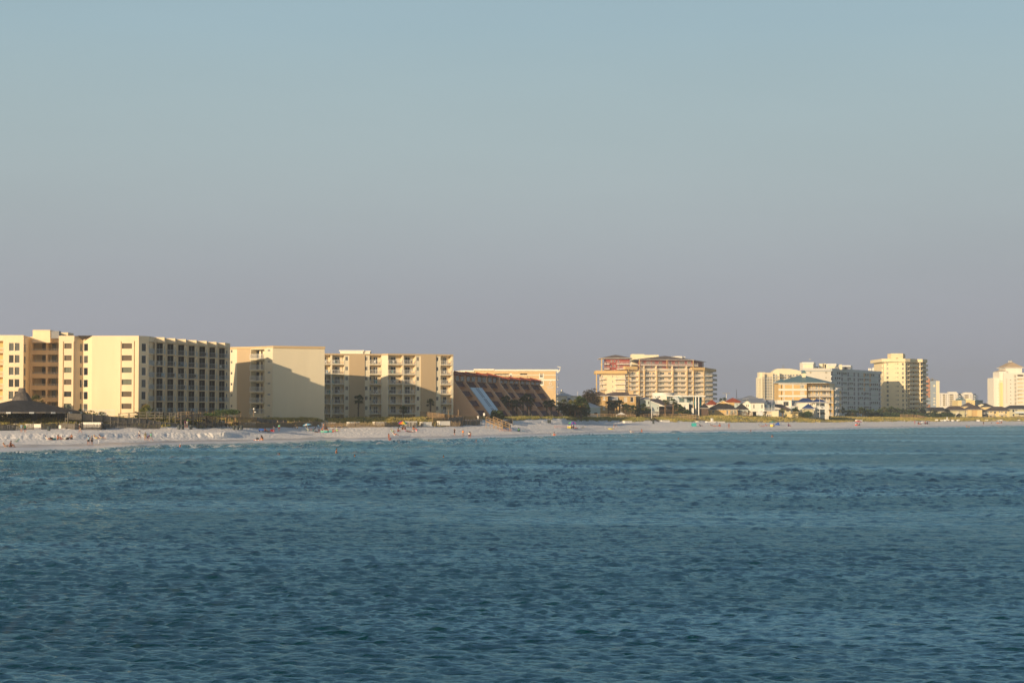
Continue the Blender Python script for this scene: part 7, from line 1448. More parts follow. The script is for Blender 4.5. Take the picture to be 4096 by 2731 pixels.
walkway('brown boardwalk crossing the green dune before the long brown-roofed house', [s2p(VK, 480, 715, 755), s2p(VK, 900, 690, 758), s2p(VK, 1380, 695, 760), s2p(VK, 1850, 735, 752)], 'wood', 2.0, 2.9, 2)
walkway('dark steps dropping through the dune beside the tall white pole', [s2p(VK, 450, 745, 748), s2p(VK, 620, 790, 735), s2p(VK, 760, 880, 712)], 'wood_dark', 1.8, 1.6, 2)
walkway('faint timber walkway before the stilt house', [s2p(VL, 600, 655, 812), s2p(VL, 850, 640, 815), s2p(VL, 1100, 650, 815)], 'wood', 2.0, 2.4, 2)
walkway('far timber walkway running down the dune before the yellow tower', [s2p(VR, 40, 615, 1000), s2p(VR, 500, 620, 1000), s2p(VR, 880, 725, 985)], 'wood', 2.0, 3, 3)
walkway('far small timber walkway beside the last white boxes at right', [s2p(VS, 2000, 650, 1120), s2p(VS, 2180, 650, 1120), s2p(VS, 2350, 720, 1110)], 'wood', 2.0, 3, 3)
walkway('short far timber steps among the white boxes', [s2p(VS, 1090, 665, 1085), s2p(VS, 1260, 740, 1075)], 'wood', 2.0, 3, 2)
# ------------------------------------------------------------------ sand fences: thin slats wired between posts
def fence(label, pts, m='fence_wood', h=1.3, sp=.11, dens=1.0):
    q = [hit(*p) for p in pts]; o = thing('sand_fence', label, 'fence', q[0], 0, 'sand fences at the foot of the dunes'); sl, ps = MB(), MB()
    for a, c in zip(q[:-1], q[1:]):
        L = math.dist(a[:2], c[:2]); n = int(L / sp)
        for i in range(n):
            if rng.random() > dens: continue
            t = i / n; x, y = a[0] + (c[0] - a[0]) * t, a[1] + (c[1] - a[1]) * t; z = gz(x, y); sl.bar((x, y, z - .1), (x + rng.uniform(-.04, .04), y, z + h * rng.uniform(.85, 1.0)), .028, m)
        k = max(1, int(L / 3))
        for i in range(k + 1): t = i / k; x, y = a[0] + (c[0] - a[0]) * t, a[1] + (c[1] - a[1]) * t; z = gz(x, y); ps = MB(); ps.bar((x, y, z - .2), (x + rng.uniform(-.08, .08), y, z + h + .3), .055, m); part('post', ps, o)
    part('slats', sl, o)
fence('grey slat fence at the left edge below the scrub', [(-200, 1722), (0, 1722), (60, 1721), (135, 1718)], 'wood_grey'); fence('grey slat fence behind the bin, under the shelter', [(165, 1718), (235, 1714), (300, 1717), (330, 1716)], 'wood_grey')
fence('grey slat fence running in front of the white overturned box', [(325, 1719), (405, 1719), (410, 1715), (640, 1714)], 'wood_grey'); fence('pale slat fence in front of the timber deck and white boxes', [(962, 1712), (1030, 1712), (1110, 1708), (1220, 1706), (1300, 1706)])
fence('long pale slat fence before the row of white boxes at centre', [(1300, 1708), (1420, 1709), (1540, 1707), (1600, 1706)]); fence('thin posts and slats right of the rainbow umbrella', [(1610, 1706), (1700, 1707), (1790, 1706), (1850, 1703)], dens=.5); fence('small worn slat enclosure at the foot of the stairs', [(2012, 1697), (2050, 1692), (2050, 1700)], 'wood_grey', 1.3)
# ------------------------------------------------------------------ white beach storage boxes
def boxes():
    proto = None
    L_ = [(60, S1, 700, 1195, 392, 480, 430, 'long low white box behind the slat fence under the shelter'), (61, S2, 40, 620, 345, 470, 430, 'tilted white box with sloping top behind the grey fence'), (1, S4, 20, 460, 355, 480, 470, 'white box with slatted shadow below the timber deck'), (2, S4, 1335, 1610, 345, 460, 498, 'white box right of the dark ramp'), (3, S4, 1725, 2120, 355, 470, 503, 'white box just behind the blue striped umbrella'),
          (4, S5, 850, 1410, 283, 430, 507, 'white box behind the wooden loungers'), (5, S5, 1935, 2350, 265, 415, 511, 'white box behind the fence, between loungers and rainbow umbrella'), (6, VD, 692, 832, 1055, 1100, 517, 'white box left of the rainbow umbrella'), (7, S6, 830, 1265, 235, 420, 530, 'tall white box right behind the rainbow umbrella'), (8, S6, 1470, 1840, 262, 420, 535, 'white box second right of the rainbow umbrella'), (9, S6, 2135, 2560, 230, 380, 542, 'white box by the sand patch left of the walkway'),
          (10, VJ, 1050, 1293, 972, 1062, 690, 'white box half buried in the dune below the white cottage'), (11, VJ, 2190, 2420, 965, 1062, 700, 'white box half buried in the dune before the villa'), (12, VK, 965, 1170, 782, 860, 722, 'white box on the green dune right of the dark steps'), (13, VK, 1915, 2005, 808, 838, 745, 'small white box top showing in the dune grass'), (14, VL, -80, 160, 812, 878, 742, 'low white box with a second white cabinet standing on it'), (15, VL, 195, 395, 815, 880, 745, 'low white box right of the cabinet-topped one'), (16, VH, 1945, 2013, 1003, 1035, 880, 'white board box beside the red umbrella')]
    for (i, V, x0, x1, y0, y1, d, lab) in L_:
        f = Fr(XY(zx(V, x0), d), XY(zx(V, x1), d + (2 if i < 60 else 0))); z1 = f.Z(zx(V, (x0 + x1) / 2), zy(V, y0)); z0 = f.Z(zx(V, (x0 + x1) / 2), zy(V, y1)) - .15
        o = thing('storage_box', lab, 'storage box', (f.A[0], f.A[1], z0), 0, 'white beach storage boxes'); m = MB(); dp = 1.3; m.box(f, .04, f.L - .04, -dp, 0, z0, z1 - .1, 'box_white'); part('box_body', m, o); l = MB(); l.box(f, 0, f.L, -dp - .05, .06, z1 - .1, z1, 'box_white'); part('lid', l, o)
        if i == 14: c = MB(); c.box(f, f.L * .55, f.L * .55 + .7, -.9, -.2, z1, z1 + 1.1, 'box_white'); part('cabinet', c, o)
    R_ = [(VR, 1325, 1425, 722, 762), (VR, 1515, 1605, 742, 798), (VR, 1640, 1728, 725, 790), (VR, 1760, 1845, 730, 785), (VR, 1938, 2040, 735, 785), (VR, 2135, 2250, 730, 790), (VS, 612, 720, 722, 785), (VS, 912, 1020, 715, 765), (VS, 1140, 1250, 732, 785), (VS, 1340, 1430, 735, 785), (VS, 1450, 1555, 718, 785), (VS, 1925, 2010, 728, 790), (VS, 2115, 2205, 715, 780)]
    for j, (V, x0, x1, y0, y1) in enumerate(R_):
        px, d = zx(V, (x0 + x1) / 2), 960 + (zx(V, x0) - 3740) * .33; f = Fr(XY(zx(V, x0), d), XY(zx(V, x1), d)); z1 = f.Z(px, zy(V, y0)); z0 = f.Z(px, zy(V, y1)) - .2
        o = thing('storage_box', ['first', 'second', 'third', 'fourth', 'fifth', 'sixth', 'seventh', 'eighth', 'ninth', 'tenth', 'eleventh', 'twelfth', 'thirteenth'][j] + ' small white box from the left in the far row below the villas', 'storage box', (f.A[0], f.A[1], z0), 0, 'white beach storage boxes'); m = MB(); m.box(f, 0, f.L, -1, 0, z0, z1 - .12, 'box_white'); part('box_body', m, o); l = MB(); l.box(f, -.04, f.L + .04, -1.05, .05, z1 - .12, z1, 'box_white'); part('lid', l, o)
boxes()
# ------------------------------------------------------------------ people: one skinned body per pose
def V3(*a): return np.array(a, float)
POSES = {   # facing -y; joints in metres for a 1.72 m adult
 'stand': dict(pel=(0, 0, .93), wa=(0, -.01, 1.08), ch=(0, 0, 1.30), nk=(0, .0, 1.46), hd=(0, -.02, 1.60), sh=.19, el=((-.25, .03, 1.14), (.25, .02, 1.14)), ha=((-.24, -.04, .90), (.25, -.06, .90)), hip=.10, kn=((-.11, -.01, .49), (.12, -.03, .49)), an=((-.12, .03, .08), (.15, .02, .08)), to=((-.14, -.14, .03), (.18, -.14, .03))),
 'walk': dict(pel=(0, 0, .91), wa=(0, -.03, 1.07), ch=(0, -.05, 1.28), nk=(0, -.07, 1.44), hd=(0, -.12, 1.57), sh=.19, el=((-.25, .12, 1.13), (.25, -.1, 1.13)), ha=((-.22, .14, .92), (.21, -.28, .99)), hip=.10, kn=((-.10, -.22, .52), (.10, .06, .48)), an=((-.10, -.30, .11), (.10, .34, .16)), to=((-.10, -.47, .07), (.10, .20, .04))),
 'phone': dict(pel=(0, 0, .93), wa=(0, -.01, 1.08), ch=(0, 0, 1.30), nk=(0, -.01, 1.46), hd=(0, -.06, 1.59), sh=.19, el=((-.24, -.08, 1.13), (.24, -.08, 1.13)), ha=((-.08, -.30, 1.22), (.09, -.30, 1.20)), hip=.10, kn=((-.09, -.01, .49), (.09, -.03, .49)), an=((-.09, .03, .08), (.10, .02, .08)), to=((-.10, -.14, .03), (.12, -.14, .03))),
 'bend': dict(pel=(0, .12, .88), wa=(0, .0, .99), ch=(0, -.24, 1.10), nk=(0, -.40, 1.17), hd=(0, -.52, 1.20), sh=.19, el=((-.24, -.36, .86), (.24, -.36, .86)), ha=((-.16, -.46, .62), (.16, -.46, .62)), hip=.10, kn=((-.12, .02, .48), (.12, .0, .48)), an=((-.12, .1, .08), (.14, .08, .08)), to=((-.13, -.07, .03), (.16, -.08, .03))),
 'recline': dict(pel=(0, .05, .26), wa=(0, .16, .37), ch=(0, .34, .53), nk=(0, .44, .66), hd=(0, .46, .80), sh=.19, el=((-.28, .18, .42), (.28, .18, .42)), ha=((-.24, -.08, .40), (.24, -.08, .40)), hip=.10, kn=((-.12, -.38, .40), (.13, -.36, .34)), an=((-.12, -.74, .10), (.15, -.76, .10)), to=((-.13, -.80, .25), (.17, -.82, .25))),
 'sit': dict(pel=(0, .05, .14), wa=(0, .06, .30), ch=(0, .02, .51), nk=(0, -.03, .66), hd=(0, -.08, .79), sh=.19, el=((-.27, -.10, .38), (.27, -.10, .38)), ha=((-.15, -.34, .36), (.15, -.34, .36)), hip=.11, kn=((-.17, -.40, .42), (.17, -.38, .40)), an=((-.14, -.62, .07), (.15, -.60, .07)), to=((-.15, -.78, .04), (.17, -.76, .04))),
 'lie': dict(pel=(0, .0, .16), wa=(0, .16, .15), ch=(0, .38, .17), nk=(0, .54, .20), hd=(0, .68, .22), sh=.19, el=((-.32, .26, .08), (.32, .26, .08)), ha=((-.30, .0, .07), (.30, .0, .07)), hip=.10, kn=((-.12, -.42, .22), (.12, -.44, .12)), an=((-.12, -.82, .08), (.16, -.84, .08)), to=((-.13, -.88, .22), (.20, -.90, .22))),
 'kneel': dict(pel=(0, .10, .28), wa=(0, .08, .44), ch=(0, -.04, .63), nk=(0, -.12, .77), hd=(0, -.20, .88), sh=.18, el=((-.24, -.20, .46), (.24, -.20, .46)), ha=((-.14, -.34, .24), (.14, -.34, .24)), hip=.10, kn=((-.14, -.26, .10), (.14, -.26, .10)), an=((-.12, .16, .08), (.12, .16, .08)), to=((-.12, .30, .04), (.12, .30, .04))),
}
POSES['salute'] = dict(POSES['stand'], el=((-.36, -.08, 1.42), (.25, .02, 1.14)), ha=((-.15, -.17, 1.62), (.25, -.06, .90)))
SIT = ('recline', 'sit', 'lie', 'kneel')
PM = {}
def pose_mesh(name):
    if name in PM: return PM[name]
    p = POSES[name]; v, e, r = [], [], []
    def add(q, rad, par=None):
        v.append(tuple(q)); r.append(rad); i = len(v) - 1
        if par is not None: e.append((par, i))
        return i
    pel, wa, ch, nk, hd = (V3(*p[k]) for k in ('pel', 'wa', 'ch', 'nk', 'hd'))
    up = (nk - ch) / np.linalg.norm(nk - ch); i0 = add(pel, .125); i1 = add(wa, .110, i0); i2 = add(ch, .135, i1); i3 = add(nk, .055, i2)
    h0 = add(hd - up * .06, .075, i3); h1 = add(hd + up * .04, .092, h0); add(hd + up * .12, .06, h1); fw = V3(0, -1, 0); add(hd + fw * .10 - up * .01, .014, h1)   # the nose
    for s, k in ((-1, 0), (1, 1)):
        el, ha = V3(*p['el'][k]), V3(*p['ha'][k]); a = add(ch + up * .08 + V3(s * p['sh'], 0, 0), .058, i2); b = add(el, .040, a); c = add(ha, .027, b); d = (ha - el) / np.linalg.norm(ha - el); pm = add(ha + d * .06, .026, c)
        side = np.cross(d, (0, 0, 1.)); side = side / (np.linalg.norm(side) + 1e-6) if np.linalg.norm(side) > .2 else V3(0, 1, 0)
        for f, (off, L) in enumerate(((-.030, .075), (-.010, .088), (.010, .082), (.028, .062))): g = add(ha + d * (.10 + L * .4) + side * off, .009, pm); add(ha + d * (.10 + L) + side * off + V3(0, -.015, 0), .008, g)
        add(ha + d * .06 + side * -.055, .010, c)
        hp = add(pel + V3(s * p['hip'], 0, -.04), .095, i0); kn, an, to = V3(*p['kn'][k]), V3(*p['an'][k]), V3(*p['to'][k])
        m = add(hp and (V3(*v[hp]) * .5 + kn * .5), .082, hp); kk = add(kn, .056, m); cf = add(kn * .62 + an * .38, .056, kk); aa = add(an, .036, cf); add(to, .034, aa)
    me = bpy.data.meshes.new('body_src'); me.from_pydata(v, e, []); o = bpy.data.objects.new('body_src', me); C.objects.link(o); md = o.modifiers.new('s', 'SKIN'); md.use_smooth_shade = True; md.branch_smoothing = .4
    if not me.skin_vertices: me.attributes.new  # noqa
    bpy.context.view_layer.objects.active = o
    for i, sv in enumerate(me.skin_vertices[0].data): sv.radius = (r[i], r[i]); sv.use_root = (i == 0)
    ss = o.modifiers.new('u', 'SUBSURF'); ss.levels = 1; ss.render_levels = 1
    bpy.context.view_layer.update(); ev = o.evaluated_get(bpy.context.evaluated_depsgraph_get()); bm = bpy.data.meshes.new_from_object(ev); bm.name = 'body'; C.objects.unlink(o); bpy.data.objects.remove(o)
    bm.materials.clear(); bm.materials.append(MATS['skin'])
    out = dict(body=bm)
    def mk(nm, mb): mb.smooth = True; m_ = mb.mesh(nm); out[nm] = m_
    sh = MB(); sh.tube([pel + (wa - pel) * -.25, pel, wa, ch, ch + up * .08, nk - up * .03], [.15, .155, .145, .168, .15, .07], 'white_cloth', 10)
    for s, k in ((-1, 0), (1, 1)): a = ch + up * .08 + V3(s * p['sh'] * .8, 0, 0); el = V3(*p['el'][k]); sh.tube([a, a * .4 + el * .6], [.078, .068], 'white_cloth', 8)
    mk('shirt', sh)
    so = MB(); so.tube([wa * .4 + pel * .6, pel, pel - (wa - pel) * .4], [.145, .165, .16], 'navy', 10)
    for s, k in ((-1, 0), (1, 1)): a = pel + V3(s * p['hip'], 0, -.04); kn = V3(*p['kn'][k]); so.tube([a, a * .3 + kn * .7], [.115, .10], 'navy', 8)
    mk('shorts', so)
    sw = MB(); sw.tube([wa * .3 + pel * .7, pel, pel - (wa - pel) * .5], [.14, .155, .12], 'navy', 10); mk('swim_bottom', sw)
    tp = MB(); tp.tube([ch - (ch - wa) * .25, ch + up * .04], [.158, .155], 'navy', 10); mk('swim_top', tp)
    hr = MB(); hr.tube([hd + up * .135, hd + up * .11, hd + up * .04 + V3(0, .025, 0), hd - up * .05 + V3(0, .05, 0)], [.03, .088, .108, .075], 'hair_dark', 10); mk('hair', hr)
    lh = MB(); lh.tube([hd + up * .135, hd + up * .1, hd + V3(0, .04, 0), hd - up * .14 + V3(0, .085, 0), hd - up * .30 + V3(0, .12, 0)], [.03, .09, .11, .09, .05], 'hair_dark', 10); mk('long_hair', lh)
    cp = MB(); cp.tube([hd + up * .15, hd + up * .13, hd + up * .06], [.05, .10, .112], 'white_cloth', 10); cp.tube([hd + up * .075 + V3(0, -.06, 0), hd + up * .07 + V3(0, -.19, 0)], [.085, .05], 'white_cloth', 6); mk('cap', cp)
    PM[name] = out; return out
def person(loc, pose, rz, label, skin='skin', hair='hair_dark', top=None, bottom='navy', sc=1.0, group='people on the beach', long=False, cap=None, bikini=False):
    M_ = pose_mesh(pose); o = thing('person', label, 'person', tuple(loc), radians(rz), group)
    def put(nm, m_, partname=None):
        q = bpy.data.objects.new(partname or nm, M_[nm]); C.objects.link(q); q.parent = o; q.scale = (sc,) * 3; q.material_slots[0].link = 'OBJECT'; q.material_slots[0].material = MATS[m_]
    put('body', skin); put('long_hair' if long else 'hair', hair, 'hair')
    if top: put('swim_top' if bikini else 'shirt', top)
    if bottom: put('swim_bottom' if bikini else 'shorts', bottom)
    if cap: put('cap', cap)
    return o
# ------------------------------------------------------------------ beach furniture
def beach_chair(loc, rz, label, col='navy', group='folding beach chairs', full=True):
    o = thing('beach_chair', label, 'chair', tuple(loc), radians(rz), group); L = loc; g = Fr((L[0], L[1]), (L[0] + 1, L[1])); z = L[2]
    T = lambda a: (L[0] + a[0], L[1] + a[1], z + a[2])
    s = MB(); s.hexa([T(q) for q in ((-.26, -.25, .20), (.26, -.25, .20), (.26, .20, .14), (-.26, .20, .14), (-.26, -.25, .23), (.26, -.25, .23), (.26, .20, .17), (-.26, .20, .17))], col); part('seat', s, o)
    b = MB(); b.hexa([T(q) for q in ((-.26, .18, .14), (.26, .18, .14), (.26, .21, .12), (-.26, .21, .12), (-.26, .58, .74), (.26, .58, .74), (.26, .61, .72), (-.26, .61, .72))], col); part('backrest', b, o)
    for s_ in (-1, 1): f = MB(); x = s_ * .29; f.bar(T((x, -.28, .22)), T((x, .30, .02)), .018, 'metal'); f.bar(T((x, -.20, .02)), T((x, .60, .76)), .018, 'metal'); f.bar(T((x, -.25, .38)), T((x, .34, .40)), .022, 'metal'); part('frame', f, o)
    for q in (o,): 
        for ch in q.children: ch.location = (0, 0, 0)
    return o
def umbrella(loc, top, R, cols, label, tilt=(0, 0), group='beach umbrellas', sq=.45, scal=True):
    x, y, z = loc; o = thing('beach_umbrella', label, 'umbrella', (x, y, z), 0, group); p = MB(); p.tube([(x, y, z - .3), (x + tilt[0] * top, y + tilt[1] * top, z + top)], [.025, .02], 'white', 8); part('pole', p, o)
    n = 12; c = MB(); A = V3(x + tilt[0] * top, y + tilt[1] * top, z + top + .05); ax = V3(tilt[0], tilt[1], 1); ax /= np.linalg.norm(ax); u = V3(1, 0, 0) - ax * ax[0]; u /= np.linalg.norm(u); w = np.cross(ax, u)
    def pt(k, f): a = 2 * pi * k / n; return A + (u * cos(a) + w * sin(a)) * R * f - ax * R * sq * (f ** 1.7)
    for k in range(n):
        m = cols[k % len(cols)]
        for f0, f1 in ((0, .35), (.35, .7), (.7, 1)):
            q = [pt(k, f0), pt(k + .5, f0), pt(k + 1, f0), pt(k + 1, f1), pt(k + .5, f1), pt(k, f1)]
            c.face([q[0], q[1], q[4], q[5]], m); c.face([q[1], q[2], q[3], q[4]], m)
        e0, e1 = pt(k, 1), pt(k + 1, 1); c.face([e0, e1, e1 - ax * .09, e0 - ax * .09], m)
    part('canopy', c, o); r = MB()
    for k in range(0, n, 2): r.bar(tuple(A - ax * R * .42), tuple(pt(k, .6) - ax * .02), .012, 'metal')
    part('ribs', r, o); return o
def bin_(px, py, label, m='bin', w=.6, h=1.0):
    x, y, z = hit(px, py); o = thing('trash_bin', label, 'trash bin', (x, y, z), rng.uniform(-.2, .2), 'trash bins on the sand'); b = MB(); b.tube([(0, 0, -.05), (0, 0, h * .5), (0, 0, h * .9)], [w * .42, w * .47, w * .52], m, 12); part('bin_body', b, o, (0, 0, 0)); l = MB(); l.tube([(0, 0, h * .9), (0, 0, h * .97), (0, 0, h)], [w * .57, w * .57, w * .3], m, 12); part('lid', l, o, (0, 0, 0))
def cooler(px, py, label, m='teal', w=.7, h=.45, name='cooler', cat='cooler', loc=None):
    x, y, z = loc or hit(px, py); o = thing(name, label, cat, (x, y, z), rng.uniform(-.3, .3), 'things set down on the sand'); b = MB(); g = gfr(0, 0); b.box(g, -w / 2, w / 2, -w * .3, w * .3, 0, h * .8, m); part('box_body' if name == 'cooler' else 'bag_body', b, o, (0, 0, 0)); l = MB(); l.box(g, -w / 2 - .02, w / 2 + .02, -w * .3 - .02, w * .3 + .02, h * .8 + .002, h, 'white_cloth' if name == 'cooler' else m); part('lid' if name == 'cooler' else 'flap', l, o, (0, 0, 0)); hd_ = MB(); hd_.tube([(-w * .4, 0, h), (-w * .3, 0, h + .16), (w * .3, 0, h + .16), (w * .4, 0, h)], [.015] * 4, 'grey', 6); part('handle', hd_, o, (0, 0, 0))
def towel(px, py, label, m, L=1.7, rz=0): x, y, z = hit(px, py); mb = MB(); g = Fr((x, y), (x + cos(rz), y + sin(rz))); n = 8; [mb.face([g.pt(-L / 2 + L * i / n, -.4, z + .03 + .02 * (i % 2)), g.pt(-L / 2 + L * (i + 1) / n, -.4, z + .03 + .02 * ((i + 1) % 2)), g.pt(-L / 2 + L * (i + 1) / n, .4, z + .03 + .02 * ((i + 1) % 2)), g.pt(-L / 2 + L * i / n, .4, z + .03 + .02 * (i % 2))], m) for i in range(n)]; solo('beach_towel', mb, label, 'towel', (x, y, z), 'towels on the sand')
H_ = lambda V, x, y: hit(zx(V, x), zy(V, y))
def pp(V, x, y, pose, rz, label, **k):
    if pose == 'recline': k.setdefault('chair', 'navy')
    ch = k.pop('chair', None); loc = H_(V, x, y)
    if ch: beach_chair(loc, rz, k.pop('clab', None) or ('low ' + ch.replace('_', ' ') + ' beach chair under the ' + label), ch)
    person(loc, pose, rz, label, **k)
# -90: facing left, 90: facing right, 0: facing the camera, 180: facing away
pp(S1, 175, 1060, 'recline', 90, 'person with white cap stretched out in the orange chair at the left edge', chair='orange', clab='orange beach chair at the left edge near the water', bottom='navy', cap='white_cloth', skin='skin_tan')
pp(S1, 300, 1055, 'sit', 70, 'shirtless dark-haired person sitting right beside the orange chair at the left edge', bottom='black', skin='skin_tan', sc=1.25)
pp(S1, 610, 638, 'phone', 0, 'person in pale blue shirt and light shorts before the scrub at left', top='lightblue', bottom='grey', skin='skin', sc=1.08)
pp(S1, 715, 636, 'stand', 20, 'person in lime-green shirt and navy shorts beside the one in pale blue', top='green', bottom='navy', sc=.98)
pp(S1, 2290, 650, 'walk', -90, 'man walking in white cap, black shirt and khaki shorts on the upper sand', top='black', bottom='khaki', cap='white_cloth', sc=1.05)
pp(S1, 1370, 855, 'recline', 75, 'dark-haired person lying back in a chair beside the teal cooler', top='white_cloth', bottom='maroon', chair='white_cloth', clab='white-trimmed beach chair left of the teal cooler')
cooler(zx(S1, 1540), zy(S1, 848), 'teal box between the reclining and the orange-shorted sitter at left'); cooler(zx(S1, 1460), zy(S1, 850), 'dark bag left of the teal cooler', 'black', .6, .5, 'beach_bag', 'bag')
pp(S1, 1650, 832, 'sit', 80, 'woman sitting on a bright orange towel right of the teal cooler', bottom='orange', top='coral', bikini=True, long=True, skin='skin_tan', sc=1.1); towel(zx(S1, 1660), zy(S1, 832), 'bright orange towel under the sitting woman at left', 'orange')
beach_chair(H_(S1, 1790, 838), 100, 'red-backed beach chair hung with a grey towel, left group', 'red'); beach_chair(H_(S1, 1850, 842), 80, 'dark navy beach chair right behind the red-backed one', 'navy'); cooler(zx(S1, 1915), zy(S1, 838), 'black and white bag right of the navy chair', 'black', .5, .45, 'beach_bag', 'bag')
pp(S1, 2040, 830, 'sit', -20, 'shirtless man with white cap sitting alone right of the left group', bottom='black', cap='white_cloth', sc=1.2)
beach_chair(H_(S1, 440, 915), -80, 'empty green and white striped chair facing the scarp at left', 'green'); beach_chair(H_(S1, 480, 912), -60, 'second empty chair, blue, tucked against the green striped one', 'lightblue')
pp(S2, 242, 990, 'stand', 200, 'woman with dark bun, blue patterned top and black skirt near the water', top='lightblue', bottom='black', sc=1.02); pp(S2, 338, 990, 'stand', 180, 'blond woman in grey top and black shorts standing right of the dark-bunned woman', top='grey', bottom='black', hair='hair_blond', sc=.99)
pp(S2, 460, 826, 'recline', 70, 'blond sunbather in yellow bottoms reclining above the two standing women', bottom='yellow', hair='hair_blond', chair='white_cloth', clab='white beach chair holding the blond sunbather'); pp(S2, 620, 830, 'recline', 80, 'dark-haired sunbather with black shorts lying back, legs toward the right', bottom='black', chair='white_cloth', clab='white beach chair holding the dark-haired sunbather', sc=1.1)
st_ = H_(S2, 525, 958); m_ = MB(); m_.tube([(st_[0], st_[1], st_[2] - .3), (st_[0] + .06, st_[1], st_[2] + .75)], [.04, .04], 'white_cloth', 6); m_.tube([(st_[0] + .06, st_[1], st_[2] + .75), (st_[0] + .06, st_[1], st_[2] + .8)], [.06, .06], 'white_cloth', 6); solo('marker_stake', m_, 'short white stake in the sand right of the two standing women', 'stake', st_)
pp(S2, 1690, 815, 'walk', 90, 'slim person in white tank and navy shorts, leftmost of the four walkers', top='white_cloth', bottom='navy', skin='skin_tan', sc=1.02); pp(S2, 1860, 865, 'stand', 190, 'woman in olive tunic and tan shorts among the four walkers', top='olive', bottom='khaki', hair='hair_brown', sc=1.0)
pp(S2, 1940, 868, 'bend', 60, 'person in dark purple top and black skirt leaning forward, third of four walkers', top='purple', bottom='black', sc=.86); pp(S2, 2035, 880, 'walk', -60, 'man in mint-green shirt and grey shorts, rightmost of the four walkers', top='mint', bottom='grey', hair='hair_brown', sc=1.06)
for (x, y, d, lab, t_, c_) in ((775, 500, 450, 'person in white shirt and lime-green cap on the timber ramp', 'white_cloth', 'lime'), (715, 500, 451, 'person in dark purple shirt on the ramp left of the lime cap', 'purple', None), (580, 470, 451, 'dark-haired person in white shirt half hidden behind the ramp', 'white_cloth', None)): person(P(zx(S3, x), zy(S3, y), d), 'stand', 90, lab, top=t_, bottom='grey', cap=c_)
for (V, x, y, lab) in ((S1, 1390, 592, 'dark bin leaning on the sand before the shelter fence'), (S2, 705, 545, 'dark green bin at the end of the grey fence'), (S3, 540, 548, 'left of three bins below the grey ramp'), (S3, 645, 546, 'middle of three bins below the grey ramp'), (S3, 880, 545, 'right of three bins below the grey ramp'), (S3, 2110, 560, 'grey bin, left of three beside the dark steps'), (S3, 2215, 556, 'dark bin, middle of three beside the dark steps'), (S4, 40, 553, 'dark bin, right of three beside the dark steps'), (S7, 1690, 505, 'dark bin at the foot of the big stairs'), (S7, 1760, 500, 'second dark bin right of the stairs foot'), (S7, 1840, 503, 'rightmost dark bin near the stairs foot'), (VE, 1540, 1142, 'left of two bins on the white dune slope'), (VE, 1568, 1142, 'right of two bins on the white dune slope'), (VK, 740, 878, 'black crate-like bin under the white pole')): bin_(zx(V, x), zy(V, y), lab, w=.75 if V is not VE else .6)
pp(S4, 630, 856, 'kneel', -70, 'dark-haired person kneeling by a red and white board near the water', top='black', bottom='orange', long=True, sc=1.15); b_ = H_(S4, 520, 860); m_ = MB(); g = gfr(b_[0], b_[1]); [m_.box(g, -1.0 + .1 * i, -.9 + .1 * i + .002, -.3 * sin(pi * (i + .7) / 18), .3 * sin(pi * (i + .7) / 18), b_[2] + .03 + .02 * (i < 3), b_[2] + .13, 'white_cloth' if i % 6 > 2 else 'foam_red') for i in range(17)]; solo('bodyboard', m_, 'red and white bodyboard beside the kneeling person', 'bodyboard', b_); cooler(zx(S4, 500), zy(S4, 835), 'black beach bag lying on the red and white board', 'black', .6, .4, 'beach_bag', 'bag')
def wagon(px, py, label, m):
    x, y, z = hit(px, py); o = thing('beach_wagon', label, 'wagon', (x, y, z), .1, 'things set down on the sand'); g = gfr(0, 0); b = MB(); b.box(g, -.55, .55, -.3, .3, .3, .75, m); part('tub', b, o, (0, 0, 0))
    for (a, c) in ((-.4, -.32), (.4, -.32), (-.4, .32), (.4, .32)): w = MB(); w.tube([(a, c - .04, .15), (a, c + .04, .15)], [.15, .15], 'black', 12); part('wheel', w, o, (0, 0, 0))
    h = MB(); h.bar((-.55, 0, .4), (-1.0, 0, .9), .015, 'black'); part('handle', h, o, (0, 0, 0))
wagon(zx(S4, 605), zy(S4, 618), 'bright blue folding wagon left of the pink-shirted sitter', 'blue')
pp(S4, 715, 615, 'sit', 70, 'person in pink top sitting beside the blue wagon', top='pink', bottom='navy', sc=1.1); pp(S4, 800, 620, 'lie', 90, 'person lying on the sand right of the pink-topped sitter', bottom='olive', top='khaki'); cooler(zx(S4, 900), zy(S4, 605), 'red bag before the person bending over', 'red', .5, .5, 'beach_bag', 'bag'); cooler(zx(S4, 950), zy(S4, 615), 'pink and white bag right of the red bag', 'pink', .5, .5, 'beach_bag', 'bag')
pp(S4, 970, 600, 'bend', 180, 'person in navy shirt bending over by the pink bag', top='navy', bottom='grey', skin='skin_pale', sc=1.1); pp(S4, 1115, 605, 'stand', 170, 'man in mint shirt and maroon shorts standing with his back turned', top='mint', bottom='maroon', skin='skin_pale', sc=1.05)
pp(S4, 1945, 580, 'recline', 80, 'person in dark shirt sitting left under the blue striped umbrella', top='navy', bottom='teal', chair='teal', clab='teal chair left under the blue striped umbrella'); pp(S4, 2100, 580, 'recline', -80, 'red-tanned person facing left beside the blue striped umbrella', bottom='navy', chair='sky', clab='blue chair right of the blue striped umbrella', skin='skin_tan')
bl = H_(S4, 1935, 585); umbrella(bl, 1.75, 1.15, ['sky', 'sky', 'white_cloth'], 'blue and white striped umbrella tipped toward the left', (-.12, 0), sq=.35)
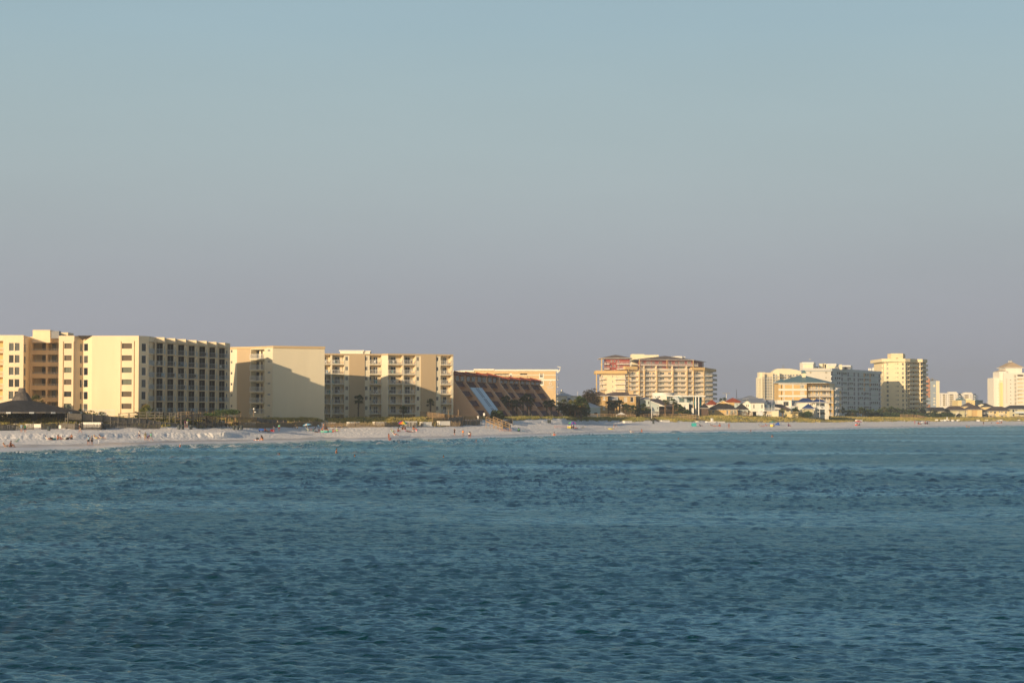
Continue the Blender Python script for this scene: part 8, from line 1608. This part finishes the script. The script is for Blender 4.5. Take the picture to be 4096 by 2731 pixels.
pp(S5, 740, 620, 'sit', 20, 'small child sitting in a purple and white float', bottom='pink', sc=.75); pp(S5, 915, 560, 'walk', 160, 'woman in black top standing before the wooden loungers', top='black', bottom='black', bikini=True, sc=.98, skin='skin_pale'); pp(S5, 1005, 640, 'sit', 30, 'person with big dark hair and black shirt sitting by the turquoise box', top='black', bottom='black', long=True, sc=1.6); pp(S5, 1095, 680, 'sit', -60, 'person in teal shorts sitting right of the turquoise box', bottom='teal', skin='skin_tan', sc=1.15); pp(S5, 1290, 668, 'sit', 90, 'long-haired child hunched on the sand right of the turquoise bag', bottom='coral', hair='hair_brown', long=True, skin='skin_tan', sc=1.05); pp(S5, 1430, 622, 'lie', 90, 'person in green shorts lying with legs toward the right', bottom='lime', sc=1.1); pp(S5, 880, 610, 'sit', -30, 'person in orange top sitting behind the green box', top='orange', bottom='navy', sc=.9); pp(S5, 660, 675, 'lie', 90, 'dark figure lying next to the turquoise chair', top='black', bottom='black', sc=.8)
beach_chair(H_(S5, 575, 650), 60, 'turquoise beach chair, empty, left of the sunbathing crowd', 'teal'); beach_chair(H_(S5, 745, 500), 30, 'pale striped folding chair by the loungers', 'lightblue'); beach_chair(H_(S5, 1430, 560), 70, 'black empty chair right of the wooden lounger', 'black')
for a in ((865, 665, 'green box in front of the orange-topped sitter', 'mint', .65, .4), (1005, 680, 'turquoise box, largest, in the middle of the crowd', 'teal', .8, .55)): cooler(zx(S5, a[0]), zy(S5, a[1]), *a[2:])
cooler(zx(S5, 1185), zy(S5, 658), 'flat turquoise bag left of the hunched child', 'teal', .7, .35, 'beach_bag', 'bag'); towel(zx(S5, 770), zy(S5, 650), 'purple and white towel left of the green box', 'violet', 1.2)
def lounger(V, x, y, label, L=3.0):
    p = H_(V, x, y); o = thing('wooden_lounger', label, 'lounger', p, 0, 'wooden loungers by the fence'); f = MB(); g = gfr(0, 0); f.box(g, -L / 2, L / 2, -.35, .35, .38, .46, 'wood'); part('seat', f, o, (0, 0, 0)); b = MB(); b.bar((-L / 2, .35, .75), (L / 2 - .5, .35, .75), .05, 'orange' if 'left' in label else 'wood'); b.bar((-L / 2, .35, .45), (-L / 2, .35, .75), .04, 'wood'); b.bar((L / 2 - .6, .35, .45), (L / 2 - .6, .35, .75), .04, 'wood'); part('backrest', b, o, (0, 0, 0))
    for a in (-L / 2 + .15, 0, L / 2 - .15): l = MB(); l.box(g, a - .06, a + .06, -.3, .3, -.05, .379, 'wood'); part('leg', l, o, (0, 0, 0))
lounger(S5, 1050, 470, 'long golden wooden lounger frame, left of the two by the fence', 3.6); lounger(S5, 1440, 490, 'brown wooden lounger frame, right one by the fence', 3.0); lounger(S4, 1570, 520, 'small wooden bench by the slat fence', 1.5)
for i, (cc, V, x, y, sc_, wl) in enumerate((('swimmer in red with a white cap at the shoreline foam', S3, 570, 1110, .75, .5), ('swimmer with head and hand out, below the blank wall', S4, 1125, 1300, 1, 1.25), ('dark-haired swimmer up to the chest, facing right', S5, 1430, 1500, 1.1, 1.0), ('small orange-lit bather head right of the chest-deep swimmer', VD, 435, 1500, 1, 1.3), ('lone dark head floating far right below the rainbow umbrella', VD, 1550, 1512, 1, 1.25), ('dark head in the shallows right of the rainbow umbrella', S6, 1715, 1038, 1, 1.3), ('dark head in the water below the woman in black', S7, 325, 880, 1, 1.3), ('head and shoulders in the water right of the two women', S7, 897, 902, 1, 1.15), ('bather head in the water below the modern white house', VK, 1395, 1300, 1.3, 1.25), ('left of two bathers together below the cube house', VL, 1618, 1225, 1.2, 1.2), ('right of two bathers together below the cube house', VL, 1645, 1225, 1.1, 1.3), ('child wading at the shoreline below the stilt house', VL, 1065, 1090, .75, .6), ('red-suited wader, left of three near the right edge', VS, 245, 1005, 1, .75), ('green-clad wader, middle of three near the right edge', VS, 295, 1008, 1, .8), ('red-suited wader, right of three near the right edge', VS, 340, 1008, 1, .9), ('distant pink head in the water near the right edge', VS, 1455, 1000, 1.2, 1.3))):
    q = seapt(zx(V, x), zy(V, y)); person((q[0], q[1], -wl * sc_ - (.06 if wl > 1.1 else 0)), 'stand' if i not in (1,) else 'salute', (90, -60, 70, 0, 180, 30)[i % 6], cc, skin=('skin', 'skin_tan')[i % 2], bottom='coral' if i in (0, 12, 14) else 'navy', top='coral' if i in (0, 12, 14) else ('green' if i == 13 else None), sc=sc_, group='bathers in the water', cap='white_cloth' if i == 0 else None)
RB = ['blue', 'green', 'yellow', 'orange', 'red', 'blue']
u_ = H_(S6, 690, 560); umbrella((u_[0], u_[1], u_[2]), 2.15, 1.22, ['blue', 'red', 'orange', 'yellow', 'green', 'blue'], 'large rainbow umbrella with blue, red and green panels, nearest the fence', (.05, -.22), sq=.42)
pp(S6, 300, 655, 'recline', 70, 'person reclining with a pale green towel, left of the rainbow umbrella', bottom='mint', chair='green', clab='green chair left of the rainbow umbrella', sc=.95); pp(S6, 510, 650, 'sit', 60, 'person in a hat sitting directly left of the rainbow umbrella', bottom='maroon', cap='black', sc=1.15, skin='skin_tan'); pp(S6, 390, 800, 'recline', 70, 'sunbather with red shorts nearest the water by the rainbow umbrella', bottom='red', chair='white_cloth', clab='white chair nearest the water by the rainbow umbrella', skin='skin_tan', sc=1.1)
pp(S6, 690, 570, 'sit', 0, 'black-clad person in the shade of the rainbow umbrella, left one', top='black', bottom='black', sc=1.15); pp(S6, 790, 575, 'sit', -30, 'black-clad person in the shade of the rainbow umbrella, right one', top='black', bottom='black', sc=1.1); pp(S6, 835, 655, 'recline', 80, 'child in pink and white right of the rainbow umbrella', top='pink', bottom='navy', chair='violet', clab='violet chair right of the rainbow umbrella', sc=.95); pp(S6, 960, 665, 'lie', 90, 'person with a pink hat lying in the middle of the row of sunbathers', top='purple', bottom='purple', cap='pink'); pp(S6, 1075, 660, 'lie', 100, 'person with white towel over the legs in the row of sunbathers', bottom='white_cloth', skin='skin'); pp(S6, 1110, 585, 'sit', 60, 'large dark-haired woman sitting upright behind the row of sunbathers', top='black', bottom='black', bikini=True, sc=1.4, long=True, skin='skin'); pp(S6, 1235, 645, 'sit', 180, 'child in pink shirt seated with back turned at the end of the row', top='pink', bottom='white_cloth', sc=.95); towel(zx(S6, 1360), zy(S6, 685), 'pale turquoise towel at the right end of the row', 'lightblue', 1.2)
pp(S6, 150, 1000, 'stand', 130, 'long-haired woman standing in the swash before the rainbow umbrella', top='red', bottom='black', bikini=True, long=True, hair='hair_brown', skin='skin_tan', sc=.98); pp(S6, 205, 1020, 'kneel', 60, 'child kneeling on a lime board in the swash', top='maroon', bottom='maroon', skin='skin_tan', sc=.9); b_ = H_(S6, 195, 1030); m_ = MB(); g = gfr(b_[0], b_[1]); [m_.box(g, -.75 + .1 * i, -.65 + .1 * i + .002, -.25 * sin(pi * (i + .7) / 16), .25 * sin(pi * (i + .7) / 16), b_[2] + .01, b_[2] + .07, 'lime') for i in range(15)]; solo('bodyboard', m_, 'lime bodyboard under the kneeling child', 'bodyboard', b_)
pp(S7, 270, 715, 'phone', 40, 'woman in black dress standing alone on the sand', top='black', bottom='black', sc=1.0, hair='hair_brown'); pp(S7, 510, 755, 'walk', 170, 'man in bright orange shirt and dark shorts walking away', top='orange', bottom='grey', hair='hair_brown', sc=1.02); pp(S7, 690, 810, 'salute', 190, 'woman in white top and dark shorts with a hand raised to her head', top='white_cloth', bottom='navy', long=True, sc=1.02); pp(S7, 718, 806, 'stand', 200, 'long-haired woman close behind the one raising her hand', top='khaki', bottom='coral', bikini=True, long=True, skin='skin_tan', sc=1.0)
pp(S7, 2100, 608, 'sit', 170, 'person in dark green sitting alone with back turned', top='green', bottom='black', sc=1.2); cooler(zx(S7, 2230), zy(S7, 606), 'blue-grey box right of the sitter in dark green', 'lightblue', .7, .4)
pp(VE, 1630, 1345, 'sit', 70, 'shirtless reader sitting near the water below the yucca slope', bottom='coral', skin='skin_pale', sc=1.2); beach_chair(H_(VE, 1605, 1340), 80, 'empty black chair left of the shirtless reader', 'black')
def net(V, x0, y0, x1, y1, label):
    a, c = H_(V, x0, y1), H_(V, x1, y1); f = Fr(a[:2], c[:2]); o = thing('ground_net', label, 'net', a, 0, 'orange nets on the sand')
    for u in (0, f.L): p = MB(); z = gz(*f.pt(u, 0, 0)[:2]); p.bar(f.pt(u, 0, z - .2), f.pt(u, 0, z + .85), .025, 'orange'); part('pole', p, o)
    m = MB()
    for h in (.15, .45, .75): m.bar(f.pt(0, 0, a[2] + h), f.pt(f.L, 0, c[2] + h), .012, 'coral')
    n = int(f.L / .6)
    for i in range(n): u = f.L * i / n; z = a[2] + (c[2] - a[2]) * i / n; m.bar(f.pt(u, 0, z + .15), f.pt(u, 0, z + .75), .008, 'coral')
    part('mesh_band', m, o)
net(S7, 1565, 540, 1885, 608, 'faint orange net strung before the bins by the stairs'); net(VE, 1640, 1180, 1850, 1222, 'faint orange net left of the second rainbow umbrella')
u_ = H_(VJ, 545, 1195); umbrella(u_, 2.0, 1.25, ['lime', 'teal', 'violet', 'blue', 'magenta', 'sky'], 'smaller rainbow umbrella with magenta, teal and violet panels', (.05, -.1), sq=.42)
cooler(zx(VJ, 440), zy(VJ, 1195), 'yellow and black box left under the magenta-teal umbrella', 'yellow', 1.0, .7); pp(VJ, 512, 1195, 'sit', 20, 'person sitting left under the magenta-teal umbrella', bottom='yellow', sc=1.2); pp(VJ, 575, 1195, 'sit', 0, 'dark-clad person right by the pole of the magenta-teal umbrella', top='navy', bottom='black', sc=1.1); pp(VJ, 640, 1195, 'lie', 90, 'sunbather on a red towel right of the magenta-teal umbrella', bottom='red'); towel(zx(VJ, 635), zy(VJ, 1197), 'red towel right of the magenta-teal umbrella', 'red', 2.2)
for a in ((830, 1188, 'grey'), (855, 1188, 'green'), (905, 1188, 'khaki')): beach_chair(H_(VJ, a[0], a[1]), -90, 'empty ' + a[2] + ' chair right of the magenta-teal umbrella', a[2])
pp(VJ, 1850, 1240, 'stand', 60, 'child in white shorts standing right of the yellow float', bottom='white_cloth', sc=1.0, skin='skin_pale'); pp(VJ, 1945, 1185, 'bend', -90, 'stooping person behind the child in white shorts', bottom='lightblue', sc=.8); b_ = H_(VJ, 1735, 1225); m_ = MB(); m_.tube([(b_[0] + .75 * cos(a), b_[1] + .5 * sin(a), b_[2] + .14) for a in np.linspace(0, 2 * pi, 21)], [.15] * 21, 'yellow', 8); solo('swim_ring', m_, 'yellow inflatable float lying on the sand', 'float', b_)
pp(VK, 165, 1112, 'recline', 75, 'sunbather with white shirt leaning back near the water below the villa', top='white_cloth', bottom='black', chair='khaki', clab='khaki chair near the water below the villa'); pp(VK, 437, 1152, 'stand', 170, 'slim tanned person standing in the swash below the villa', bottom='coral', bikini=True, skin='skin_tan', sc=1.0)
cooler(zx(VK, 1800), zy(VK, 944), 'pale turquoise cart on the sand below the modern white house', 'teal', 1.6, 1.1, 'beach_bag', 'bag'); pp(VK, 1975, 945, 'recline', 80, 'dark sunbather in a chair right of the turquoise cart', top='black', bottom='navy', chair='purple', clab='purple chair right of the turquoise cart'); pp(VL, 40, 938, 'recline', 80, 'sunbather below the two low white boxes, in a dark chair', bottom='black', chair='black', clab='black chair below the two low white boxes'); pp(VL, 120, 945, 'lie', 90, 'sunbather lying between the dark chair and the hatless sitter', bottom='coral', top='grey'); pp(VL, 262, 948, 'sit', -70, 'tanned sitter at the right end of the trio below the low white boxes', bottom='coral', skin='skin_tan', sc=1.3)
pp(VL, 495, 1008, 'stand', 150, 'person in dark swimsuit standing near the water below the ochre house', top='maroon', bottom='maroon', bikini=True, skin='skin_tan', sc=1.1); pp(VL, 1310, 952, 'recline', 80, 'sunbather in a grey-blue chair, leftmost of the teal umbrella group', bottom='khaki', chair='lightblue', clab='grey-blue chair leftmost of the teal umbrella group'); pp(VL, 1385, 950, 'lie', 90, 'dark-haired person lying just right of the grey-blue chair', bottom='coral', sc=.9); pp(VL, 1480, 943, 'recline', 80, 'sunbather in a red shirt left of the teal umbrella', top='red', bottom='maroon', chair='red', clab='red chair left of the teal umbrella'); beach_chair(H_(VL, 1545, 940), -80, 'empty khaki chair between the red shirt and the yellow box', 'khaki'); cooler(zx(VL, 1605), zy(VL, 955), 'bright yellow box under the teal umbrella', 'yellow', .9, .9); pp(VL, 1665, 950, 'sit', 180, 'dark-haired sitter right of the yellow box', top='khaki', bottom='black', sc=1.2); pp(VL, 2050, 950, 'sit', 60, 'dark-shirted person sitting alone right of the blue tent', top='purple', bottom='navy', sc=1.4)
u_ = H_(VL, 1632, 915); umbrella(u_, 1.5, 1.25, ['teal', 'teal_metal'], 'low teal umbrella far down the beach', (0, 0), sq=.25); b_ = H_(VL, 1760, 912); m_ = MB(); m_.hexa([(b_[0] - 1.2, b_[1], b_[2]), (b_[0] + 1.0, b_[1], b_[2]), (b_[0] + 1.0, b_[1] + 1.2, b_[2]), (b_[0] - 1.2, b_[1] + 1.2, b_[2]), (b_[0] + .2, b_[1] + .3, b_[2] + 1.0), (b_[0] + .7, b_[1] + .3, b_[2] + 1.0), (b_[0] + .7, b_[1] + .9, b_[2] + 1.0), (b_[0] + .2, b_[1] + .9, b_[2] + 1.0)], 'blue'); solo('pop_up_tent', m_, 'low bright blue tent right of the teal umbrella', 'tent', b_)
u_ = H_(VH, 1957, 1080); umbrella(u_, 2.0, 1.5, ['red'], 'bright red umbrella before the long white block', (.06, 0), sq=.3); pp(VH, 1943, 1079, 'sit', 0, 'person sitting left under the bright red umbrella', top='black', bottom='grey', sc=1.2); pp(VH, 1973, 1079, 'sit', -20, 'person sitting right under the bright red umbrella', top='grey', bottom='navy', sc=1.2); cooler(zx(VH, 1930), zy(VH, 1081), 'red box left under the bright red umbrella', 'red', .9, .6)
pp(VR, 560, 912, 'stand', 90, 'person in red standing at the left of the far blue canopy group', top='red', bottom='red', cap='white_cloth', sc=1.05); pp(VR, 690, 908, 'sit', 80, 'dark-topped sitter left of the far blue canopy', top='black', bottom='coral', sc=1.4); pp(VR, 745, 905, 'lie', 90, 'sunbather lying left of the far white umbrella', bottom='coral'); pp(VR, 950, 903, 'sit', 0, 'left sitter under the far blue canopy', top='pink', bottom='navy', sc=1.4); pp(VR, 1040, 900, 'sit', -60, 'right sitter under the far blue canopy', bottom='maroon', sc=1.3, skin='skin_tan')
a_ = H_(VR, 930, 905); cn = thing('shade_canopy', 'wide dark blue canopy stretched low over the far group', 'canopy', a_); cm = MB(); f = gfr(a_[0], a_[1]); n = 8
for i in range(n): t0, t1 = i / n, (i + 1) / n; h0, h1 = 1.2 + .55 * sin(pi * t0), 1.2 + .55 * sin(pi * t1); cm.hexa([f.pt(-2.2 + 4.6 * t0, -1, a_[2] + h0), f.pt(-2.2 + 4.6 * t1, -1, a_[2] + h1), f.pt(-2.2 + 4.6 * t1, 1, a_[2] + h1), f.pt(-2.2 + 4.6 * t0, 1, a_[2] + h0), f.pt(-2.2 + 4.6 * t0, -1, a_[2] + h0 + .05), f.pt(-2.2 + 4.6 * t1, -1, a_[2] + h1 + .05), f.pt(-2.2 + 4.6 * t1, 1, a_[2] + h1 + .05), f.pt(-2.2 + 4.6 * t0, 1, a_[2] + h0 + .05)], 'violet' if i > 5 else 'blue')
part('fabric', cm, cn)
for u in (-1.9, 2.1): p_ = MB(); p_.bar(f.pt(u, 0, a_[2] - .1), f.pt(u, 0, a_[2] + 1.3), .03, 'metal'); part('pole', p_, cn)
u_ = H_(VR, 862, 905); umbrella(u_, 1.3, .8, ['white_cloth'], 'small white umbrella left of the far blue canopy', (-.3, 0), sq=.4)
pp(VS, 865, 908, 'stand', 180, 'dark-clad person standing alone near the right edge shoreline', top='black', bottom='black', sc=1.0); pp(VS, 1150, 856, 'kneel', 0, 'tiny dark crouching figure right of the dark standing person', top='black', bottom='black', sc=.7); pp(VS, 1400, 852, 'lie', 90, 'red-clad sunbather before the white boxes at right', top='foam_red', bottom='foam_red', sc=1.5); pp(VS, 1535, 848, 'sit', -60, 'tanned sitter right of the red-clad sunbather', bottom='navy', sc=1.3, skin='skin_tan'); pp(VR, 1885, 790, 'stand', 0, 'dark-clad attendant standing between the far white boxes', top='navy', bottom='navy', sc=1.0)
# ------------------------------------------------------------------ poles, lamps, signs, masts
def pole(V, x, y0, y1, d, label, r=.08, m='white', name='pole', head=None):
    p, q = P(zx(V, x), zy(V, y1), d), P(zx(V, x), zy(V, y0), d); o = thing(name, label, name.replace('_', ' '), p); s = MB(); s.tube([(p[0], p[1], p[2] - .5), (q[0], q[1], q[2])], [r, r * .75], m, 8); part('shaft', s, o); h = MB()
    if head == 'lamp': h.tube([(q[0], q[1], q[2]), (q[0], q[1], q[2] + .15), (q[0], q[1], q[2] + .45)], [.1, .25, .08], 'rail_white', 8); h.box(gfr(q[0], q[1]), .1, .45, -.1, .1, q[2] - .6, q[2] - .4, 'rail_white'); part('lamp_head', h, o)
    if head == 'flood': [h.box(gfr(q[0], q[1]), a - .35, a + .35, -.2, .2, q[2] - .3 + .2 * abs(a), q[2] + .2 + .1 * abs(a), 'metal') for a in (-1.6, -.6, .5, 1.5)]; h.bar((q[0] - 1.8, q[1], q[2] - .1), (q[0] + 1.8, q[1], q[2] - .1), .07, 'metal'); part('floodlights', h, o)
    if head == 'sign': h.box(gfr(q[0], q[1] - .1), -.26, .26, -.03, .03, q[2] - .75, q[2] - .02, 'white'); part('sign_panel', h, o)
    if head == 'basket': h.box(gfr(q[0], q[1] - .1), -.9, .6, -.6, .6, q[2] - .9, q[2] - .75, 'white'); part('platform', h, o)
pole(VC, 362, 905, 965, 460, 'lamp post with double white lamp above the square timber deck', .07, 'wood', 'lamp_post', 'lamp'); pole(VK, 697, 385, 820, 735, 'tall white pole rising from the dune before the pale weatherboard house', .13); pole(VM, 1757, 965, 1470, 848, 'tall thin white pole before the blue-roofed house', .1, head='lamp', name='lamp_post'); pole(VH, 187, 650, 730, 1010, 'floodlight mast over the red roofs', .15, 'metal', 'floodlight_mast', 'flood'); pole(VL, 695, -20, 210, 1300, 'very thin distant radio mast left of the curved hotel', .18, 'metal', 'radio_mast'); pole(VJ, 710, 30, 200, 950, 'thin distant mast over the white chimney house', .09, 'metal', 'radio_mast')
pole(VD, 435, 965, 1012, 548, 'short wooden post in the grass before the balcony condominium', .09, 'wood'); pole(VD, 578, 1010, 1055, 542, 'shorter wooden post lower in the dune grass', .09, 'wood'); pole(VE, 130, 930, 1010, 562, 'wooden post on the walkway before the stepped building', .12, 'wood'); pole(S7, 98, 0, 110, 560, 'taller wooden post at the start of the sunlit walkway', .1, 'wood'); pole(VJ, 2068, 480, 765, 770, 'slim pale post between the villa palms', .1, 'tan', 'lamp_post', 'lamp'); pole(VI, 955 - 0, 0, 1, 1, 'x') if False else None
pole(S1, 1712, 425, 565, 424, 'small green and white notice on a post before the shelter fence', .04, 'wood_grey', 'notice_sign', 'sign'); pole(S1, 1865, 440, 560, 427, 'small grey notice on the shelter fence', .03, 'wood_grey', 'notice_sign', 'sign'); pole(S7, 1113, 80, 170, 556, 'small white notice above the beach stairs', .04, 'metal', 'notice_sign', 'sign'); pole(VO, 1190, 1110, 1250, 1540, 'twin-headed light before the teal-roofed hall', .12, 'metal', 'lamp_post', 'lamp'); pole(VO, 2150, 1070, 1200, 1700, 'distant slim mast in the gap at right', .15, 'metal', 'radio_mast'); pole(VQ, 170, 1340, 1430, 1480, 'white floodlight beside the right edge tower', .12, 'metal', 'lamp_post', 'lamp')
for (V, x, y0, y1, d, lab) in ((VR, 170, 738, 810, 930, 'white standing cushion stack on the far sand, left'), (VR, 398, 735, 812, 935, 'tall narrow white marker on the far sand'), (VR, 1773, 628, 730, 965, 'yellow-topped white flag post among the far boxes')):
    q = P(zx(V, x), zy(V, y1), d); zt_ = P(zx(V, x), zy(V, y0), d)[2]; m_ = MB(); m_.tube([(q[0], q[1], q[2] - .3), (q[0], q[1], zt_ - .4), (q[0], q[1], zt_)], [.32, .25, .1], 'box_white', 8); solo('beach_marker', m_, lab, 'marker', q)
def tent():
    p = P(zx(VJ, 2075), zy(VJ, 775), 760); t = thing('party_tent', 'white peaked tent roof before the villa palms', 'tent', p); z1 = P(zx(VJ, 2075), zy(VJ, 692), 760)[2]; r = MB(); w = 160 / 7.84 * 760 / FP; r.face([(p[0] - w, p[1] - w, p[2]), (p[0] + w, p[1] - w, p[2]), (p[0], p[1], z1)], 'white'); r.face([(p[0] + w, p[1] - w, p[2]), (p[0] + w, p[1] + w, p[2]), (p[0], p[1], z1)], 'white'); r.face([(p[0] - w, p[1] + w, p[2]), (p[0] - w, p[1] - w, p[2]), (p[0], p[1], z1)], 'white'); r.face([(p[0] + w, p[1] + w, p[2]), (p[0] - w, p[1] + w, p[2]), (p[0], p[1], z1)], 'white'); part('canopy', r, t)
    for a, c in ((-1, -1), (1, -1), (1, 1), (-1, 1)): l = MB(); l.bar((p[0] + a * w * .96, p[1] + c * w * .96, p[2] - 2.3), (p[0] + a * w * .96, p[1] + c * w * .96, p[2]), .04, 'white'); part('leg', l, t)
tent()
b_ = P(zx(VH, 1311), zy(VH, 191), 420); br = thing('seagull', 'pale gull gliding above the long white block', 'bird', b_); m_ = MB(); m_.tube([(-.22, 0, 0), (-.1, 0, .01), (.08, 0, .0), (.2, 0, .02), (.27, 0, .0)], [.02, .06, .055, .035, .01], 'white', 8); m_.smooth = True; part('body', m_, br, (0, 0, 0))
for s_ in (-1, 1): w_ = MB(); w_.hexa([(-.06, 0, .02), (.08, 0, .02), (.02, s_ * .35, .12), (-.06, s_ * .35, .12), (-.06, 0, .035), (.08, 0, .035), (.02, s_ * .35, .13), (-.06, s_ * .35, .13)], 'grey'); w_.hexa([(-.06, s_ * .35, .12), (.02, s_ * .35, .12), (-.10, s_ * .65, .04), (-.13, s_ * .65, .04), (-.06, s_ * .35, .13), (.02, s_ * .35, .13), (-.10, s_ * .65, .05), (-.13, s_ * .65, .05)], 'grey'); part('wing', w_, br, (0, 0, 0))
# ------------------------------------------------------------------ chairs on the balconies
def balcony_chairs():
    protos = {}
    for c, m, nm in (('w', 'white_cloth', 'white'), ('g', 'teal', 'turquoise'), ('t', 'lightblue', 'pale blue'), ('b', 'brown_wood', 'dark')):
        o = thing('balcony_chair', nm + ' plastic chair on a balcony of the cream condominiums', 'chair', (0, 0, 0), 0, nm + ' chairs on the condominium balconies'); g = gfr(0, 0)
        s = MB(); s.box(g, -.27, .27, -.27, .27, .42, .47, m); part('seat', s, o); b = MB(); b.box(g, -.27, .27, .24, .28, .47, .98, m); part('backrest', b, o)
        for a, q in ((-.24, -.24), (.24, -.24), (-.24, .24), (.24, .24)): l = MB(); l.box(g, a - .03, a + .03, q - .03, q + .03, 0, .419, m); part('leg', l, o)
        protos[c] = [o, False]
    for loc, k, rz in CH:
        p = protos[k]
        if not p[1]: o = p[0]; p[1] = True
        else: o = copy_tree(p[0])
        o.location = loc; o.rotation_euler = (0, 0, rz)
    for c, (o, u) in protos.items():
        if not u:
            for ch in list(o.children): bpy.data.objects.remove(ch)
            bpy.data.objects.remove(o)
balcony_chairs()
